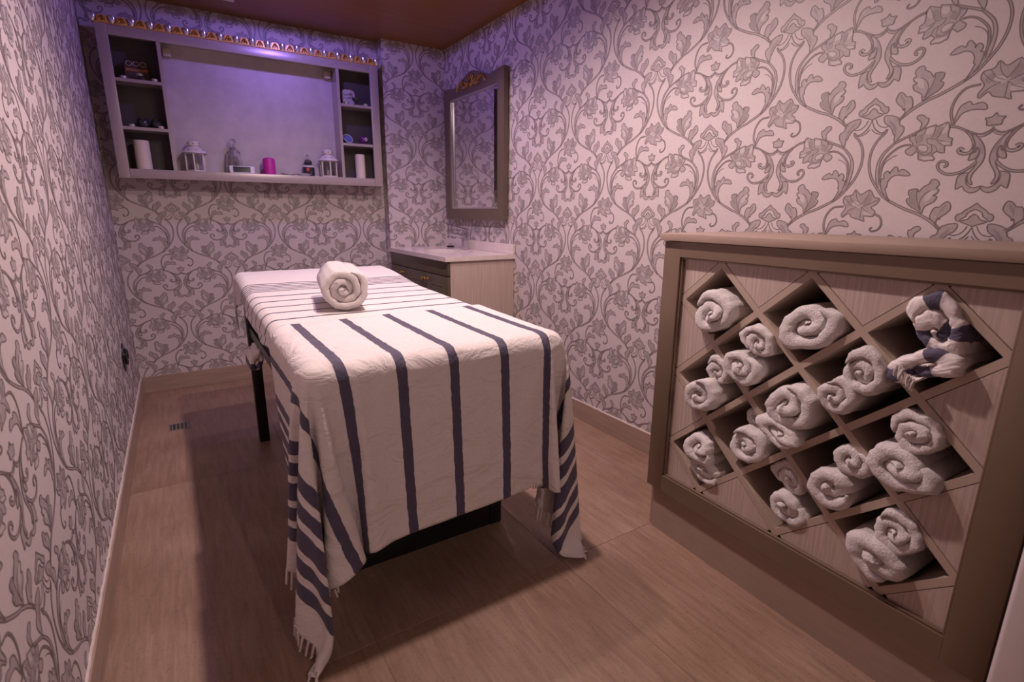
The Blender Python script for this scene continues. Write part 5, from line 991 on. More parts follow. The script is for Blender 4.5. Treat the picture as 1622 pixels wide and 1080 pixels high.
1042,16,15,15,8,-5,7,25,9,-4,-11,-16,-13,-17,-15,-8,2,23,30,31,30,27,0,-23,-25,-4,19,34,35,34,31,29,-11,-21,4,36,31,15,9,33,36,32,35,37,37,37,37,37,37,37,37,37,37,37,37,37,37,37,37,37,37,37,37,37,37,38,37,37,37,36,37,37,37,36,4,6,12,29,28,2,-12,-12,3,24,35,34,35,34,33,24,2,-20,-29,-29,-27,-29,-27,-19,-2,7,21,24,22,19,23,23,23,24,23,23,22,17,10,
1043,18,15,-6,12,20,22,6,-3,-10,-15,-14,-19,-15,-9,-1,19,29,32,31,29,13,-12,-26,-25,9,26,35,36,33,29,29,-23,-6,-5,37,29,12,9,34,37,34,33,36,37,37,37,37,37,37,37,37,37,37,37,37,37,37,37,37,37,38,37,37,37,37,37,37,37,37,36,37,37,36,8,0,13,25,31,3,-7,-16,-4,18,33,34,35,34,35,30,15,-6,-27,-30,-27,-27,-29,-27,-19,0,5,21,23,22,20,21,23,23,24,23,24,24,20,
1022,16,6,23,32,25,4,-2,-9,-15,-14,-17,-17,-11,-3,14,28,31,31,31,21,1,-26,-28,-10,17,31,35,36,26,30,31,-20,-22,4,37,27,9,10,35,37,32,35,36,37,37,37,37,37,37,37,37,37,37,37,37,37,38,37,37,37,37,37,37,37,37,37,37,37,37,36,37,37,35,9,-1,18,17,32,5,-5,-16,-8,10,29,35,35,34,34,34,25,5,-15,-29,-30,-26,-28,-29,-26,-17,0,4,19,24,22,19,21,23,23,23,23,25,24,
1003,9,35,37,27,12,2,-8,-16,-12,-19,-16,-13,-5,10,26,31,31,31,25,13,-16,-31,-23,3,23,34,34,36,29,35,15,-19,-23,5,37,24,9,10,36,37,32,36,34,37,37,37,37,37,37,37,37,37,38,37,37,37,37,37,37,37,37,37,37,37,37,37,37,37,37,37,36,37,35,9,-2,13,18,35,5,-1,-16,-12,3,24,35,34,34,35,34,31,18,-4,-23,-30,-29,-26,-27,-29,-26,-15,0,2,18,24,21,21,20,22,24,24,26,33,
1008,36,9,38,23,7,-3,-17,-12,-17,-18,-15,-6,6,24,30,31,31,24,23,0,-27,-32,-17,21,22,31,36,35,36,35,-7,-6,-25,6,36,22,8,9,37,37,33,34,35,37,37,37,37,37,38,37,37,37,37,37,37,37,37,37,37,37,37,37,37,37,37,37,37,37,37,37,37,36,35,9,3,4,17,37,3,4,-14,-15,-2,16,34,34,35,33,36,33,27,9,-13,-27,-30,-28,-26,-27,-29,-25,-14,4,-3,16,23,22,20,21,25,28,30,32,
1019,28,27,25,15,3,-17,-10,-18,-18,-15,-9,3,20,30,31,31,22,23,22,-22,-31,-28,-4,19,35,35,34,35,35,31,-6,-18,-20,7,37,18,8,10,36,37,33,34,35,38,37,37,37,37,37,37,37,37,37,37,37,37,37,37,37,37,37,37,38,37,37,37,36,38,37,36,37,36,35,7,4,3,16,36,10,1,-11,-17,-6,6,35,34,33,33,35,34,32,22,-1,-21,-29,-29,-27,-28,-26,-29,-24,-13,0,1,13,22,18,29,30,27,30,32,
989,28,28,26,27,10,-20,-13,-20,-16,-12,0,17,29,31,30,31,22,23,-4,-27,-29,-30,26,23,23,35,35,36,30,32,-11,-17,-21,7,37,16,9,8,36,37,34,33,36,37,37,37,37,37,37,37,37,37,37,37,37,37,37,37,37,38,37,37,37,37,37,37,37,37,37,36,37,35,36,5,8,0,13,37,13,0,-8,-17,-11,0,28,35,34,32,35,35,33,28,15,-11,-26,-29,-29,-26,-27,-27,-29,-23,-11,-1,2,9,28,24,28,30,31,31,
960,27,28,27,28,28,-15,-25,-19,-13,-5,15,27,31,31,30,27,24,10,-22,-31,-31,-6,25,25,28,36,35,33,32,28,-18,-18,-16,6,37,12,8,10,36,36,34,34,36,37,37,37,37,37,37,37,37,37,37,37,37,37,38,37,37,37,37,37,37,37,37,37,37,37,37,37,37,36,33,8,3,1,11,37,16,0,-6,-12,-16,-8,21,34,33,34,33,36,34,32,23,6,-20,-28,-29,-26,-28,-26,-29,-28,-22,-9,-1,5,12,24,29,31,32,31,
-4762,1,0,1,1,0,0,1,1,0,1,0,0,1,0,1,0,1,0,1,0,1,0,1,0,1,1,0,0,1,1,0,0,1,0,1,1,2,1,1,1,1,1,1,1,1,2,1,1,1,1,1,1,1,1,2,1,1,1,1,1,1,1,1,2,1,1,1,1,1,1,1,1,2,1,1,1,1,1,1,2,2,2,1,2,2,1,2,2,2,1,2,2,1,2,2,2,1,2,2,1,2,2,2,1,2,2,1,2,2,1,2,1,
-4801,1,0,1,1,0,1,0,1,0,1,0,1,0,0,1,0,1,0,1,0,1,0,1,0,1,0,1,0,1,1,0,0,1,1,0,1,2,1,1,1,1,1,1,1,1,2,1,1,1,1,1,1,1,2,1,1,1,1,1,1,1,1,2,1,1,1,1,1,1,1,1,2,1,1,1,1,1,1,1,2,2,2,1,2,2,2,1,2,2,1,2,2,1,2,2,2,1,2,2,1,2,2,2,1,2,2,1,2,2,2,1,2,
-4839,0,1,0,1,0,1,0,1,0,1,0,1,0,1,0,1,0,1,0,0,1,1,0,1,0,1,0,0,1,1,0,0,1,1,0,2,1,1,1,1,1,1,1,1,2,1,1,1,1,1,1,1,1,2,1,1,1,1,1,1,1,1,2,1,1,1,1,1,1,1,1,2,1,1,1,1,1,1,2,1,2,2,2,1,2,2,1,2,2,1,2,2,2,1,2,2,1,2,2,2,1,2,2,2,1,2,2,1,2,2,1,2,
-4878,0,1,0,1,0,1,0,1,0,1,0,1,0,1,0,1,0,1,0,1,0,1,0,1,0,1,0,1,0,0,1,0,1,0,1,2,1,1,1,1,1,1,1,2,1,1,1,1,1,1,1,1,2,1,1,1,1,1,1,1,1,2,1,1,1,1,1,1,1,1,2,1,1,1,1,1,1,1,2,1,2,2,2,1,2,2,1,2,2,2,1,2,2,1,2,2,2,1,2,2,1,2,2,2,1,2,2,1,2,2,2,1,
-4917,0,1,0,1,0,1,0,1,0,1,0,1,0,1,0,1,0,1,0,1,0,1,0,1,0,1,0,1,0,0,1,0,1,1,0,2,1,1,1,1,1,1,2,1,1,1,1,1,1,1,1,2,1,1,1,1,1,1,1,1,2,1,1,1,1,1,1,1,1,2,1,1,1,1,1,1,1,1,2,1,2,2,2,1,2,2,2,1,2,2,1,2,2,2,1,2,2,2,1,2,2,1,2,2,1,2,2,2,1,2,2,1,
-4956,1,0,1,0,1,0,0,1,1,0,0,1,0,1,0,1,0,1,0,1,0,1,0,1,0,1,0,1,0,1,0,0,1,1,1,1,1,1,1,1,1,2,1,1,1,1,1,1,1,1,2,1,1,1,1,1,1,1,1,2,1,1,1,1,1,1,1,1,2,1,1,1,1,1,1,1,1,1,2,1,2,2,2,1,2,2,2,1,2,2,2,1,2,2,1,2,2,2,1,2,2,1,2,2,2,1,2,2,1,2,2,2,
-4995,1,0,0,1,1,0,1,0,1,0,1,0,1,0,0,1,0,1,0,1,0,1,0,1,0,1,0,1,0,1,0,0,1,1,1,1,1,1,1,1,1,2,1,1,1,1,1,1,1,1,2,1,1,1,1,1,1,1,2,1,1,1,1,1,1,1,1,2,1,1,1,1,1,1,1,1,1,1,2,2,1,2,2,2,1,2,2,2,1,2,2,1,2,2,2,1,2,2,1,2,2,2,1,2,2,1,2,2,2,1,2,2,
-5033,-1,1,1,0,1,0,1,0,1,0,1,0,1,0,0,1,0,1,1,0,0,1,1,0,0,1,0,1,0,1,0,1,0,1,1,1,1,1,1,1,2,1,1,1,1,1,1,1,1,2,1,1,1,1,1,1,1,1,2,1,1,1,1,1,1,1,1,2,1,1,1,1,1,1,1,1,1,1,2,2,1,2,2,2,1,2,2,2,1,2,2,2,1,2,2,1,2,2,2,1,2,2,1,2,2,2,1,2,2,1,2,2,
-5072,0,0,1,0,1,0,1,0,1,0,1,0,1,0,1,0,1,0,1,0,1,0,0,1,0,1,0,1,0,1,0,1,0,1,1,1,1,1,1,2,1,1,1,1,1,1,1,1,2,1,1,1,1,1,1,1,1,2,1,1,1,1,1,1,1,1,2,1,1,1,1,1,1,1,1,1,1,2,1,2,1,2,2,2,1,2,2,2,2,1,2,2,1,2,2,2,1,2,2,1,2,2,2,1,2,2,1,2,2,1,2,2,
-5111,0,0,1,0,1,0,1,0,1,0,1,0,1,0,1,0,1,0,1,0,1,0,1,0,1,0,0,1,0,1,0,0,1,1,1,1,1,1,2,1,1,1,1,1,1,1,1,2,1,1,1,1,1,1,1,1,2,1,1,1,1,1,1,1,1,2,1,1,1,1,1,1,1,1,1,1,1,2,1,2,1,2,2,2,2,1,2,2,1,2,2,2,2,1,2,2,1,2,1,2,2,2,2,1,2,2,2,1,2,2,1,2,
-5150,0,0,1,0,1,0,1,0,1,0,1,0,1,0,1,0,1,0,1,0,1,0,1,0,1,0,0,1,0,1,0,1,0,1,1,1,1,2,1,1,1,1,1,1,1,1,2,1,1,1,1,1,1,1,1,2,1,1,1,1,1,1,1,1,2,1,1,1,1,1,1,1,1,2,0,2,0,2,1,2,2,1,2,2,2,1,2,2,2,1,2,2,2,1,2,2,2,1,2,2,1,2,2,2,1,2,2,1,2,2,1,2,
-5189,0,1,0,1,0,0,1,0,1,0,1,0,1,0,1,0,1,0,1,0,1,0,1,0,1,0,1,0,0,1,0,1,0,1,1,1,1,2,1,1,1,1,1,1,1,1,2,1,1,1,1,1,1,1,2,1,1,1,1,1,1,1,1,2,1,1,1,1,1,1,1,1,2,1,1,1,1,1,1,2,2,1,2,2,2,2,1,2,2,1,2,2,2,1,2,2,2,1,2,2,1,2,2,2,1,2,2,1,2,2,2,1,
-5228,0,1,0,1,0,1,0,0,1,1,0,0,1,1,0,0,1,0,1,0,1,0,1,0,1,0,1,0,0,1,0,1,0,1,1,1,1,2,1,1,1,1,1,1,1,2,1,1,1,1,1,1,1,1,2,1,1,1,1,1,1,1,1,2,1,1,1,1,1,1,1,1,2,1,1,1,1,1,1,2,2,1,2,2,2,2,1,2,2,2,1,2,2,2,1,2,2,2,1,2,2,1,2,2,2,1,2,2,1,2,2,2,
-5267,0,1,0,1,0,1,0,1,0,1,0,1,0,1,0,1,0,0,1,0,1,0,1,0,1,0,1,0,1,0,0,1,0,1,1,1,2,1,1,1,1,1,1,1,2,1,1,1,1,1,1,1,1,2,1,1,1,1,1,1,1,1,2,1,1,1,1,1,1,1,1,2,1,1,1,1,0,2,1,2,2,2,1,2,2,2,2,1,2,2,1,2,2,2,1,2,2,2,1,2,2,2,1,2,2,2,1,2,1,2,2,2,
-5306,0,1,0,1,0,1,0,1,0,1,0,1,0,1,0,1,0,1,0,1,0,0,1,0,1,0,1,0,1,0,1,0,0,1,1,1,1,2,1,1,1,1,1,2,1,1,1,1,1,1,1,1,2,1,1,1,1,1,1,1,1,2,1,1,1,1,1,1,1,1,2,1,1,1,1,1,1,1,1,2,2,2,1,2,2,2,2,1,2,2,2,1,2,2,2,1,2,2,2,1,2,1,3,1,2,2,1,2,2,1,2,2,
-5345,0,1,0,1,0,1,0,1,0,1,0,1,0,1,0,1,0,1,0,1,0,1,0,1,0,1,0,0,1,0,1,0,0,1,1,1,1,2,1,1,1,1,2,1,1,1,1,1,1,1,1,2,1,1,1,1,1,1,1,1,2,1,1,1,1,1,1,1,1,2,1,1,1,1,1,1,1,1,1,2,2,2,1,2,2,2,2,1,2,2,2,2,1,2,2,2,1,2,2,1,2,2,1,2,2,2,1,2,2,2,1,2,
-5384,1,0,1,0,0,1,0,1,0,1,0,1,0,1,0,1,0,1,0,1,0,1,0,1,0,1,0,0,1,0,1,0,0,1,1,1,1,2,1,1,1,1,2,1,1,1,1,1,1,1,1,2,1,1,1,1,1,1,1,2,1,1,1,1,1,1,1,1,2,1,1,1,1,1,1,1,1,1,2,1,2,2,2,1,2,2,2,2,1,2,2,2,1,2,2,2,1,2,2,1,2,2,2,1,2,2,2,1,2,2,1,2,
-5423,1,0,1,0,1,0,1,0,1,0,0,1,0,1,0,1,0,1,0,1,0,1,0,1,0,1,0,1,0,0,1,0,0,1,1,1,1,2,1,1,1,2,1,1,1,1,1,1,1,1,2,1,1,1,1,1,1,1,1,2,1,1,1,1,1,1,1,1,2,1,1,1,1,1,1,0,2,1,2,2,1,2,2,2,1,2,2,2,1,2,2,2,1,2,2,2,1,2,2,2,1,2,2,1,2,2,2,1,2,2,2,1,
-5462,1,0,1,0,1,0,1,0,0,1,0,1,0,1,0,1,0,1,0,1,0,1,0,1,0,1,0,1,0,1,0,0,0,1,1,1,1,2,1,1,2,1,1,1,1,1,1,1,1,2,1,1,1,1,1,1,1,1,2,1,1,1,1,1,1,1,1,2,1,1,1,1,1,1,0,1,1,2,2,2,1,2,2,2,1,2,2,2,2,1,2,2,2,1,2,2,1,2,2,2,1,2,2,2,1,2,2,2,1,2,2,2,
-5500,0,1,0,1,0,1,0,1,0,1,0,0,1,0,0,1,0,1,0,1,1,0,0,1,0,1,0,1,1,0,0,0,0,0,1,2,1,2,1,2,1,1,1,1,1,1,1,1,2,1,1,1,1,1,1,1,1,2,1,1,1,1,1,1,1,1,2,1,1,1,1,1,1,1,0,1,1,2,2,2,2,1,2,2,1,2,2,2,2,1,2,2,2,1,2,2,2,1,2,2,2,1,2,2,1,2,2,2,1,2,2,2,
-5539,1,0,1,0,1,1,0,1,0,1,0,0,1,0,1,0,1,0,0,0,1,0,1,0,1,0,0,1,1,0,1,-1,0,0,1,1,2,2,2,1,1,1,1,1,1,1,1,2,1,1,1,1,1,1,1,1,2,1,1,1,1,1,1,1,1,2,1,1,1,1,1,1,1,1,0,1,1,2,2,2,2,2,1,2,2,2,2,1,2,2,1,2,2,2,1,2,2,1,2,2,2,1,2,2,1,2,2,2,2,2,1,2,
-5575,0,0,0,0,0,1,0,1,0,1,0,1,0,0,1,0,1,0,1,0,0,1,0,0,1,0,1,1,1,0,0,0,-1,0,1,1,2,2,2,1,1,1,1,1,1,1,1,2,1,1,1,1,1,1,1,2,1,1,1,1,1,1,1,1,2,1,1,1,1,1,1,1,1,0,1,1,1,2,2,2,2,2,2,2,1,2,2,1,2,2,1,2,2,2,1,2,2,2,1,2,2,2,1,2,2,2,2,1,2,2,2,2,
-5593,0,1,0,0,0,-1,6,-6,-4,-2,-3,-1,-2,-1,-1,-1,0,0,1,0,1,0,1,1,1,0,1,0,0,0,1,-1,-1,0,1,1,2,3,1,1,1,1,1,1,1,1,2,1,1,1,1,1,1,1,1,2,1,1,1,1,1,1,1,1,2,1,1,1,1,1,1,1,1,0,1,1,1,2,3,2,1,2,2,2,1,2,2,2,1,2,2,1,2,2,1,2,2,2,2,2,2,1,3,1,2,2,2,1,4,0,2,4,
-5589,-3,1,-2,-1,0,4,-12,-3,-4,-3,-1,-3,-1,-2,-2,-3,-2,-2,-2,-2,-2,-2,-1,-2,-1,-1,0,0,1,1,1,-2,-2,-1,1,2,2,2,2,1,1,1,1,1,1,2,1,1,1,1,1,1,1,1,1,2,1,1,1,1,1,1,1,2,1,1,1,1,1,1,1,1,2,-1,0,1,2,2,3,2,2,1,2,2,2,1,2,2,2,1,2,2,2,1,2,2,2,2,2,2,2,2,2,2,2,2,2,3,1,3,3,0,
-5590,1,0,-1,-1,0,-1,-2,-2,-3,-3,-2,-2,-2,-3,-2,-2,-2,-3,-2,-2,-3,-4,-3,-4,-5,-5,-4,-5,-8,-7,-2,-5,-2,0,0,2,2,2,2,1,1,1,1,1,2,1,1,1,1,1,1,1,1,1,1,2,1,1,1,1,1,1,2,1,1,1,1,1,1,1,1,2,0,0,0,1,1,3,3,3,1,2,1,2,3,3,2,3,2,2,3,2,2,2,3,2,2,1,2,2,1,2,2,2,2,2,2,3,2,2,2,3,
-5608,-1,-4,5,1,0,-1,-4,-3,-4,-3,-4,-4,-3,-4,-3,-4,-4,-4,-4,-4,-4,-4,-5,-4,-4,-4,-3,2,-8,-9,-9,-7,0,4,-3,-1,2,2,2,2,1,1,1,1,1,2,1,1,1,1,1,1,1,1,2,1,1,1,1,1,1,1,2,1,1,1,1,1,1,1,1,1,1,0,0,1,1,3,5,6,6,6,6,5,4,3,3,2,3,1,2,1,1,1,2,0,2,2,2,2,1,2,1,1,1,2,1,2,2,2,1,5,
-5631,-3,-4,-3,-2,-2,-1,-4,-4,-3,-4,-3,-4,-3,-3,-3,-2,-2,-1,-1,-1,0,0,2,-4,-5,-7,-11,-12,-11,-10,-9,-11,-3,-3,4,5,2,3,2,1,1,2,1,1,1,1,2,1,1,1,0,2,1,1,1,1,1,2,1,1,1,1,1,2,1,1,1,1,1,1,1,1,1,0,-1,0,5,2,5,11,1,6,5,5,6,6,4,5,4,4,4,3,3,3,3,2,2,2,1,2,1,1,1,1,1,1,1,1,-1,4,3,6,
-5667,-2,-1,-2,1,-9,-4,-2,-2,-1,0,-1,1,2,2,3,5,-3,1,0,-3,-2,-5,-10,-10,-12,-13,-12,-11,-10,-9,-10,-8,-9,-3,3,5,4,3,1,2,1,1,2,1,1,1,1,1,1,1,1,1,1,1,1,1,1,1,1,1,1,1,1,2,1,1,1,1,1,1,1,0,1,0,-2,-4,2,4,10,16,14,14,15,11,5,3,-8,-1,-2,0,0,1,2,2,3,3,3,3,3,3,3,2,3,3,2,2,3,2,2,1,2,0,
-5689,-3,-2,-2,-1,1,1,2,2,3,2,3,3,3,-2,4,-9,5,-4,-6,-8,-10,-12,-12,-13,-13,-13,-12,-13,-2,-9,-11,-10,4,-6,2,3,1,2,1,2,2,1,1,0,1,0,1,1,1,0,1,1,1,1,1,0,1,0,2,1,1,1,0,1,1,1,1,1,1,0,1,0,1,-1,-2,-3,0,6,10,14,16,15,14,14,14,14,10,5,2,0,-1,-7,-5,-4,-3,-2,-2,-1,0,0,1,1,2,2,2,3,3,3,3,3,3,3,
-5692,0,1,2,5,-1,3,3,3,0,5,2,1,-1,-3,-6,-6,-10,-11,-13,-13,-12,-13,-12,-9,-8,-6,-12,-16,-12,-12,1,28,-18,-12,4,2,2,-2,3,-2,2,0,1,1,0,1,0,0,1,0,1,0,1,0,1,0,-1,1,1,1,0,0,1,1,1,0,1,0,1,1,0,-1,1,-1,-1,-3,0,4,9,14,15,13,12,14,15,14,14,14,12,10,7,3,0,-3,-5,-7,-5,-4,-5,-4,-4,-3,-3,-3,-1,0,0,1,2,2,7,-1,
-5681,0,3,3,1,5,4,1,1,1,-1,-5,-6,-9,-10,-12,-12,-13,-12,-12,-9,-7,-5,-6,-8,-12,-18,-17,-13,-11,11,27,-1,-31,13,3,0,0,0,-13,13,-1,0,0,1,-1,1,0,0,0,0,-1,0,0,1,0,0,0,0,0,1,0,0,0,0,0,0,0,0,0,1,-1,-1,2,-8,6,0,-2,17,-18,9,16,16,14,15,10,12,12,14,14,15,14,12,10,6,4,0,-2,-4,-5,-5,-5,-6,-5,-1,-9,-7,-5,-4,-5,-4,-3,-3,
-5667,4,2,2,2,0,0,-2,-4,-7,-11,-12,-12,-13,-12,-11,-11,-7,-5,-4,-2,-5,-11,-13,-17,-19,-17,-12,-9,21,22,16,-28,-22,25,1,0,0,0,-19,18,1,0,-4,4,0,0,0,0,-1,1,0,0,0,0,0,0,0,0,0,0,0,-2,2,0,0,0,0,-4,4,0,-1,0,-11,10,-16,18,0,2,17,-33,-1,17,18,16,17,14,9,9,11,12,13,15,14,14,13,10,7,3,1,-1,-4,-5,-8,-7,-6,-5,-1,-7,0,-4,-10,-8,
-5654,0,-1,-1,-4,-5,-8,-10,-12,-12,-11,-12,-11,-8,-6,-4,-1,0,-6,-6,-11,-13,-17,-19,-18,-15,-13,-3,25,21,26,-18,-32,-9,30,-3,3,-1,1,-22,18,4,-2,-1,-1,4,0,-3,3,0,-2,1,-1,1,0,1,0,0,0,0,0,-2,2,-2,2,0,-1,0,-3,4,-2,2,-4,-7,11,-29,19,10,-1,24,-16,-30,-5,15,17,16,19,17,12,8,7,9,11,12,13,15,14,14,12,10,7,4,2,-2,-5,-6,-9,-5,0,-3,-6,-4,-8,
-5656,-4,-5,-8,-10,-12,-12,-13,-12,-12,-6,-4,0,0,3,-3,-5,-9,-10,-14,-18,-18,-19,-16,-15,-12,3,27,19,29,1,-33,-28,3,34,-5,2,0,0,-25,18,7,-1,-1,-1,2,1,-1,1,-1,-1,2,-3,3,-2,2,-1,1,-1,1,0,-2,0,0,2,0,-3,2,-3,4,-3,3,-9,1,8,-33,5,28,-3,18,11,-31,-27,-5,11,16,16,18,19,16,11,7,7,6,9,11,12,13,15,14,14,13,10,7,5,0,-3,-10,-3,-2,1,-8,-6,
-5675,-10,-12,-12,-12,-11,-8,-6,-3,6,-5,2,1,-2,-7,-9,-11,-15,-16,-19,-19,-17,-16,-15,-9,8,29,18,29,13,-24,-33,-21,14,36,-3,-1,4,-7,-28,19,9,0,-4,3,0,0,1,0,-1,-1,-3,6,-1,-1,1,-2,3,-3,2,0,-3,1,1,1,0,-6,6,-3,3,-5,4,-9,9,1,-35,-4,33,2,18,20,-21,-24,-26,-6,8,13,15,17,19,19,14,11,7,5,5,6,10,10,12,14,15,15,14,13,10,8,6,-1,-2,-3,-5,-5,
-5711,-11,-9,-7,-5,-2,0,6,-4,3,-1,-2,-6,-10,-12,-14,-17,-18,-19,-18,-16,-15,-15,-7,15,28,19,27,20,-10,-33,-32,-11,22,37,0,-2,5,-14,-29,18,11,2,-2,0,0,2,-1,0,0,-3,1,1,-2,3,-1,2,-2,1,-2,2,-2,1,-1,3,0,-4,3,-3,3,-1,-3,-5,11,-3,-36,-11,35,11,18,21,-6,-32,-14,-26,-7,5,11,13,16,19,19,17,14,10,6,5,4,5,7,9,11,13,14,15,15,14,13,11,8,4,1,-3,
-5733,-4,-3,0,1,1,4,0,-1,-2,-6,-11,-13,-14,-17,-18,-19,-18,-17,-14,-16,-15,-4,21,27,19,26,25,1,-28,-33,-28,-1,28,37,6,-5,1,-17,-30,18,12,3,-1,-1,1,-1,1,0,0,0,-2,0,2,-1,1,0,-1,3,-3,1,0,-1,2,-1,-1,-1,2,-2,1,-1,-5,0,12,-7,-37,-17,35,27,11,22,2,-23,-28,-8,-26,-9,4,9,11,14,17,19,19,17,14,8,6,4,4,5,4,7,10,12,13,14,15,15,14,14,11,9,
-5734,2,-2,3,1,0,-2,-4,-5,-9,-13,-15,-16,-18,-19,-18,-17,-15,-14,-17,-13,-1,24,27,20,25,27,9,-17,-34,-33,-20,7,33,36,6,-3,-2,-21,-30,12,19,4,0,-1,0,0,1,-1,1,-2,0,0,2,-1,-1,2,-1,0,0,0,-2,2,1,0,-2,0,1,-2,1,-3,-4,5,10,-11,-37,-21,31,36,16,19,7,-12,-31,-19,-5,-27,-9,1,8,9,12,15,19,19,19,16,11,9,6,4,3,8,0,5,8,10,12,13,15,14,16,15,
-5727,0,1,0,-2,-4,-6,-8,-12,-16,-17,-17,-19,-19,-17,-16,-11,-15,-18,-13,3,28,26,20,24,28,15,-7,-29,-32,-33,-11,14,35,37,8,-5,-4,-23,-32,14,17,6,0,-1,1,-2,3,-3,3,-2,-1,1,-3,3,1,-1,0,1,-1,0,0,0,0,1,-3,2,0,-2,1,-6,1,7,8,-15,-37,-25,28,36,29,16,9,-4,-22,-32,-7,-7,-26,-12,0,6,7,11,14,16,20,20,17,15,11,8,6,2,6,2,4,4,6,6,11,12,16,16,
-5723,1,-2,-4,-8,-8,-12,-14,-20,-15,-18,-19,-18,-15,-13,-11,-17,-18,-12,9,29,26,20,23,29,19,0,-21,-33,-32,-27,-3,19,37,36,8,-3,-8,-26,-32,14,17,7,3,-3,1,-2,2,2,-3,1,-1,0,1,-1,2,-2,0,2,-3,2,-2,2,-2,4,-4,1,-1,1,-3,-5,4,9,6,-18,-37,-28,23,36,34,20,13,-1,-13,-31,-24,0,-8,-27,-14,0,4,8,8,12,15,18,19,19,17,14,11,6,5,5,4,4,5,6,-2,8,7,13,
-5723,-4,-6,-9,-11,-13,-17,-19,-17,-19,-18,-16,-13,-10,-14,-18,-19,-10,16,28,26,21,23,28,22,6,-11,-33,-30,-33,-20,5,24,36,36,9,-4,-11,-28,-31,13,17,7,4,-3,2,-1,1,0,0,1,-2,0,3,-3,2,-2,0,1,0,-1,1,-1,1,-1,0,-1,2,-5,1,-3,4,11,3,-21,-37,-30,18,36,37,26,13,3,-6,-23,-32,-14,3,-9,-27,-16,-1,4,8,6,9,12,17,19,20,18,16,14,9,6,3,8,4,4,-1,-1,12,6,
-5730,-9,-10,-14,-16,-17,-20,-18,-18,-16,-15,-11,-9,-16,-19,-19,-7,21,27,26,22,22,28,25,9,-5,-24,-33,-30,-31,-12,13,26,35,36,9,-4,-14,-32,-29,13,18,6,6,0,0,-2,1,0,0,0,0,-2,2,0,0,0,1,-1,0,-1,5,-2,-2,-1,0,0,0,-3,-1,0,6,8,2,-23,-37,-31,13,36,36,32,16,5,-1,-14,-30,-28,-4,4,-11,-27,-18,-2,4,8,6,6,10,14,18,19,20,18,15,12,8,6,3,3,4,0,9,3,
-5747,-12,-19,-14,-18,-19,-20,-16,-14,-12,-9,-12,-18,-20,-18,-2,24,27,26,21,22,28,27,13,-1,-16,-32,-28,-34,-25,-4,20,27,33,35,11,-6,-17,-34,-27,11,19,5,10,0,-1,-1,0,0,2,-2,0,0,-2,5,-3,0,-3,4,-3,4,-4,3,-1,-1,0,0,-1,0,-3,3,6,7,1,-25,-37,-33,8,36,36,35,22,7,-1,-6,-22,-33,-19,3,3,-13,-27,-19,-4,4,8,6,5,7,11,16,19,20,19,17,14,10,8,4,-1,7,1,8,
-5769,-18,-19,-19,-19,-18,-13,-12,-9,-11,-15,-19,-20,-16,2,26,26,28,20,22,27,28,17,2,-9,-27,-32,-28,-33,-17,2,27,26,31,35,12,-8,-20,-35,-26,11,19,8,6,1,2,-5,3,-1,2,-1,-1,2,-2,1,-1,1,-1,1,-1,1,-2,3,-3,1,-1,2,-2,-2,0,3,7,6,0,-28,-37,-34,4,34,37,36,28,12,-7,2,-14,-29,-30,-9,7,2,-15,-27,-21,-5,4,8,7,3,6,8,14,17,20,19,19,16,12,10,5,4,5,7,
-5801,-19,-19,-18,-15,-12,-8,-11,-12,-17,-21,-20,-14,7,28,26,26,20,24,26,28,21,4,-4,-19,-33,-29,-30,-28,-9,7,24,32,30,35,11,-8,-24,-35,-25,11,19,9,5,4,-2,2,-2,0,0,0,-1,2,-2,1,0,0,0,0,-1,2,-1,0,-2,2,-1,-3,2,-2,1,5,6,6,-1,-30,-37,-35,-1,33,36,36,33,16,0,-2,-7,-21,-32,-24,-1,9,0,-16,-27,-22,-6,2,9,9,3,4,4,12,15,18,20,19,18,16,12,-1,13,3,
-5834,-19,-15,-13,-10,-9,-11,-13,-20,-20,-20,-11,12,28,26,25,23,21,26,29,23,8,-4,-9,-30,-30,-26,-34,-23,-1,11,23,35,29,35,11,-10,-27,-35,-24,11,18,10,5,3,1,0,1,-3,2,-1,1,3,-6,3,-1,0,0,0,0,1,-1,1,-1,-1,0,-1,0,-2,5,1,8,7,-5,-31,-37,-35,-6,32,35,37,35,22,5,-4,-4,-13,-27,-32,-16,8,7,-1,-18,-27,-23,-8,3,8,10,3,6,1,8,12,17,19,20,19,17,14,10,6,
-5863,-13,-10,-14,-8,-11,-15,-21,-21,-19,-8,18,27,25,25,24,22,24,29,25,11,0,-6,-22,-33,-24,-31,-31,-15,4,13,23,37,28,36,10,-13,-29,-36,-22,9,19,12,5,2,2,-2,2,0,0,1,-5,1,3,0,1,-4,2,0,0,0,0,0,0,1,-3,-2,6,-3,3,3,8,6,-7,-33,-37,-35,-11,30,37,34,38,27,9,-2,-5,-7,-19,-32,-27,-7,10,8,-3,-19,-27,-23,-11,3,8,11,2,6,1,5,10,14,18,19,20,20,15,12,
-5882,-10,-14,-10,-13,-16,-21,-21,-19,-3,21,28,23,25,26,22,23,28,27,14,3,-4,-14,-33,-24,-27,-35,-25,-8,13,10,23,38,28,36,9,-15,-31,-36,-21,10,18,12,6,2,2,1,-1,0,1,-3,2,-2,4,-4,2,-1,-1,2,0,0,-3,2,1,-1,0,-1,1,3,-2,8,7,-2,-3,-34,-37,-35,-15,28,37,34,37,32,15,1,-7,-5,-11,-26,-32,-20,0,11,8,-5,-20,-27,-24,-12,2,10,11,6,1,1,4,7,11,15,19,19,22,17,
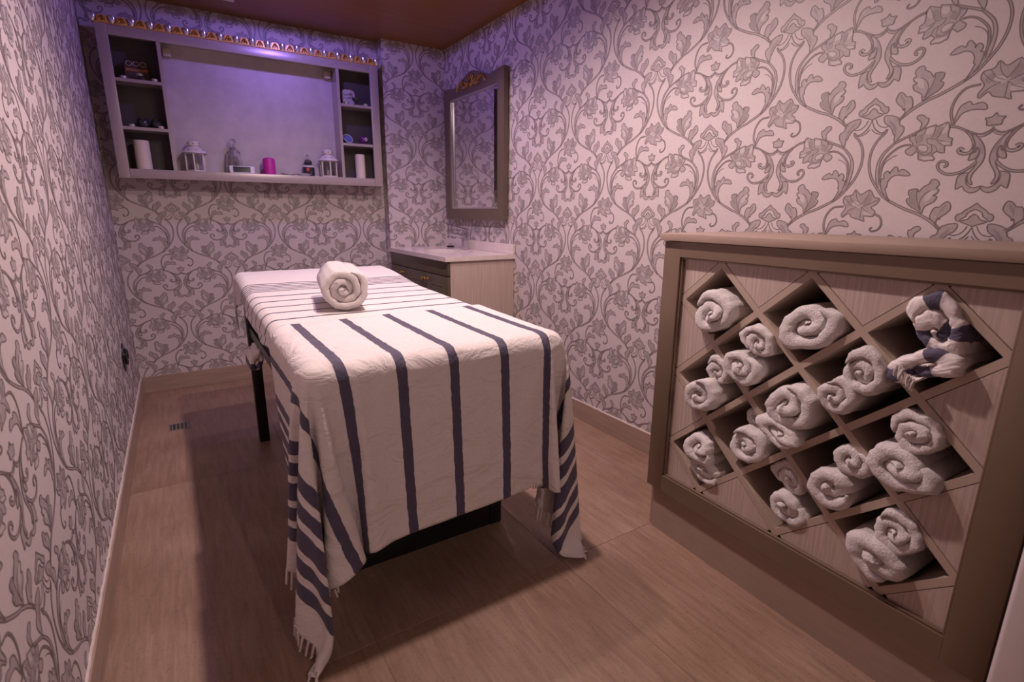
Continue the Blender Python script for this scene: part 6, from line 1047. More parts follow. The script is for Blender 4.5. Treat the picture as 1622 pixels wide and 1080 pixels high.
-5901,-16,-10,-13,-16,-20,-22,-19,3,24,27,24,26,24,21,24,28,28,16,7,-5,-8,-25,-25,-27,-32,-33,-19,-1,12,15,24,37,28,37,7,-18,-32,-36,-19,9,18,13,6,2,2,0,1,0,0,-1,0,0,0,0,0,0,3,-3,0,0,1,-2,1,1,-3,2,0,0,4,8,5,0,-7,-35,-37,-36,-19,26,37,34,35,36,22,3,-6,-5,-7,-17,-32,-29,-11,4,12,8,-7,-21,-27,-25,-13,2,9,12,7,1,2,2,4,9,12,17,21,21,
-5925,-14,-15,-14,-19,-21,-20,9,27,28,25,23,25,21,23,27,29,19,8,-2,-7,-17,-32,-25,-23,-33,-29,-12,3,13,19,23,35,31,37,5,-20,-34,-36,-17,7,20,12,7,2,2,0,1,0,3,-4,1,1,-3,2,0,-1,0,0,2,-3,2,-2,1,-1,2,0,-1,2,5,6,5,-1,-8,-37,-36,-35,-24,24,36,35,35,36,28,8,-7,-3,-5,-12,-24,-33,-23,-4,8,11,8,-9,-22,-27,-26,-14,2,8,14,8,-2,7,0,2,5,9,16,20,
-5960,-14,-14,-11,-20,-20,17,27,28,26,23,24,20,24,26,29,23,10,0,-7,-11,-29,-30,-23,-23,-33,-23,-6,6,14,22,23,29,37,36,3,-23,-35,-35,-15,6,15,17,8,1,3,0,1,0,-1,1,1,-1,-1,1,-1,2,-1,0,0,0,2,-2,0,1,-2,-1,3,3,4,7,3,-2,-9,-37,-37,-34,-28,21,36,36,33,38,31,15,-8,-2,-6,-6,-17,-30,-31,-16,2,11,11,6,-11,-22,-27,-27,-15,2,9,13,10,3,5,3,-3,3,4,14,
-5995,-11,-6,-24,-8,19,28,28,26,23,24,22,22,25,28,26,12,2,-5,-8,-24,-32,-21,-18,-33,-31,-17,1,6,25,19,20,32,30,37,2,-25,-36,-36,-12,5,19,11,11,2,2,-3,5,0,0,-1,-1,1,1,-1,2,-2,1,-1,0,0,2,-2,0,1,-1,1,2,2,5,10,-2,-1,-12,-36,-37,-33,-32,16,37,36,34,36,34,21,-4,-2,-8,-4,-9,-24,-32,-28,-1,-2,13,12,4,-12,-23,-27,-27,-17,2,7,14,12,5,1,7,4,-2,-3,
-6029,-8,-6,-1,17,27,28,27,22,25,21,22,25,27,28,15,4,-4,-6,-20,-29,-28,-13,-25,-34,-27,-10,8,8,20,7,34,33,29,36,2,-28,-36,-36,-9,2,19,9,14,3,1,1,1,2,1,-4,1,0,4,-7,1,1,4,-3,1,-1,-1,2,0,2,-1,2,0,3,5,4,5,-4,-13,-36,-37,-35,-33,12,37,37,33,34,38,26,5,-6,-10,-3,-6,-15,-29,-32,-19,-1,6,13,11,3,-13,-24,-27,-27,-19,2,9,11,13,7,3,-2,-11,-17,
-6067,11,36,-4,22,27,28,22,25,22,21,23,28,28,19,6,-2,-5,-21,-21,-33,-19,-13,-30,-28,-28,16,7,7,7,3,37,37,27,37,1,-31,-36,-36,-2,-4,18,14,11,3,3,-2,3,-1,5,-5,1,-2,2,3,-1,0,-3,2,-2,1,0,-1,3,-1,1,0,2,4,5,0,7,-6,-13,-36,-37,-36,-33,7,37,36,35,33,37,32,10,-6,-5,-11,0,-10,-21,-32,-29,-12,3,7,16,11,-1,-14,-24,-27,-27,-22,3,10,12,12,-6,-10,-19,-19,
-6085,27,27,28,26,28,21,27,21,21,23,26,29,22,8,1,-5,-23,-22,-22,-25,-14,-18,-34,-29,1,2,-7,7,7,20,38,32,32,36,0,-32,-37,-35,-8,3,16,15,12,-1,6,3,-1,2,-2,0,-4,4,1,-2,4,-4,0,2,0,-3,3,2,0,-2,5,-3,8,-1,2,7,2,-8,-13,-36,-37,-37,-34,3,35,37,35,33,37,36,7,12,-11,-11,-3,-6,-14,-27,-32,-23,-6,6,12,10,14,-3,-15,-25,-27,-27,-24,7,16,-12,-12,-9,-21,-17,
-6058,27,27,26,25,29,19,26,19,22,25,29,23,12,2,-11,-6,-22,-21,-33,-20,-18,-16,-22,-26,-24,12,3,1,21,19,37,34,30,37,-3,-33,-36,-36,-8,5,15,15,12,4,2,0,-1,3,2,-1,2,-2,-1,1,-3,4,-1,0,0,1,0,-1,2,0,2,1,3,2,3,6,2,-13,-10,-37,-37,-37,-34,-3,35,37,35,34,35,36,23,7,-9,-11,-6,-2,-9,-21,-31,-29,-16,-1,9,13,13,9,-4,-16,-26,-27,-27,-26,-2,6,-22,-22,-21,-19,
-6031,27,27,26,26,26,22,17,20,24,28,26,14,3,-6,-9,-16,-20,-30,-26,-14,-13,-33,-23,-23,-19,4,8,16,18,25,32,33,34,36,-4,-35,-36,-36,-9,9,15,14,10,2,6,1,0,1,0,0,-1,1,0,2,0,-1,1,-1,1,0,0,2,0,0,-1,6,2,0,5,4,2,-10,-15,-36,-37,-37,-36,-7,34,36,36,35,34,36,29,12,-12,-6,-9,0,-7,-14,-26,-32,-24,-10,3,14,11,14,6,-5,-18,-26,-27,-27,-24,-28,-24,-24,-19,-20,
438,37,38,38,40,38,38,38,38,38,39,38,38,38,39,38,38,38,38,38,39,38,39,38,38,39,38,37,39,38,39,39,38,33,22,10,-1,-1,-1,-1,1,2,-4,0,1,2,-2,3,-5,4,0,-4,3,2,-2,1,3,-4,-1,0,2,-1,0,0,1,-3,0,-2,6,-2,3,-3,-1,2,-1,2,0,1,-1,-17,-28,-37,-38,-39,-38,-38,-39,-38,-38,-39,-37,-39,-38,-39,-38,-38,-38,-38,-39,-38,-38,-38,-38,-38,-38,-38,-39,-38,-38,-39,-38,-38,-38,
439,37,38,38,39,38,38,38,38,38,39,38,38,38,38,38,39,38,39,38,38,39,37,40,37,39,38,38,39,38,38,38,39,33,21,10,-1,-1,-1,-2,1,0,0,1,1,-1,-1,-2,1,1,-3,5,-2,0,2,0,-1,-2,2,0,-2,4,-1,-4,3,-2,4,-1,-3,1,1,0,3,-2,-1,2,0,1,-1,-17,-29,-36,-39,-39,-38,-38,-39,-38,-38,-38,-39,-37,-39,-39,-38,-38,-38,-38,-38,-39,-38,-38,-38,-39,-37,-38,-39,-37,-39,-39,-38,-38,-37,
439,37,39,37,39,39,38,38,37,39,37,39,38,38,38,40,38,38,38,38,38,38,39,39,38,38,38,38,39,38,39,39,37,33,21,9,-1,-2,-1,-1,0,-1,0,1,0,1,1,2,-1,-2,2,-3,4,-1,-4,4,0,-6,4,0,-2,1,0,3,-1,4,-5,3,-2,1,-3,-1,2,2,2,-1,1,0,-2,-17,-29,-37,-39,-37,-39,-39,-38,-38,-38,-39,-38,-39,-37,-37,-40,-38,-38,-39,-37,-39,-37,-39,-38,-38,-39,-38,-38,-38,-38,-38,-39,-37,-38,
440,37,38,38,38,39,38,38,38,39,38,37,39,38,38,39,38,38,38,39,37,39,38,39,38,38,39,37,39,38,38,39,38,33,21,8,-2,0,-2,1,-2,1,0,1,-2,0,2,2,-2,0,-1,2,-1,2,-2,-2,1,-1,0,4,-1,-3,5,-3,-2,3,-1,-1,-2,3,1,-5,5,0,-2,2,1,1,-3,-17,-30,-36,-39,-38,-39,-38,-38,-38,-38,-39,-37,-39,-38,-39,-38,-37,-39,-38,-38,-39,-38,-38,-38,-39,-38,-39,-37,-38,-39,-38,-38,-38,-37,
439,38,38,38,38,38,39,38,38,39,38,38,38,38,39,38,38,38,39,38,39,37,39,38,38,39,37,39,38,39,38,39,37,33,20,8,-3,0,0,-2,-1,3,-2,0,1,1,-5,3,2,-1,-1,1,3,-3,2,0,-2,1,-1,0,-1,3,-2,0,-1,5,-2,-1,-1,-1,2,1,-3,4,-1,0,1,1,-3,-18,-30,-36,-39,-38,-38,-39,-38,-38,-38,-39,-38,-38,-39,-38,-38,-38,-39,-38,-38,-38,-37,-39,-39,-38,-38,-38,-38,-39,-38,-38,-38,-38,-37,
440,37,38,39,38,38,38,38,39,38,38,38,38,38,39,38,38,38,39,38,38,38,38,40,38,38,38,38,38,39,39,37,38,33,19,8,-3,0,-1,4,-6,2,0,-1,-1,5,-2,-4,2,2,0,-3,2,1,0,0,-3,6,-3,3,1,-5,-1,3,-2,0,-1,5,-4,-1,1,-1,2,-1,-1,3,1,1,-4,-18,-30,-36,-39,-38,-39,-38,-38,-38,-39,-38,-38,-38,-38,-38,-39,-38,-39,-37,-38,-39,-38,-38,-38,-39,-37,-40,-37,-38,-39,-38,-38,-37,-38,
440,38,37,38,39,38,39,37,38,40,37,39,38,38,38,39,38,37,39,38,39,38,38,39,38,37,39,38,38,39,38,39,37,32,19,8,-2,-1,-1,-1,1,-1,2,0,0,1,2,-7,3,-1,1,-2,2,0,-1,1,0,-3,5,-2,-1,2,-1,-3,5,-4,2,1,2,0,-2,-1,0,3,1,-2,0,2,-5,-18,-30,-36,-39,-38,-38,-39,-39,-38,-38,-38,-37,-39,-39,-37,-39,-38,-38,-39,-38,-38,-39,-37,-38,-38,-39,-38,-39,-38,-38,-37,-39,-38,-37,
441,36,38,39,37,39,38,38,39,38,38,39,38,38,38,38,39,38,38,39,38,38,39,38,38,38,39,38,38,39,38,38,38,31,19,7,-2,-1,1,3,-6,3,-1,-2,0,2,1,-1,-3,1,1,2,-1,0,1,-2,0,0,-2,3,0,1,-3,0,3,-1,2,-4,2,-1,1,-1,2,1,-1,0,1,2,-6,-18,-31,-37,-38,-39,-38,-38,-37,-40,-37,-38,-39,-38,-39,-38,-38,-38,-39,-38,-38,-38,-38,-38,-39,-38,-38,-39,-37,-39,-38,-38,-39,-37,-37,
441,37,38,38,39,37,39,38,39,37,38,39,38,38,38,38,40,38,37,39,38,39,38,38,38,38,39,38,38,39,39,38,36,31,19,6,-1,-1,-5,4,0,1,1,-4,4,-5,3,1,3,-5,-2,4,-2,4,-4,0,3,-2,2,-4,5,-3,2,-3,-1,2,1,2,-2,1,0,4,-6,3,-2,2,0,2,-7,-18,-31,-37,-38,-38,-39,-38,-39,-38,-38,-37,-39,-39,-38,-38,-39,-38,-38,-39,-37,-38,-38,-39,-38,-38,-37,-40,-38,-38,-38,-38,-38,-38,-38,
441,37,38,38,39,38,38,38,39,38,37,38,40,38,38,38,39,38,38,38,38,39,38,39,38,38,39,37,39,38,39,38,37,30,18,6,-2,0,-1,-1,-1,0,-1,3,0,-2,0,1,0,-1,3,-1,0,1,-2,3,-3,2,0,-1,1,-3,0,2,-1,2,0,1,-1,0,0,-1,0,4,-6,4,1,2,-8,-17,-32,-37,-39,-38,-38,-39,-37,-39,-39,-37,-39,-38,-38,-38,-38,-39,-38,-38,-38,-39,-38,-37,-39,-38,-38,-39,-38,-38,-38,-39,-37,-38,-37,
441,37,39,37,39,38,38,39,38,38,38,38,39,37,40,37,40,37,38,39,38,38,39,37,39,38,38,39,38,38,39,38,38,28,19,5,-2,0,0,-2,2,-3,2,-4,6,0,-3,-1,-2,1,3,0,-3,2,0,2,0,-1,0,0,-3,3,0,1,-4,4,-2,2,1,-4,0,4,-3,0,2,1,0,3,-7,-18,-32,-38,-38,-39,-38,-38,-39,-38,-38,-38,-38,-39,-38,-39,-38,-37,-39,-38,-39,-38,-37,-39,-38,-38,-39,-38,-38,-38,-38,-38,-39,-37,-37,
441,37,39,37,39,38,38,39,38,38,38,39,37,39,38,38,39,38,39,37,40,38,37,39,38,39,38,38,38,39,37,39,37,29,19,4,-2,0,-4,1,1,2,0,-1,2,-1,1,-4,-1,2,2,-1,1,0,0,0,-2,3,-4,2,-2,3,-3,4,-4,3,-1,-1,3,-2,3,-4,0,-2,4,1,0,3,-8,-18,-33,-38,-38,-39,-37,-38,-38,-39,-38,-39,-38,-38,-38,-39,-38,-38,-37,-39,-38,-39,-38,-38,-38,-38,-38,-39,-38,-38,-38,-39,-37,-38,-38,
442,37,38,38,39,37,39,39,37,37,40,38,39,37,39,39,37,39,38,37,39,39,37,39,39,38,38,38,38,39,38,39,37,28,18,3,-1,0,-3,1,0,-1,0,1,2,-1,-1,1,-2,3,0,-1,-3,6,-8,3,0,3,-4,3,0,0,1,1,-1,-1,-4,7,-3,-3,4,2,-3,-2,6,-2,1,2,-8,-20,-32,-36,-40,-38,-39,-38,-38,-38,-38,-38,-39,-38,-38,-38,-39,-38,-38,-39,-37,-39,-39,-37,-38,-39,-38,-38,-37,-39,-38,-39,-38,-37,-38,
442,37,38,38,39,38,38,38,39,38,38,38,39,37,39,38,39,37,39,39,38,38,38,39,37,39,38,38,39,38,39,38,37,28,18,2,-1,0,-2,3,-3,0,-1,3,-2,2,-1,0,0,0,0,-1,-3,5,2,-1,2,-3,-3,0,3,0,-1,1,-2,2,-1,1,1,-2,3,0,-4,5,-5,3,2,1,-9,-19,-33,-37,-39,-38,-38,-39,-38,-38,-38,-38,-40,-38,-38,-38,-38,-38,-38,-38,-38,-39,-38,-38,-38,-39,-38,-38,-37,-39,-38,-39,-38,-38,-37,
442,37,39,38,38,38,38,39,38,38,39,38,37,39,38,39,38,38,38,39,38,38,38,39,38,38,38,39,38,38,38,40,35,29,17,2,-1,0,-1,0,-1,1,-1,1,-2,3,0,0,-2,4,0,-3,-1,0,2,1,-3,-2,4,-1,0,1,-3,2,0,1,1,-2,-1,3,-1,-1,-3,2,2,1,1,1,-8,-21,-32,-38,-38,-38,-38,-39,-38,-39,-38,-38,-38,-39,-37,-39,-38,-38,-38,-39,-39,-37,-39,-38,-38,-37,-39,-38,-38,-39,-38,-38,-38,-38,-37,
443,36,39,38,38,39,38,38,38,39,37,39,38,38,39,38,39,38,38,38,38,38,39,38,38,39,38,38,38,39,38,39,36,27,17,1,0,0,-1,1,0,-1,0,-3,-2,3,4,-2,-4,3,1,-3,4,-3,3,-1,5,-7,2,-2,4,-2,2,-2,-2,1,-1,1,1,2,0,-1,-2,2,1,0,1,1,-9,-21,-32,-38,-39,-38,-38,-38,-38,-39,-38,-38,-38,-39,-38,-38,-38,-38,-38,-39,-37,-39,-39,-38,-38,-39,-37,-39,-37,-39,-38,-38,-38,-38,-37,
443,38,37,39,37,39,38,37,40,38,38,38,38,39,39,37,39,38,38,39,37,39,38,39,37,39,38,38,38,39,38,39,35,27,17,1,0,-1,-1,0,0,1,-1,0,-1,4,-2,-1,2,-2,0,2,0,0,-4,3,0,1,-3,0,2,-1,-1,2,1,-1,2,-3,2,-1,-1,1,-1,1,1,1,2,0,-10,-21,-33,-37,-39,-38,-38,-38,-38,-39,-38,-38,-39,-37,-39,-38,-38,-39,-38,-38,-38,-38,-39,-38,-37,-40,-38,-38,-38,-37,-39,-38,-38,-38,-37,
443,38,38,38,38,39,37,39,38,38,38,39,38,38,38,38,39,38,38,39,38,38,38,39,37,39,38,39,37,40,38,37,37,26,16,1,0,0,-2,-1,0,2,1,-2,0,1,-4,4,-1,-3,5,-3,3,1,-4,0,2,-3,4,-1,1,-4,3,1,-4,4,-3,2,-2,3,2,-3,0,2,-1,1,2,0,-10,-21,-33,-38,-38,-39,-38,-38,-38,-39,-38,-38,-39,-38,-38,-38,-39,-38,-38,-37,-39,-37,-40,-38,-38,-39,-37,-38,-39,-38,-38,-38,-38,-38,-37,
443,38,38,38,39,38,38,38,38,39,38,38,38,39,37,39,38,38,39,38,39,37,39,38,38,38,39,37,40,37,38,39,36,26,15,2,-1,0,-2,1,0,3,-2,-2,0,2,-2,0,-2,2,-2,3,0,1,1,-3,3,-4,2,1,2,-5,1,1,0,-2,-1,1,2,-2,5,-1,-5,2,3,0,2,0,-10,-22,-34,-38,-38,-38,-38,-38,-38,-39,-39,-37,-39,-38,-38,-38,-39,-37,-39,-38,-39,-38,-38,-38,-38,-38,-38,-39,-39,-38,-37,-38,-39,-37,-38,
443,39,38,38,38,38,38,39,37,39,38,39,37,40,37,38,39,38,38,38,39,38,38,38,39,38,38,39,37,39,38,39,35,26,14,2,-1,0,-4,3,-3,2,1,-2,1,-1,-3,2,-1,3,-1,1,0,2,-2,0,1,2,-2,0,-1,0,-2,3,-1,0,4,-4,1,-1,3,-2,3,-3,1,1,1,1,-11,-23,-33,-37,-38,-40,-37,-39,-38,-39,-38,-38,-38,-38,-38,-39,-38,-38,-38,-38,-38,-39,-38,-38,-38,-39,-38,-38,-38,-38,-38,-38,-39,-37,-38,
444,38,38,38,38,39,39,37,38,39,38,38,38,39,38,38,38,38,39,37,39,39,37,39,37,39,39,38,38,38,39,38,34,26,14,3,-1,-1,0,-4,3,1,0,-1,0,-3,1,3,1,-2,-1,0,2,2,-2,-2,2,-1,3,-2,-1,0,-2,0,1,0,1,0,1,1,-2,0,-3,4,0,1,1,0,-10,-23,-33,-39,-37,-40,-38,-38,-38,-38,-39,-38,-38,-38,-39,-38,-38,-38,-38,-38,-38,-38,-39,-38,-38,-39,-37,-40,-37,-38,-39,-38,-38,-38,-37,
445,37,39,37,39,38,39,38,38,38,38,38,39,38,38,39,38,38,39,37,39,38,38,38,38,39,38,38,38,39,38,38,34,27,13,2,0,-1,0,-1,-3,0,2,-4,2,2,0,-1,2,-2,0,0,-1,1,0,1,-5,5,-1,0,1,-1,2,1,-1,0,-1,0,-2,1,3,-1,-2,1,1,1,1,-1,-10,-23,-34,-38,-38,-40,-37,-38,-38,-38,-39,-38,-38,-38,-38,-38,-39,-38,-38,-39,-37,-39,-38,-39,-37,-38,-39,-38,-38,-38,-39,-38,-38,-38,-37,
445,39,37,39,38,38,38,39,36,38,39,38,38,38,38,40,38,38,39,38,38,39,38,39,37,39,37,39,38,38,38,36,36,26,13,2,0,0,2,-6,3,-3,-2,-1,2,0,1,-2,6,0,-7,4,1,-2,0,2,-1,-3,4,-2,3,-4,-2,4,2,-2,0,-2,3,-4,4,-3,1,-1,3,1,1,-1,-10,-24,-35,-37,-38,-38,-39,-38,-38,-38,-39,-38,-38,-39,-38,-38,-37,-39,-39,-38,-37,-39,-38,-38,-39,-38,-37,-39,-38,-39,-39,-36,-40,-38,-36,
447,37,38,38,39,37,40,35,39,37,40,38,39,37,39,38,38,39,37,39,39,38,38,38,38,39,38,39,38,38,39,39,32,24,14,1,0,0,-2,0,-1,0,0,0,0,0,0,0,1,0,-1,2,-2,1,0,-1,2,-2,0,0,0,-1,0,1,-1,1,1,-1,1,-3,1,1,3,-2,1,0,1,0,-12,-25,-33,-38,-38,-39,-38,-38,-38,-38,-38,-39,-38,-38,-38,-39,-38,-38,-39,-37,-39,-37,-39,-38,-38,-39,-38,-38,-37,-39,-39,-37,-39,-37,-37,
447,38,38,38,38,38,39,38,39,37,39,38,38,39,38,38,38,38,38,38,39,38,39,39,38,38,37,39,38,37,37,31,37,29,14,0,0,-2,0,0,0,0,0,0,-1,1,-1,1,0,0,1,0,0,-1,0,0,1,2,-3,-1,0,0,1,0,0,0,0,0,0,0,0,0,1,0,0,1,1,0,-14,-22,-37,-40,-36,-38,-38,-38,-38,-39,-38,-37,-38,-38,-39,-38,-38,-38,-38,-39,-38,-38,-38,-39,-38,-38,-38,-38,-38,-38,-39,-38,-38,-38,-37,
448,38,37,39,38,39,38,38,38,37,39,38,38,38,37,39,38,38,38,38,38,37,39,37,38,37,37,38,33,37,37,40,36,32,15,2,-3,0,-1,-1,1,0,0,0,0,0,0,-1,0,0,1,1,-1,0,-2,2,0,0,1,-3,1,0,-1,1,0,0,0,0,0,1,0,0,0,0,1,1,1,-2,-15,-27,-29,-37,-37,-38,-38,-39,-38,-38,-38,-39,-38,-38,-39,-38,-38,-38,-40,-37,-38,-39,-38,-38,-39,-37,-39,-38,-38,-38,-39,-37,-39,-38,-37,
449,38,38,37,38,37,35,38,39,38,37,39,38,37,39,38,37,37,38,38,38,37,38,36,38,38,36,37,36,35,36,40,38,33,14,5,0,-1,0,-1,0,1,1,0,0,-1,0,1,0,0,0,3,-3,0,0,1,0,1,-2,0,-2,0,0,0,0,0,0,0,1,0,0,1,0,0,1,1,2,-3,-15,-32,-36,-31,-37,-37,-37,-38,-37,-38,-37,-38,-38,-39,-38,-37,-39,-38,-39,-38,-38,-38,-39,-39,-38,-38,-38,-38,-39,-38,-38,-39,-37,-38,-36,
442,38,38,38,36,38,38,37,39,38,36,39,37,38,37,38,37,38,38,37,37,38,37,36,38,36,35,36,36,36,36,29,42,34,14,6,0,0,1,1,1,1,1,0,0,0,1,0,1,0,1,0,1,0,0,1,1,0,1,0,0,0,0,0,1,0,1,0,0,1,0,0,0,0,1,2,1,-6,-14,-33,-38,-39,-35,-35,-36,-37,-36,-38,-37,-38,-36,-38,-37,-37,-38,-39,-37,-38,-38,-37,-39,-38,-38,-38,-38,-39,-38,-38,-38,-38,-38,-38,-37,
434,37,37,38,37,38,37,39,37,37,38,38,37,38,38,37,38,36,39,37,37,37,35,38,36,35,35,37,35,34,31,36,35,18,16,6,3,4,2,1,2,0,1,1,0,2,0,1,1,2,0,1,0,2,0,1,2,1,0,0,1,1,0,0,1,1,1,1,1,1,1,1,0,-1,1,-1,3,-4,-17,-34,-37,-37,-35,-36,-35,-34,-35,-37,-37,-37,-37,-37,-37,-37,-39,-36,-38,-37,-37,-38,-38,-37,-38,-37,-38,-39,-37,-38,-37,-38,-38,-38,-37,
424,37,37,38,37,39,37,38,37,38,38,37,38,37,38,36,38,38,36,37,35,36,37,34,36,35,36,35,34,34,34,27,22,12,23,3,3,6,3,0,4,0,2,0,2,1,1,1,0,2,0,2,1,2,0,2,1,0,2,1,0,2,0,2,0,2,2,0,1,1,1,1,1,0,-1,1,-3,-4,-12,-29,-37,-35,-30,-33,-36,-36,-34,-36,-35,-36,-37,-35,-38,-37,-37,-38,-36,-38,-37,-38,-37,-37,-38,-38,-37,-37,-38,-37,-38,-38,-37,-38,-36,
414,38,37,37,39,37,37,38,38,37,38,37,37,37,36,37,38,35,36,35,35,36,36,36,35,35,34,34,32,33,26,25,20,17,10,4,5,5,4,3,1,1,1,1,0,2,0,1,2,1,1,2,0,1,2,2,0,2,1,1,1,1,1,1,2,1,1,1,2,0,2,2,0,-1,5,-7,-2,-6,-13,-16,-28,-34,-35,-30,-35,-34,-34,-36,-33,-37,-34,-36,-36,-36,-36,-36,-38,-37,-38,-37,-37,-38,-37,-37,-37,-37,-38,-37,-37,-37,-37,-36,-36,
404,37,38,38,37,38,38,37,38,37,37,36,37,35,36,36,35,35,37,35,37,36,33,36,34,32,34,33,30,26,27,21,21,15,6,4,4,5,5,3,0,1,0,2,0,2,1,1,1,2,0,2,2,1,0,1,2,2,0,1,1,2,1,1,1,1,1,1,1,2,1,1,2,1,3,-1,-9,-7,-9,-14,-20,-26,-35,-33,-31,-34,-35,-34,-34,-35,-35,-35,-35,-35,-36,-35,-36,-37,-38,-36,-38,-37,-37,-36,-38,-37,-37,-38,-36,-38,-38,-35,-36,
394,39,37,37,37,38,37,38,36,35,35,38,35,36,34,36,36,36,35,35,35,35,34,34,32,33,31,32,25,27,23,20,20,12,5,4,5,4,4,4,0,1,0,2,1,1,1,2,0,1,2,1,2,0,1,2,1,0,2,1,1,1,1,2,1,1,1,1,2,1,1,1,1,2,3,0,-9,-7,-10,-10,-19,-21,-28,-33,-32,-31,-33,-35,-35,-34,-33,-36,-34,-35,-34,-35,-37,-35,-36,-36,-37,-37,-36,-37,-37,-38,-36,-38,-36,-37,-38,-36,-36,
384,39,37,36,38,37,36,35,36,35,35,35,36,35,35,37,35,35,35,36,32,35,33,32,32,33,28,25,27,26,20,19,18,12,4,4,4,4,4,3,0,1,1,2,0,1,2,1,1,1,1,1,2,0,3,0,1,1,2,1,1,2,1,1,0,2,2,0,2,0,2,1,1,2,2,2,-5,-10,-10,-12,-12,-22,-23,-29,-31,-32,-32,-33,-32,-33,-35,-35,-35,-33,-36,-34,-34,-35,-35,-36,-35,-36,-37,-36,-36,-38,-38,-35,-37,-38,-38,-35,-36,
375,37,36,36,36,34,36,35,36,35,35,35,37,34,36,35,35,34,34,35,31,33,33,32,31,28,25,28,25,23,20,18,17,10,3,5,3,5,3,3,1,0,1,0,2,1,2,1,1,1,1,2,0,1,2,1,2,0,2,0,1,1,2,1,2,0,3,0,1,1,3,0,2,2,0,2,-3,-9,-10,-12,-12,-18,-21,-24,-30,-30,-32,-32,-31,-33,-34,-33,-36,-33,-35,-35,-35,-34,-34,-34,-36,-34,-36,-35,-35,-37,-36,-37,-37,-36,-38,-36,-36,
362,35,35,35,35,36,34,37,34,36,34,36,36,35,34,35,34,34,33,32,33,31,34,30,26,27,27,26,23,21,18,18,17,8,2,5,4,4,4,2,0,1,2,0,1,1,1,1,1,2,0,3,1,1,0,2,0,2,1,2,1,1,1,1,2,0,2,1,1,1,2,1,2,1,1,2,-1,-9,-10,-13,-11,-15,-20,-23,-25,-30,-30,-31,-30,-32,-32,-34,-33,-34,-34,-35,-34,-35,-34,-35,-35,-34,-34,-34,-36,-36,-35,-36,-35,-36,-37,-37,-35,
344,35,35,35,35,36,36,35,35,35,37,33,35,35,33,34,34,33,31,33,31,32,32,25,27,26,27,24,22,21,17,17,15,6,3,4,5,4,3,1,2,0,2,0,1,1,1,2,1,0,2,1,2,0,2,1,1,1,0,2,1,1,2,2,0,2,0,2,1,1,1,2,2,2,1,1,-1,-8,-9,-12,-12,-14,-18,-22,-23,-25,-29,-31,-30,-32,-31,-32,-32,-33,-33,-33,-36,-34,-35,-35,-34,-34,-34,-35,-34,-34,-36,-35,-35,-35,-36,-34,-35,
326,36,34,36,35,35,36,36,35,35,33,35,34,34,34,32,33,32,31,33,31,31,25,26,28,26,25,21,21,20,17,17,13,6,2,5,4,4,2,3,-1,2,1,1,1,1,1,1,1,1,2,1,1,1,1,2,0,2,1,1,2,1,1,1,1,2,0,2,1,1,1,2,1,2,1,2,0,-7,-9,-12,-12,-14,-16,-20,-22,-24,-25,-30,-29,-31,-32,-31,-31,-31,-33,-33,-34,-34,-34,-34,-35,-35,-33,-36,-34,-35,-33,-35,-35,-36,-34,-33,-34,
309,35,35,35,36,35,35,34,36,34,33,34,34,34,32,33,30,32,33,31,28,27,26,26,29,23,23,23,20,16,18,16,12,5,3,4,4,4,1,4,0,0,1,2,1,1,2,0,2,0,2,1,1,2,0,1,1,2,1,1,2,1,1,1,1,2,0,1,2,1,2,1,2,1,1,2,-1,-5,-8,-12,-13,-14,-14,-17,-22,-23,-24,-27,-28,-30,-31,-29,-32,-31,-31,-31,-33,-34,-34,-34,-34,-34,-36,-33,-35,-35,-35,-34,-34,-34,-34,-33,-33,
291,36,34,36,34,36,34,35,31,36,33,34,32,33,32,32,32,32,31,29,25,26,27,26,26,23,21,21,20,17,17,15,11,3,3,5,5,2,3,2,1,0,1,2,0,1,2,1,0,3,0,1,2,0,2,1,2,1,0,2,1,2,0,1,1,2,1,2,0,2,0,3,2,1,1,1,1,-6,-8,-10,-14,-11,-17,-16,-18,-23,-23,-25,-24,-29,-31,-29,-32,-30,-31,-30,-32,-33,-32,-34,-34,-35,-34,-35,-34,-34,-35,-34,-33,-36,-34,-33,-32,
274,35,35,34,35,35,34,32,35,32,33,33,32,31,32,32,32,31,27,28,25,27,26,26,24,22,20,22,17,18,15,13,12,3,3,5,4,2,2,3,1,0,2,0,0,2,2,1,1,1,1,1,2,0,2,1,1,1,1,1,2,1,2,0,2,1,1,1,1,2,1,1,3,0,1,2,1,-5,-8,-10,-13,-13,-14,-15,-18,-20,-23,-23,-24,-27,-29,-30,-30,-31,-30,-30,-30,-32,-32,-33,-33,-34,-32,-36,-34,-35,-33,-36,-33,-35,-36,-31,-33,
256,34,35,34,35,33,34,32,34,32,31,34,30,32,32,32,32,26,25,27,26,27,26,25,22,22,20,19,18,16,16,12,11,1,4,5,4,2,3,1,2,0,1,1,1,1,2,1,1,1,1,2,1,1,1,1,1,1,1,1,2,0,1,2,2,0,2,1,2,1,1,2,1,1,2,1,1,-5,-6,-10,-12,-14,-14,-15,-15,-19,-22,-24,-24,-24,-27,-28,-30,-30,-31,-29,-30,-31,-30,-32,-33,-33,-33,-33,-34,-35,-34,-35,-34,-34,-35,-33,-32,
237,35,32,36,33,34,32,32,32,33,30,32,32,33,30,31,26,26,27,26,26,29,24,22,21,22,19,18,19,16,15,10,11,1,4,4,4,3,1,2,1,1,2,-1,2,1,1,1,1,1,2,1,2,1,0,2,1,2,0,2,0,2,0,2,1,1,2,1,1,2,1,1,2,1,0,3,1,-4,-6,-12,-10,-12,-15,-14,-16,-17,-20,-23,-23,-24,-24,-28,-28,-29,-30,-31,-29,-30,-31,-31,-31,-32,-32,-33,-34,-33,-35,-35,-33,-36,-33,-34,-32,
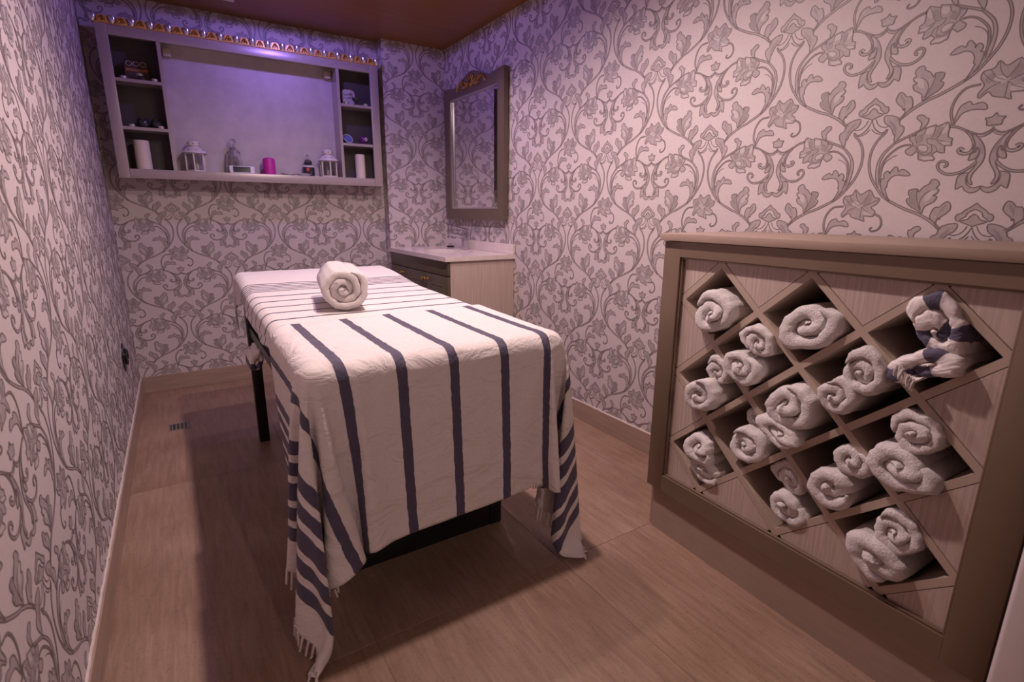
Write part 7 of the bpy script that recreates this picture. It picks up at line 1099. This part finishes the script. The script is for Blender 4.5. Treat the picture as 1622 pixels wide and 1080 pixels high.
219,33,33,33,33,33,32,32,31,32,31,32,33,31,29,26,27,27,25,26,27,26,22,22,23,19,19,19,16,16,15,8,12,-1,5,4,4,2,2,2,2,0,0,1,2,0,3,1,1,0,1,2,1,1,1,2,1,1,0,2,1,2,0,2,1,2,0,1,2,1,2,1,2,1,0,2,2,-3,-8,-9,-11,-12,-12,-18,-14,-16,-18,-21,-23,-24,-24,-25,-27,-28,-29,-30,-31,-29,-31,-30,-30,-32,-30,-33,-32,-34,-33,-34,-33,-35,-34,-33,-32,
198,32,34,31,33,32,31,32,31,32,33,33,29,29,26,26,27,26,26,28,25,23,23,22,21,18,19,19,15,15,13,12,8,0,3,6,3,2,2,2,1,0,1,1,1,2,0,2,1,1,1,2,0,2,1,1,1,2,1,1,1,1,1,2,1,1,2,0,2,2,1,1,2,2,0,1,2,-3,-7,-10,-10,-11,-13,-15,-16,-15,-17,-19,-22,-24,-24,-24,-25,-27,-28,-29,-30,-30,-31,-30,-29,-30,-31,-31,-32,-32,-33,-33,-34,-33,-37,-31,-32,
175,33,32,32,31,32,31,32,32,33,31,31,28,26,26,27,27,27,25,25,24,23,22,22,20,19,20,15,16,14,12,12,7,1,3,5,2,4,1,2,0,1,1,1,1,2,1,1,1,1,1,1,1,2,2,0,1,1,2,1,1,1,1,1,2,1,1,1,2,1,1,2,1,2,0,3,1,-2,-7,-10,-11,-11,-11,-16,-14,-15,-17,-16,-22,-23,-23,-24,-25,-25,-26,-28,-31,-29,-30,-30,-30,-31,-29,-30,-31,-31,-31,-34,-33,-34,-33,-32,-33,
152,32,31,33,31,32,32,32,31,33,30,27,26,26,27,26,27,25,27,25,22,22,22,21,18,20,17,17,15,14,12,12,6,-2,6,4,3,2,2,2,0,1,1,1,2,0,2,1,1,1,1,2,1,1,1,0,3,0,2,1,1,1,1,1,1,3,1,0,2,1,1,2,0,3,0,2,1,-1,-7,-10,-9,-12,-12,-13,-15,-15,-16,-17,-18,-22,-24,-23,-25,-24,-25,-27,-28,-29,-30,-29,-31,-29,-31,-30,-31,-30,-30,-33,-32,-32,-33,-32,-32,
127,32,32,31,31,33,34,30,33,29,26,27,26,26,27,26,28,25,25,23,23,22,20,20,18,19,18,16,14,12,13,12,5,-1,5,4,3,2,2,2,0,1,1,1,1,2,0,2,1,1,2,0,2,0,2,0,2,1,1,2,0,3,0,1,1,2,1,1,1,2,2,1,1,1,1,1,2,-1,-6,-10,-9,-11,-12,-13,-16,-14,-16,-16,-16,-20,-22,-25,-24,-24,-25,-25,-27,-28,-28,-30,-31,-29,-31,-29,-30,-31,-30,-31,-31,-32,-33,-29,-32,
103,34,30,32,32,31,33,32,28,26,27,26,27,26,27,26,25,25,25,21,24,21,21,17,20,18,17,15,14,13,12,12,4,-1,4,5,2,2,2,1,2,-1,1,2,1,1,1,1,2,1,1,1,1,1,1,1,2,2,0,2,0,1,2,1,1,2,1,1,2,1,1,2,2,0,1,2,1,0,-7,-10,-9,-9,-12,-12,-16,-15,-15,-16,-15,-18,-22,-23,-25,-24,-25,-24,-25,-27,-28,-29,-30,-29,-30,-30,-30,-30,-30,-31,-30,-30,-31,-31,-30,
79,32,32,32,32,32,32,28,25,27,27,25,27,26,27,26,26,23,23,22,21,23,20,19,17,18,14,15,14,13,13,12,1,-1,4,5,3,1,3,1,2,-1,2,1,1,1,1,1,1,1,2,1,1,2,0,1,2,1,1,1,2,1,1,1,2,0,1,2,1,1,2,1,2,1,2,1,1,0,-6,-10,-9,-10,-10,-13,-15,-15,-15,-15,-16,-17,-19,-23,-23,-25,-24,-24,-25,-25,-28,-25,-30,-30,-29,-31,-30,-31,-28,-30,-31,-31,-29,-29,-30,
60,31,32,36,31,25,27,26,26,26,27,26,27,25,27,25,25,22,23,22,21,21,19,19,18,16,15,14,14,13,12,12,0,2,2,3,3,2,3,1,1,1,0,1,2,1,1,1,1,2,1,0,2,2,0,2,0,2,1,1,1,1,2,1,1,2,1,1,1,2,2,1,1,1,2,1,1,1,-6,-10,-9,-10,-11,-11,-15,-16,-14,-15,-15,-17,-18,-19,-26,-22,-24,-25,-24,-24,-28,-26,-27,-28,-30,-30,-30,-29,-31,-30,-30,-29,-31,-28,-28,
53,36,37,19,19,21,26,25,27,26,27,27,26,26,26,24,24,21,22,23,21,20,18,17,19,16,15,13,14,13,11,13,1,0,1,4,2,2,2,2,1,0,2,0,2,1,0,3,0,1,2,1,1,1,1,1,2,1,1,1,1,1,1,2,1,2,1,1,1,1,4,-1,1,2,1,2,0,2,-5,-10,-10,-10,-10,-11,-13,-15,-16,-15,-15,-16,-16,-19,-23,-22,-26,-23,-25,-23,-25,-26,-28,-26,-28,-31,-28,-31,-30,-30,-30,-30,-31,-27,-28,
50,36,14,9,19,25,28,25,26,27,27,26,26,26,25,24,22,22,21,21,22,19,18,18,16,17,14,13,14,14,16,4,2,-1,2,4,2,2,2,2,1,1,1,0,1,2,1,1,1,1,2,1,1,0,3,1,1,0,2,0,2,2,0,1,1,2,1,1,2,1,1,2,2,1,1,2,1,1,-5,-10,-10,-10,-9,-11,-12,-15,-15,-15,-16,-15,-16,-17,-21,-23,-23,-25,-23,-25,-24,-25,-27,-26,-27,-28,-30,-30,-31,-29,-30,-30,-29,-24,-6,
63,9,-5,9,21,25,28,25,27,26,27,26,27,25,24,22,21,22,22,21,21,17,18,19,15,17,13,14,13,14,16,2,2,-1,2,4,2,2,2,1,2,0,1,1,1,2,0,2,1,0,2,1,2,1,0,1,1,2,1,1,2,1,1,1,2,1,2,1,1,1,2,1,1,1,2,1,2,2,-5,-11,-9,-10,-10,-10,-12,-14,-14,-16,-15,-16,-15,-16,-19,-21,-24,-25,-22,-26,-23,-25,-25,-26,-29,-26,-28,-29,-30,-30,-30,-27,-24,-11,0,
29,4,2,8,23,25,26,28,26,26,27,27,25,25,22,22,22,22,22,20,19,18,18,17,17,14,15,16,13,14,11,3,0,0,1,5,1,2,2,2,0,1,1,1,0,2,1,2,0,2,1,2,1,0,2,0,2,2,0,1,1,2,1,1,2,0,3,-1,3,1,1,2,1,1,1,2,2,1,-4,-9,-10,-10,-10,-11,-10,-13,-16,-15,-15,-16,-15,-15,-18,-19,-24,-24,-23,-24,-23,-25,-25,-25,-27,-27,-26,-27,-31,-29,-21,-22,-23,8,-8,
29,-1,5,-5,11,23,25,28,26,27,26,26,23,24,21,24,20,23,21,20,18,17,19,16,20,19,8,15,14,10,11,3,1,-2,2,4,2,3,1,2,0,1,1,0,1,2,2,1,1,0,2,0,2,2,1,1,1,1,1,2,1,1,1,1,1,2,1,1,2,1,1,1,1,2,2,0,3,1,-3,-10,-9,-11,-10,-9,-9,-14,-15,-16,-15,-15,-16,-16,-15,-18,-21,-24,-23,-26,-23,-24,-24,-25,-25,-27,-26,-27,-27,-25,-30,-14,0,0,0,
29,0,2,0,1,0,28,24,27,26,26,24,23,22,23,22,22,22,21,18,18,18,18,18,19,17,12,12,11,12,10,0,1,-1,2,4,2,2,1,2,1,1,1,1,1,1,1,2,1,1,1,1,1,2,0,2,1,1,2,0,1,2,0,2,1,1,2,1,2,1,1,1,2,1,2,1,2,2,-3,-11,-9,-10,-9,-11,-10,-10,-17,-14,-16,-14,-16,-16,-14,-18,-19,-23,-24,-24,-23,-25,-23,-25,-24,-27,-26,-27,-26,-27,-12,0,0,0,0]
def peshtemal():
    P = np.cumsum(np.array(CLOTH, int).reshape(3, NB, NA), axis=2)
    P = P.transpose(1, 2, 0)*5e-4
    A0, A1, B0, B1 = .56-.60, 1.435+.60, -2.36, -3.45
    bm = B(); V = [[bm.verts.new(P[j, i]) for i in range(NA)] for j in range(NB)]; uv = bm.loops.layers.uv.new('UVMap')
    def U(j, i): return (A0+(A1-A0)*i/(NA-1), B0+(B1-B0)*j/(NB-1))
    for j in range(NB-1):
        for i in range(NA-1):
            f = bm.faces.new((V[j][i], V[j+1][i], V[j+1][i+1], V[j][i+1]))
            for lp, q in zip(f.loops, ((j, i), (j+1, i), (j+1, i+1), (j, i+1))): lp[uv].uv = U(*q)
    org = Vector((1.0, -2.6, .84))
    o = finish('striped_throw', bm, 'peshtemal', origin=org, angle=3.1)
    md = o.modifiers.new('smooth', 'SUBSURF'); md.levels = 1; md.render_levels = 1
    md = o.modifiers.new('thickness', 'SOLIDIFY'); md.thickness = .0022; md.offset = 0
    setp(o, 'white cotton throw with broad navy stripes and fringe over the table foot', 'throw')
    bm = B(); rq = random.Random(11)
    for i, i2 in ((0, 1), (NA-1, NA-2)):
        for j in range(0, NB-1):
            for sub in range(1):
                t = .5; p = Vector(P[j, i]).lerp(Vector(P[j+1, i]), t); q = Vector(P[j, i2]).lerp(Vector(P[j+1, i2]), t); d = (p-q).normalized()
                d = (d*.5+Vector((0, 0, -1))).normalized(); L = rq.uniform(.045, .065)
                if p.z < .03: L = min(L, .03)
                s = Vector((rq.uniform(-.003, .003), rq.uniform(-.003, .003), 0)); pts = [p-d*.003, p+d*L*.35+s, p+d*L*.7+s*1.6, p+d*L+s*2.4]
                pts = [Vector((v.x, v.y, max(v.z, .004))) for v in pts]
                tube(bm, pts, .0040, 6, r1=.0030)
    f = finish('fringe', bm, 'fringe_thread', o); f['kind'] = 'stuff'; setp(f, 'knotted white cotton fringe')
peshtemal()
# rolled towel on the table
ax = Vector((.16, .987, .028)).normalized(); sd = Vector((0, 0, 1)).cross(ax); sd = -sd.normalized(); upv = Vector((0, 0, 1))
RC = Vector((.868, -2.20, ztop(-2.1)+.093))
def TT(x, z, h): return RC+sd*x+upv*(z if z > -.091 else -.091+(z+.091)*.15)+ax*h
bm = roll_mesh(TT, .1, 3.3, .102, .097, -.75, .34, 77, per=64, lump=.6, r_in=.05)
o = finish('towel_roll', bm, 'terry', origin=RC+Vector((0, .15, -.10)), angle=1.6); setp(o, 'thick white towel rolled up on top of the massage table', 'towel')
# folded end of a striped towel hanging beside the table leg
e = empty('hanging_towel', (.545, -2.0, .62), 'small bundled end of a striped towel hanging at the table side', 'towel')
cl_ = None
def HT(x, z, h): return Vector((.545+x*.6, -2.02+h-.06, .665+z))
bm = roll_mesh(HT, .055, 1.7, .060, .055, .4, .16, 55, per=36, lump=1.3); finish('bundle', bm, 'striped_roll', e, angle=1.6)
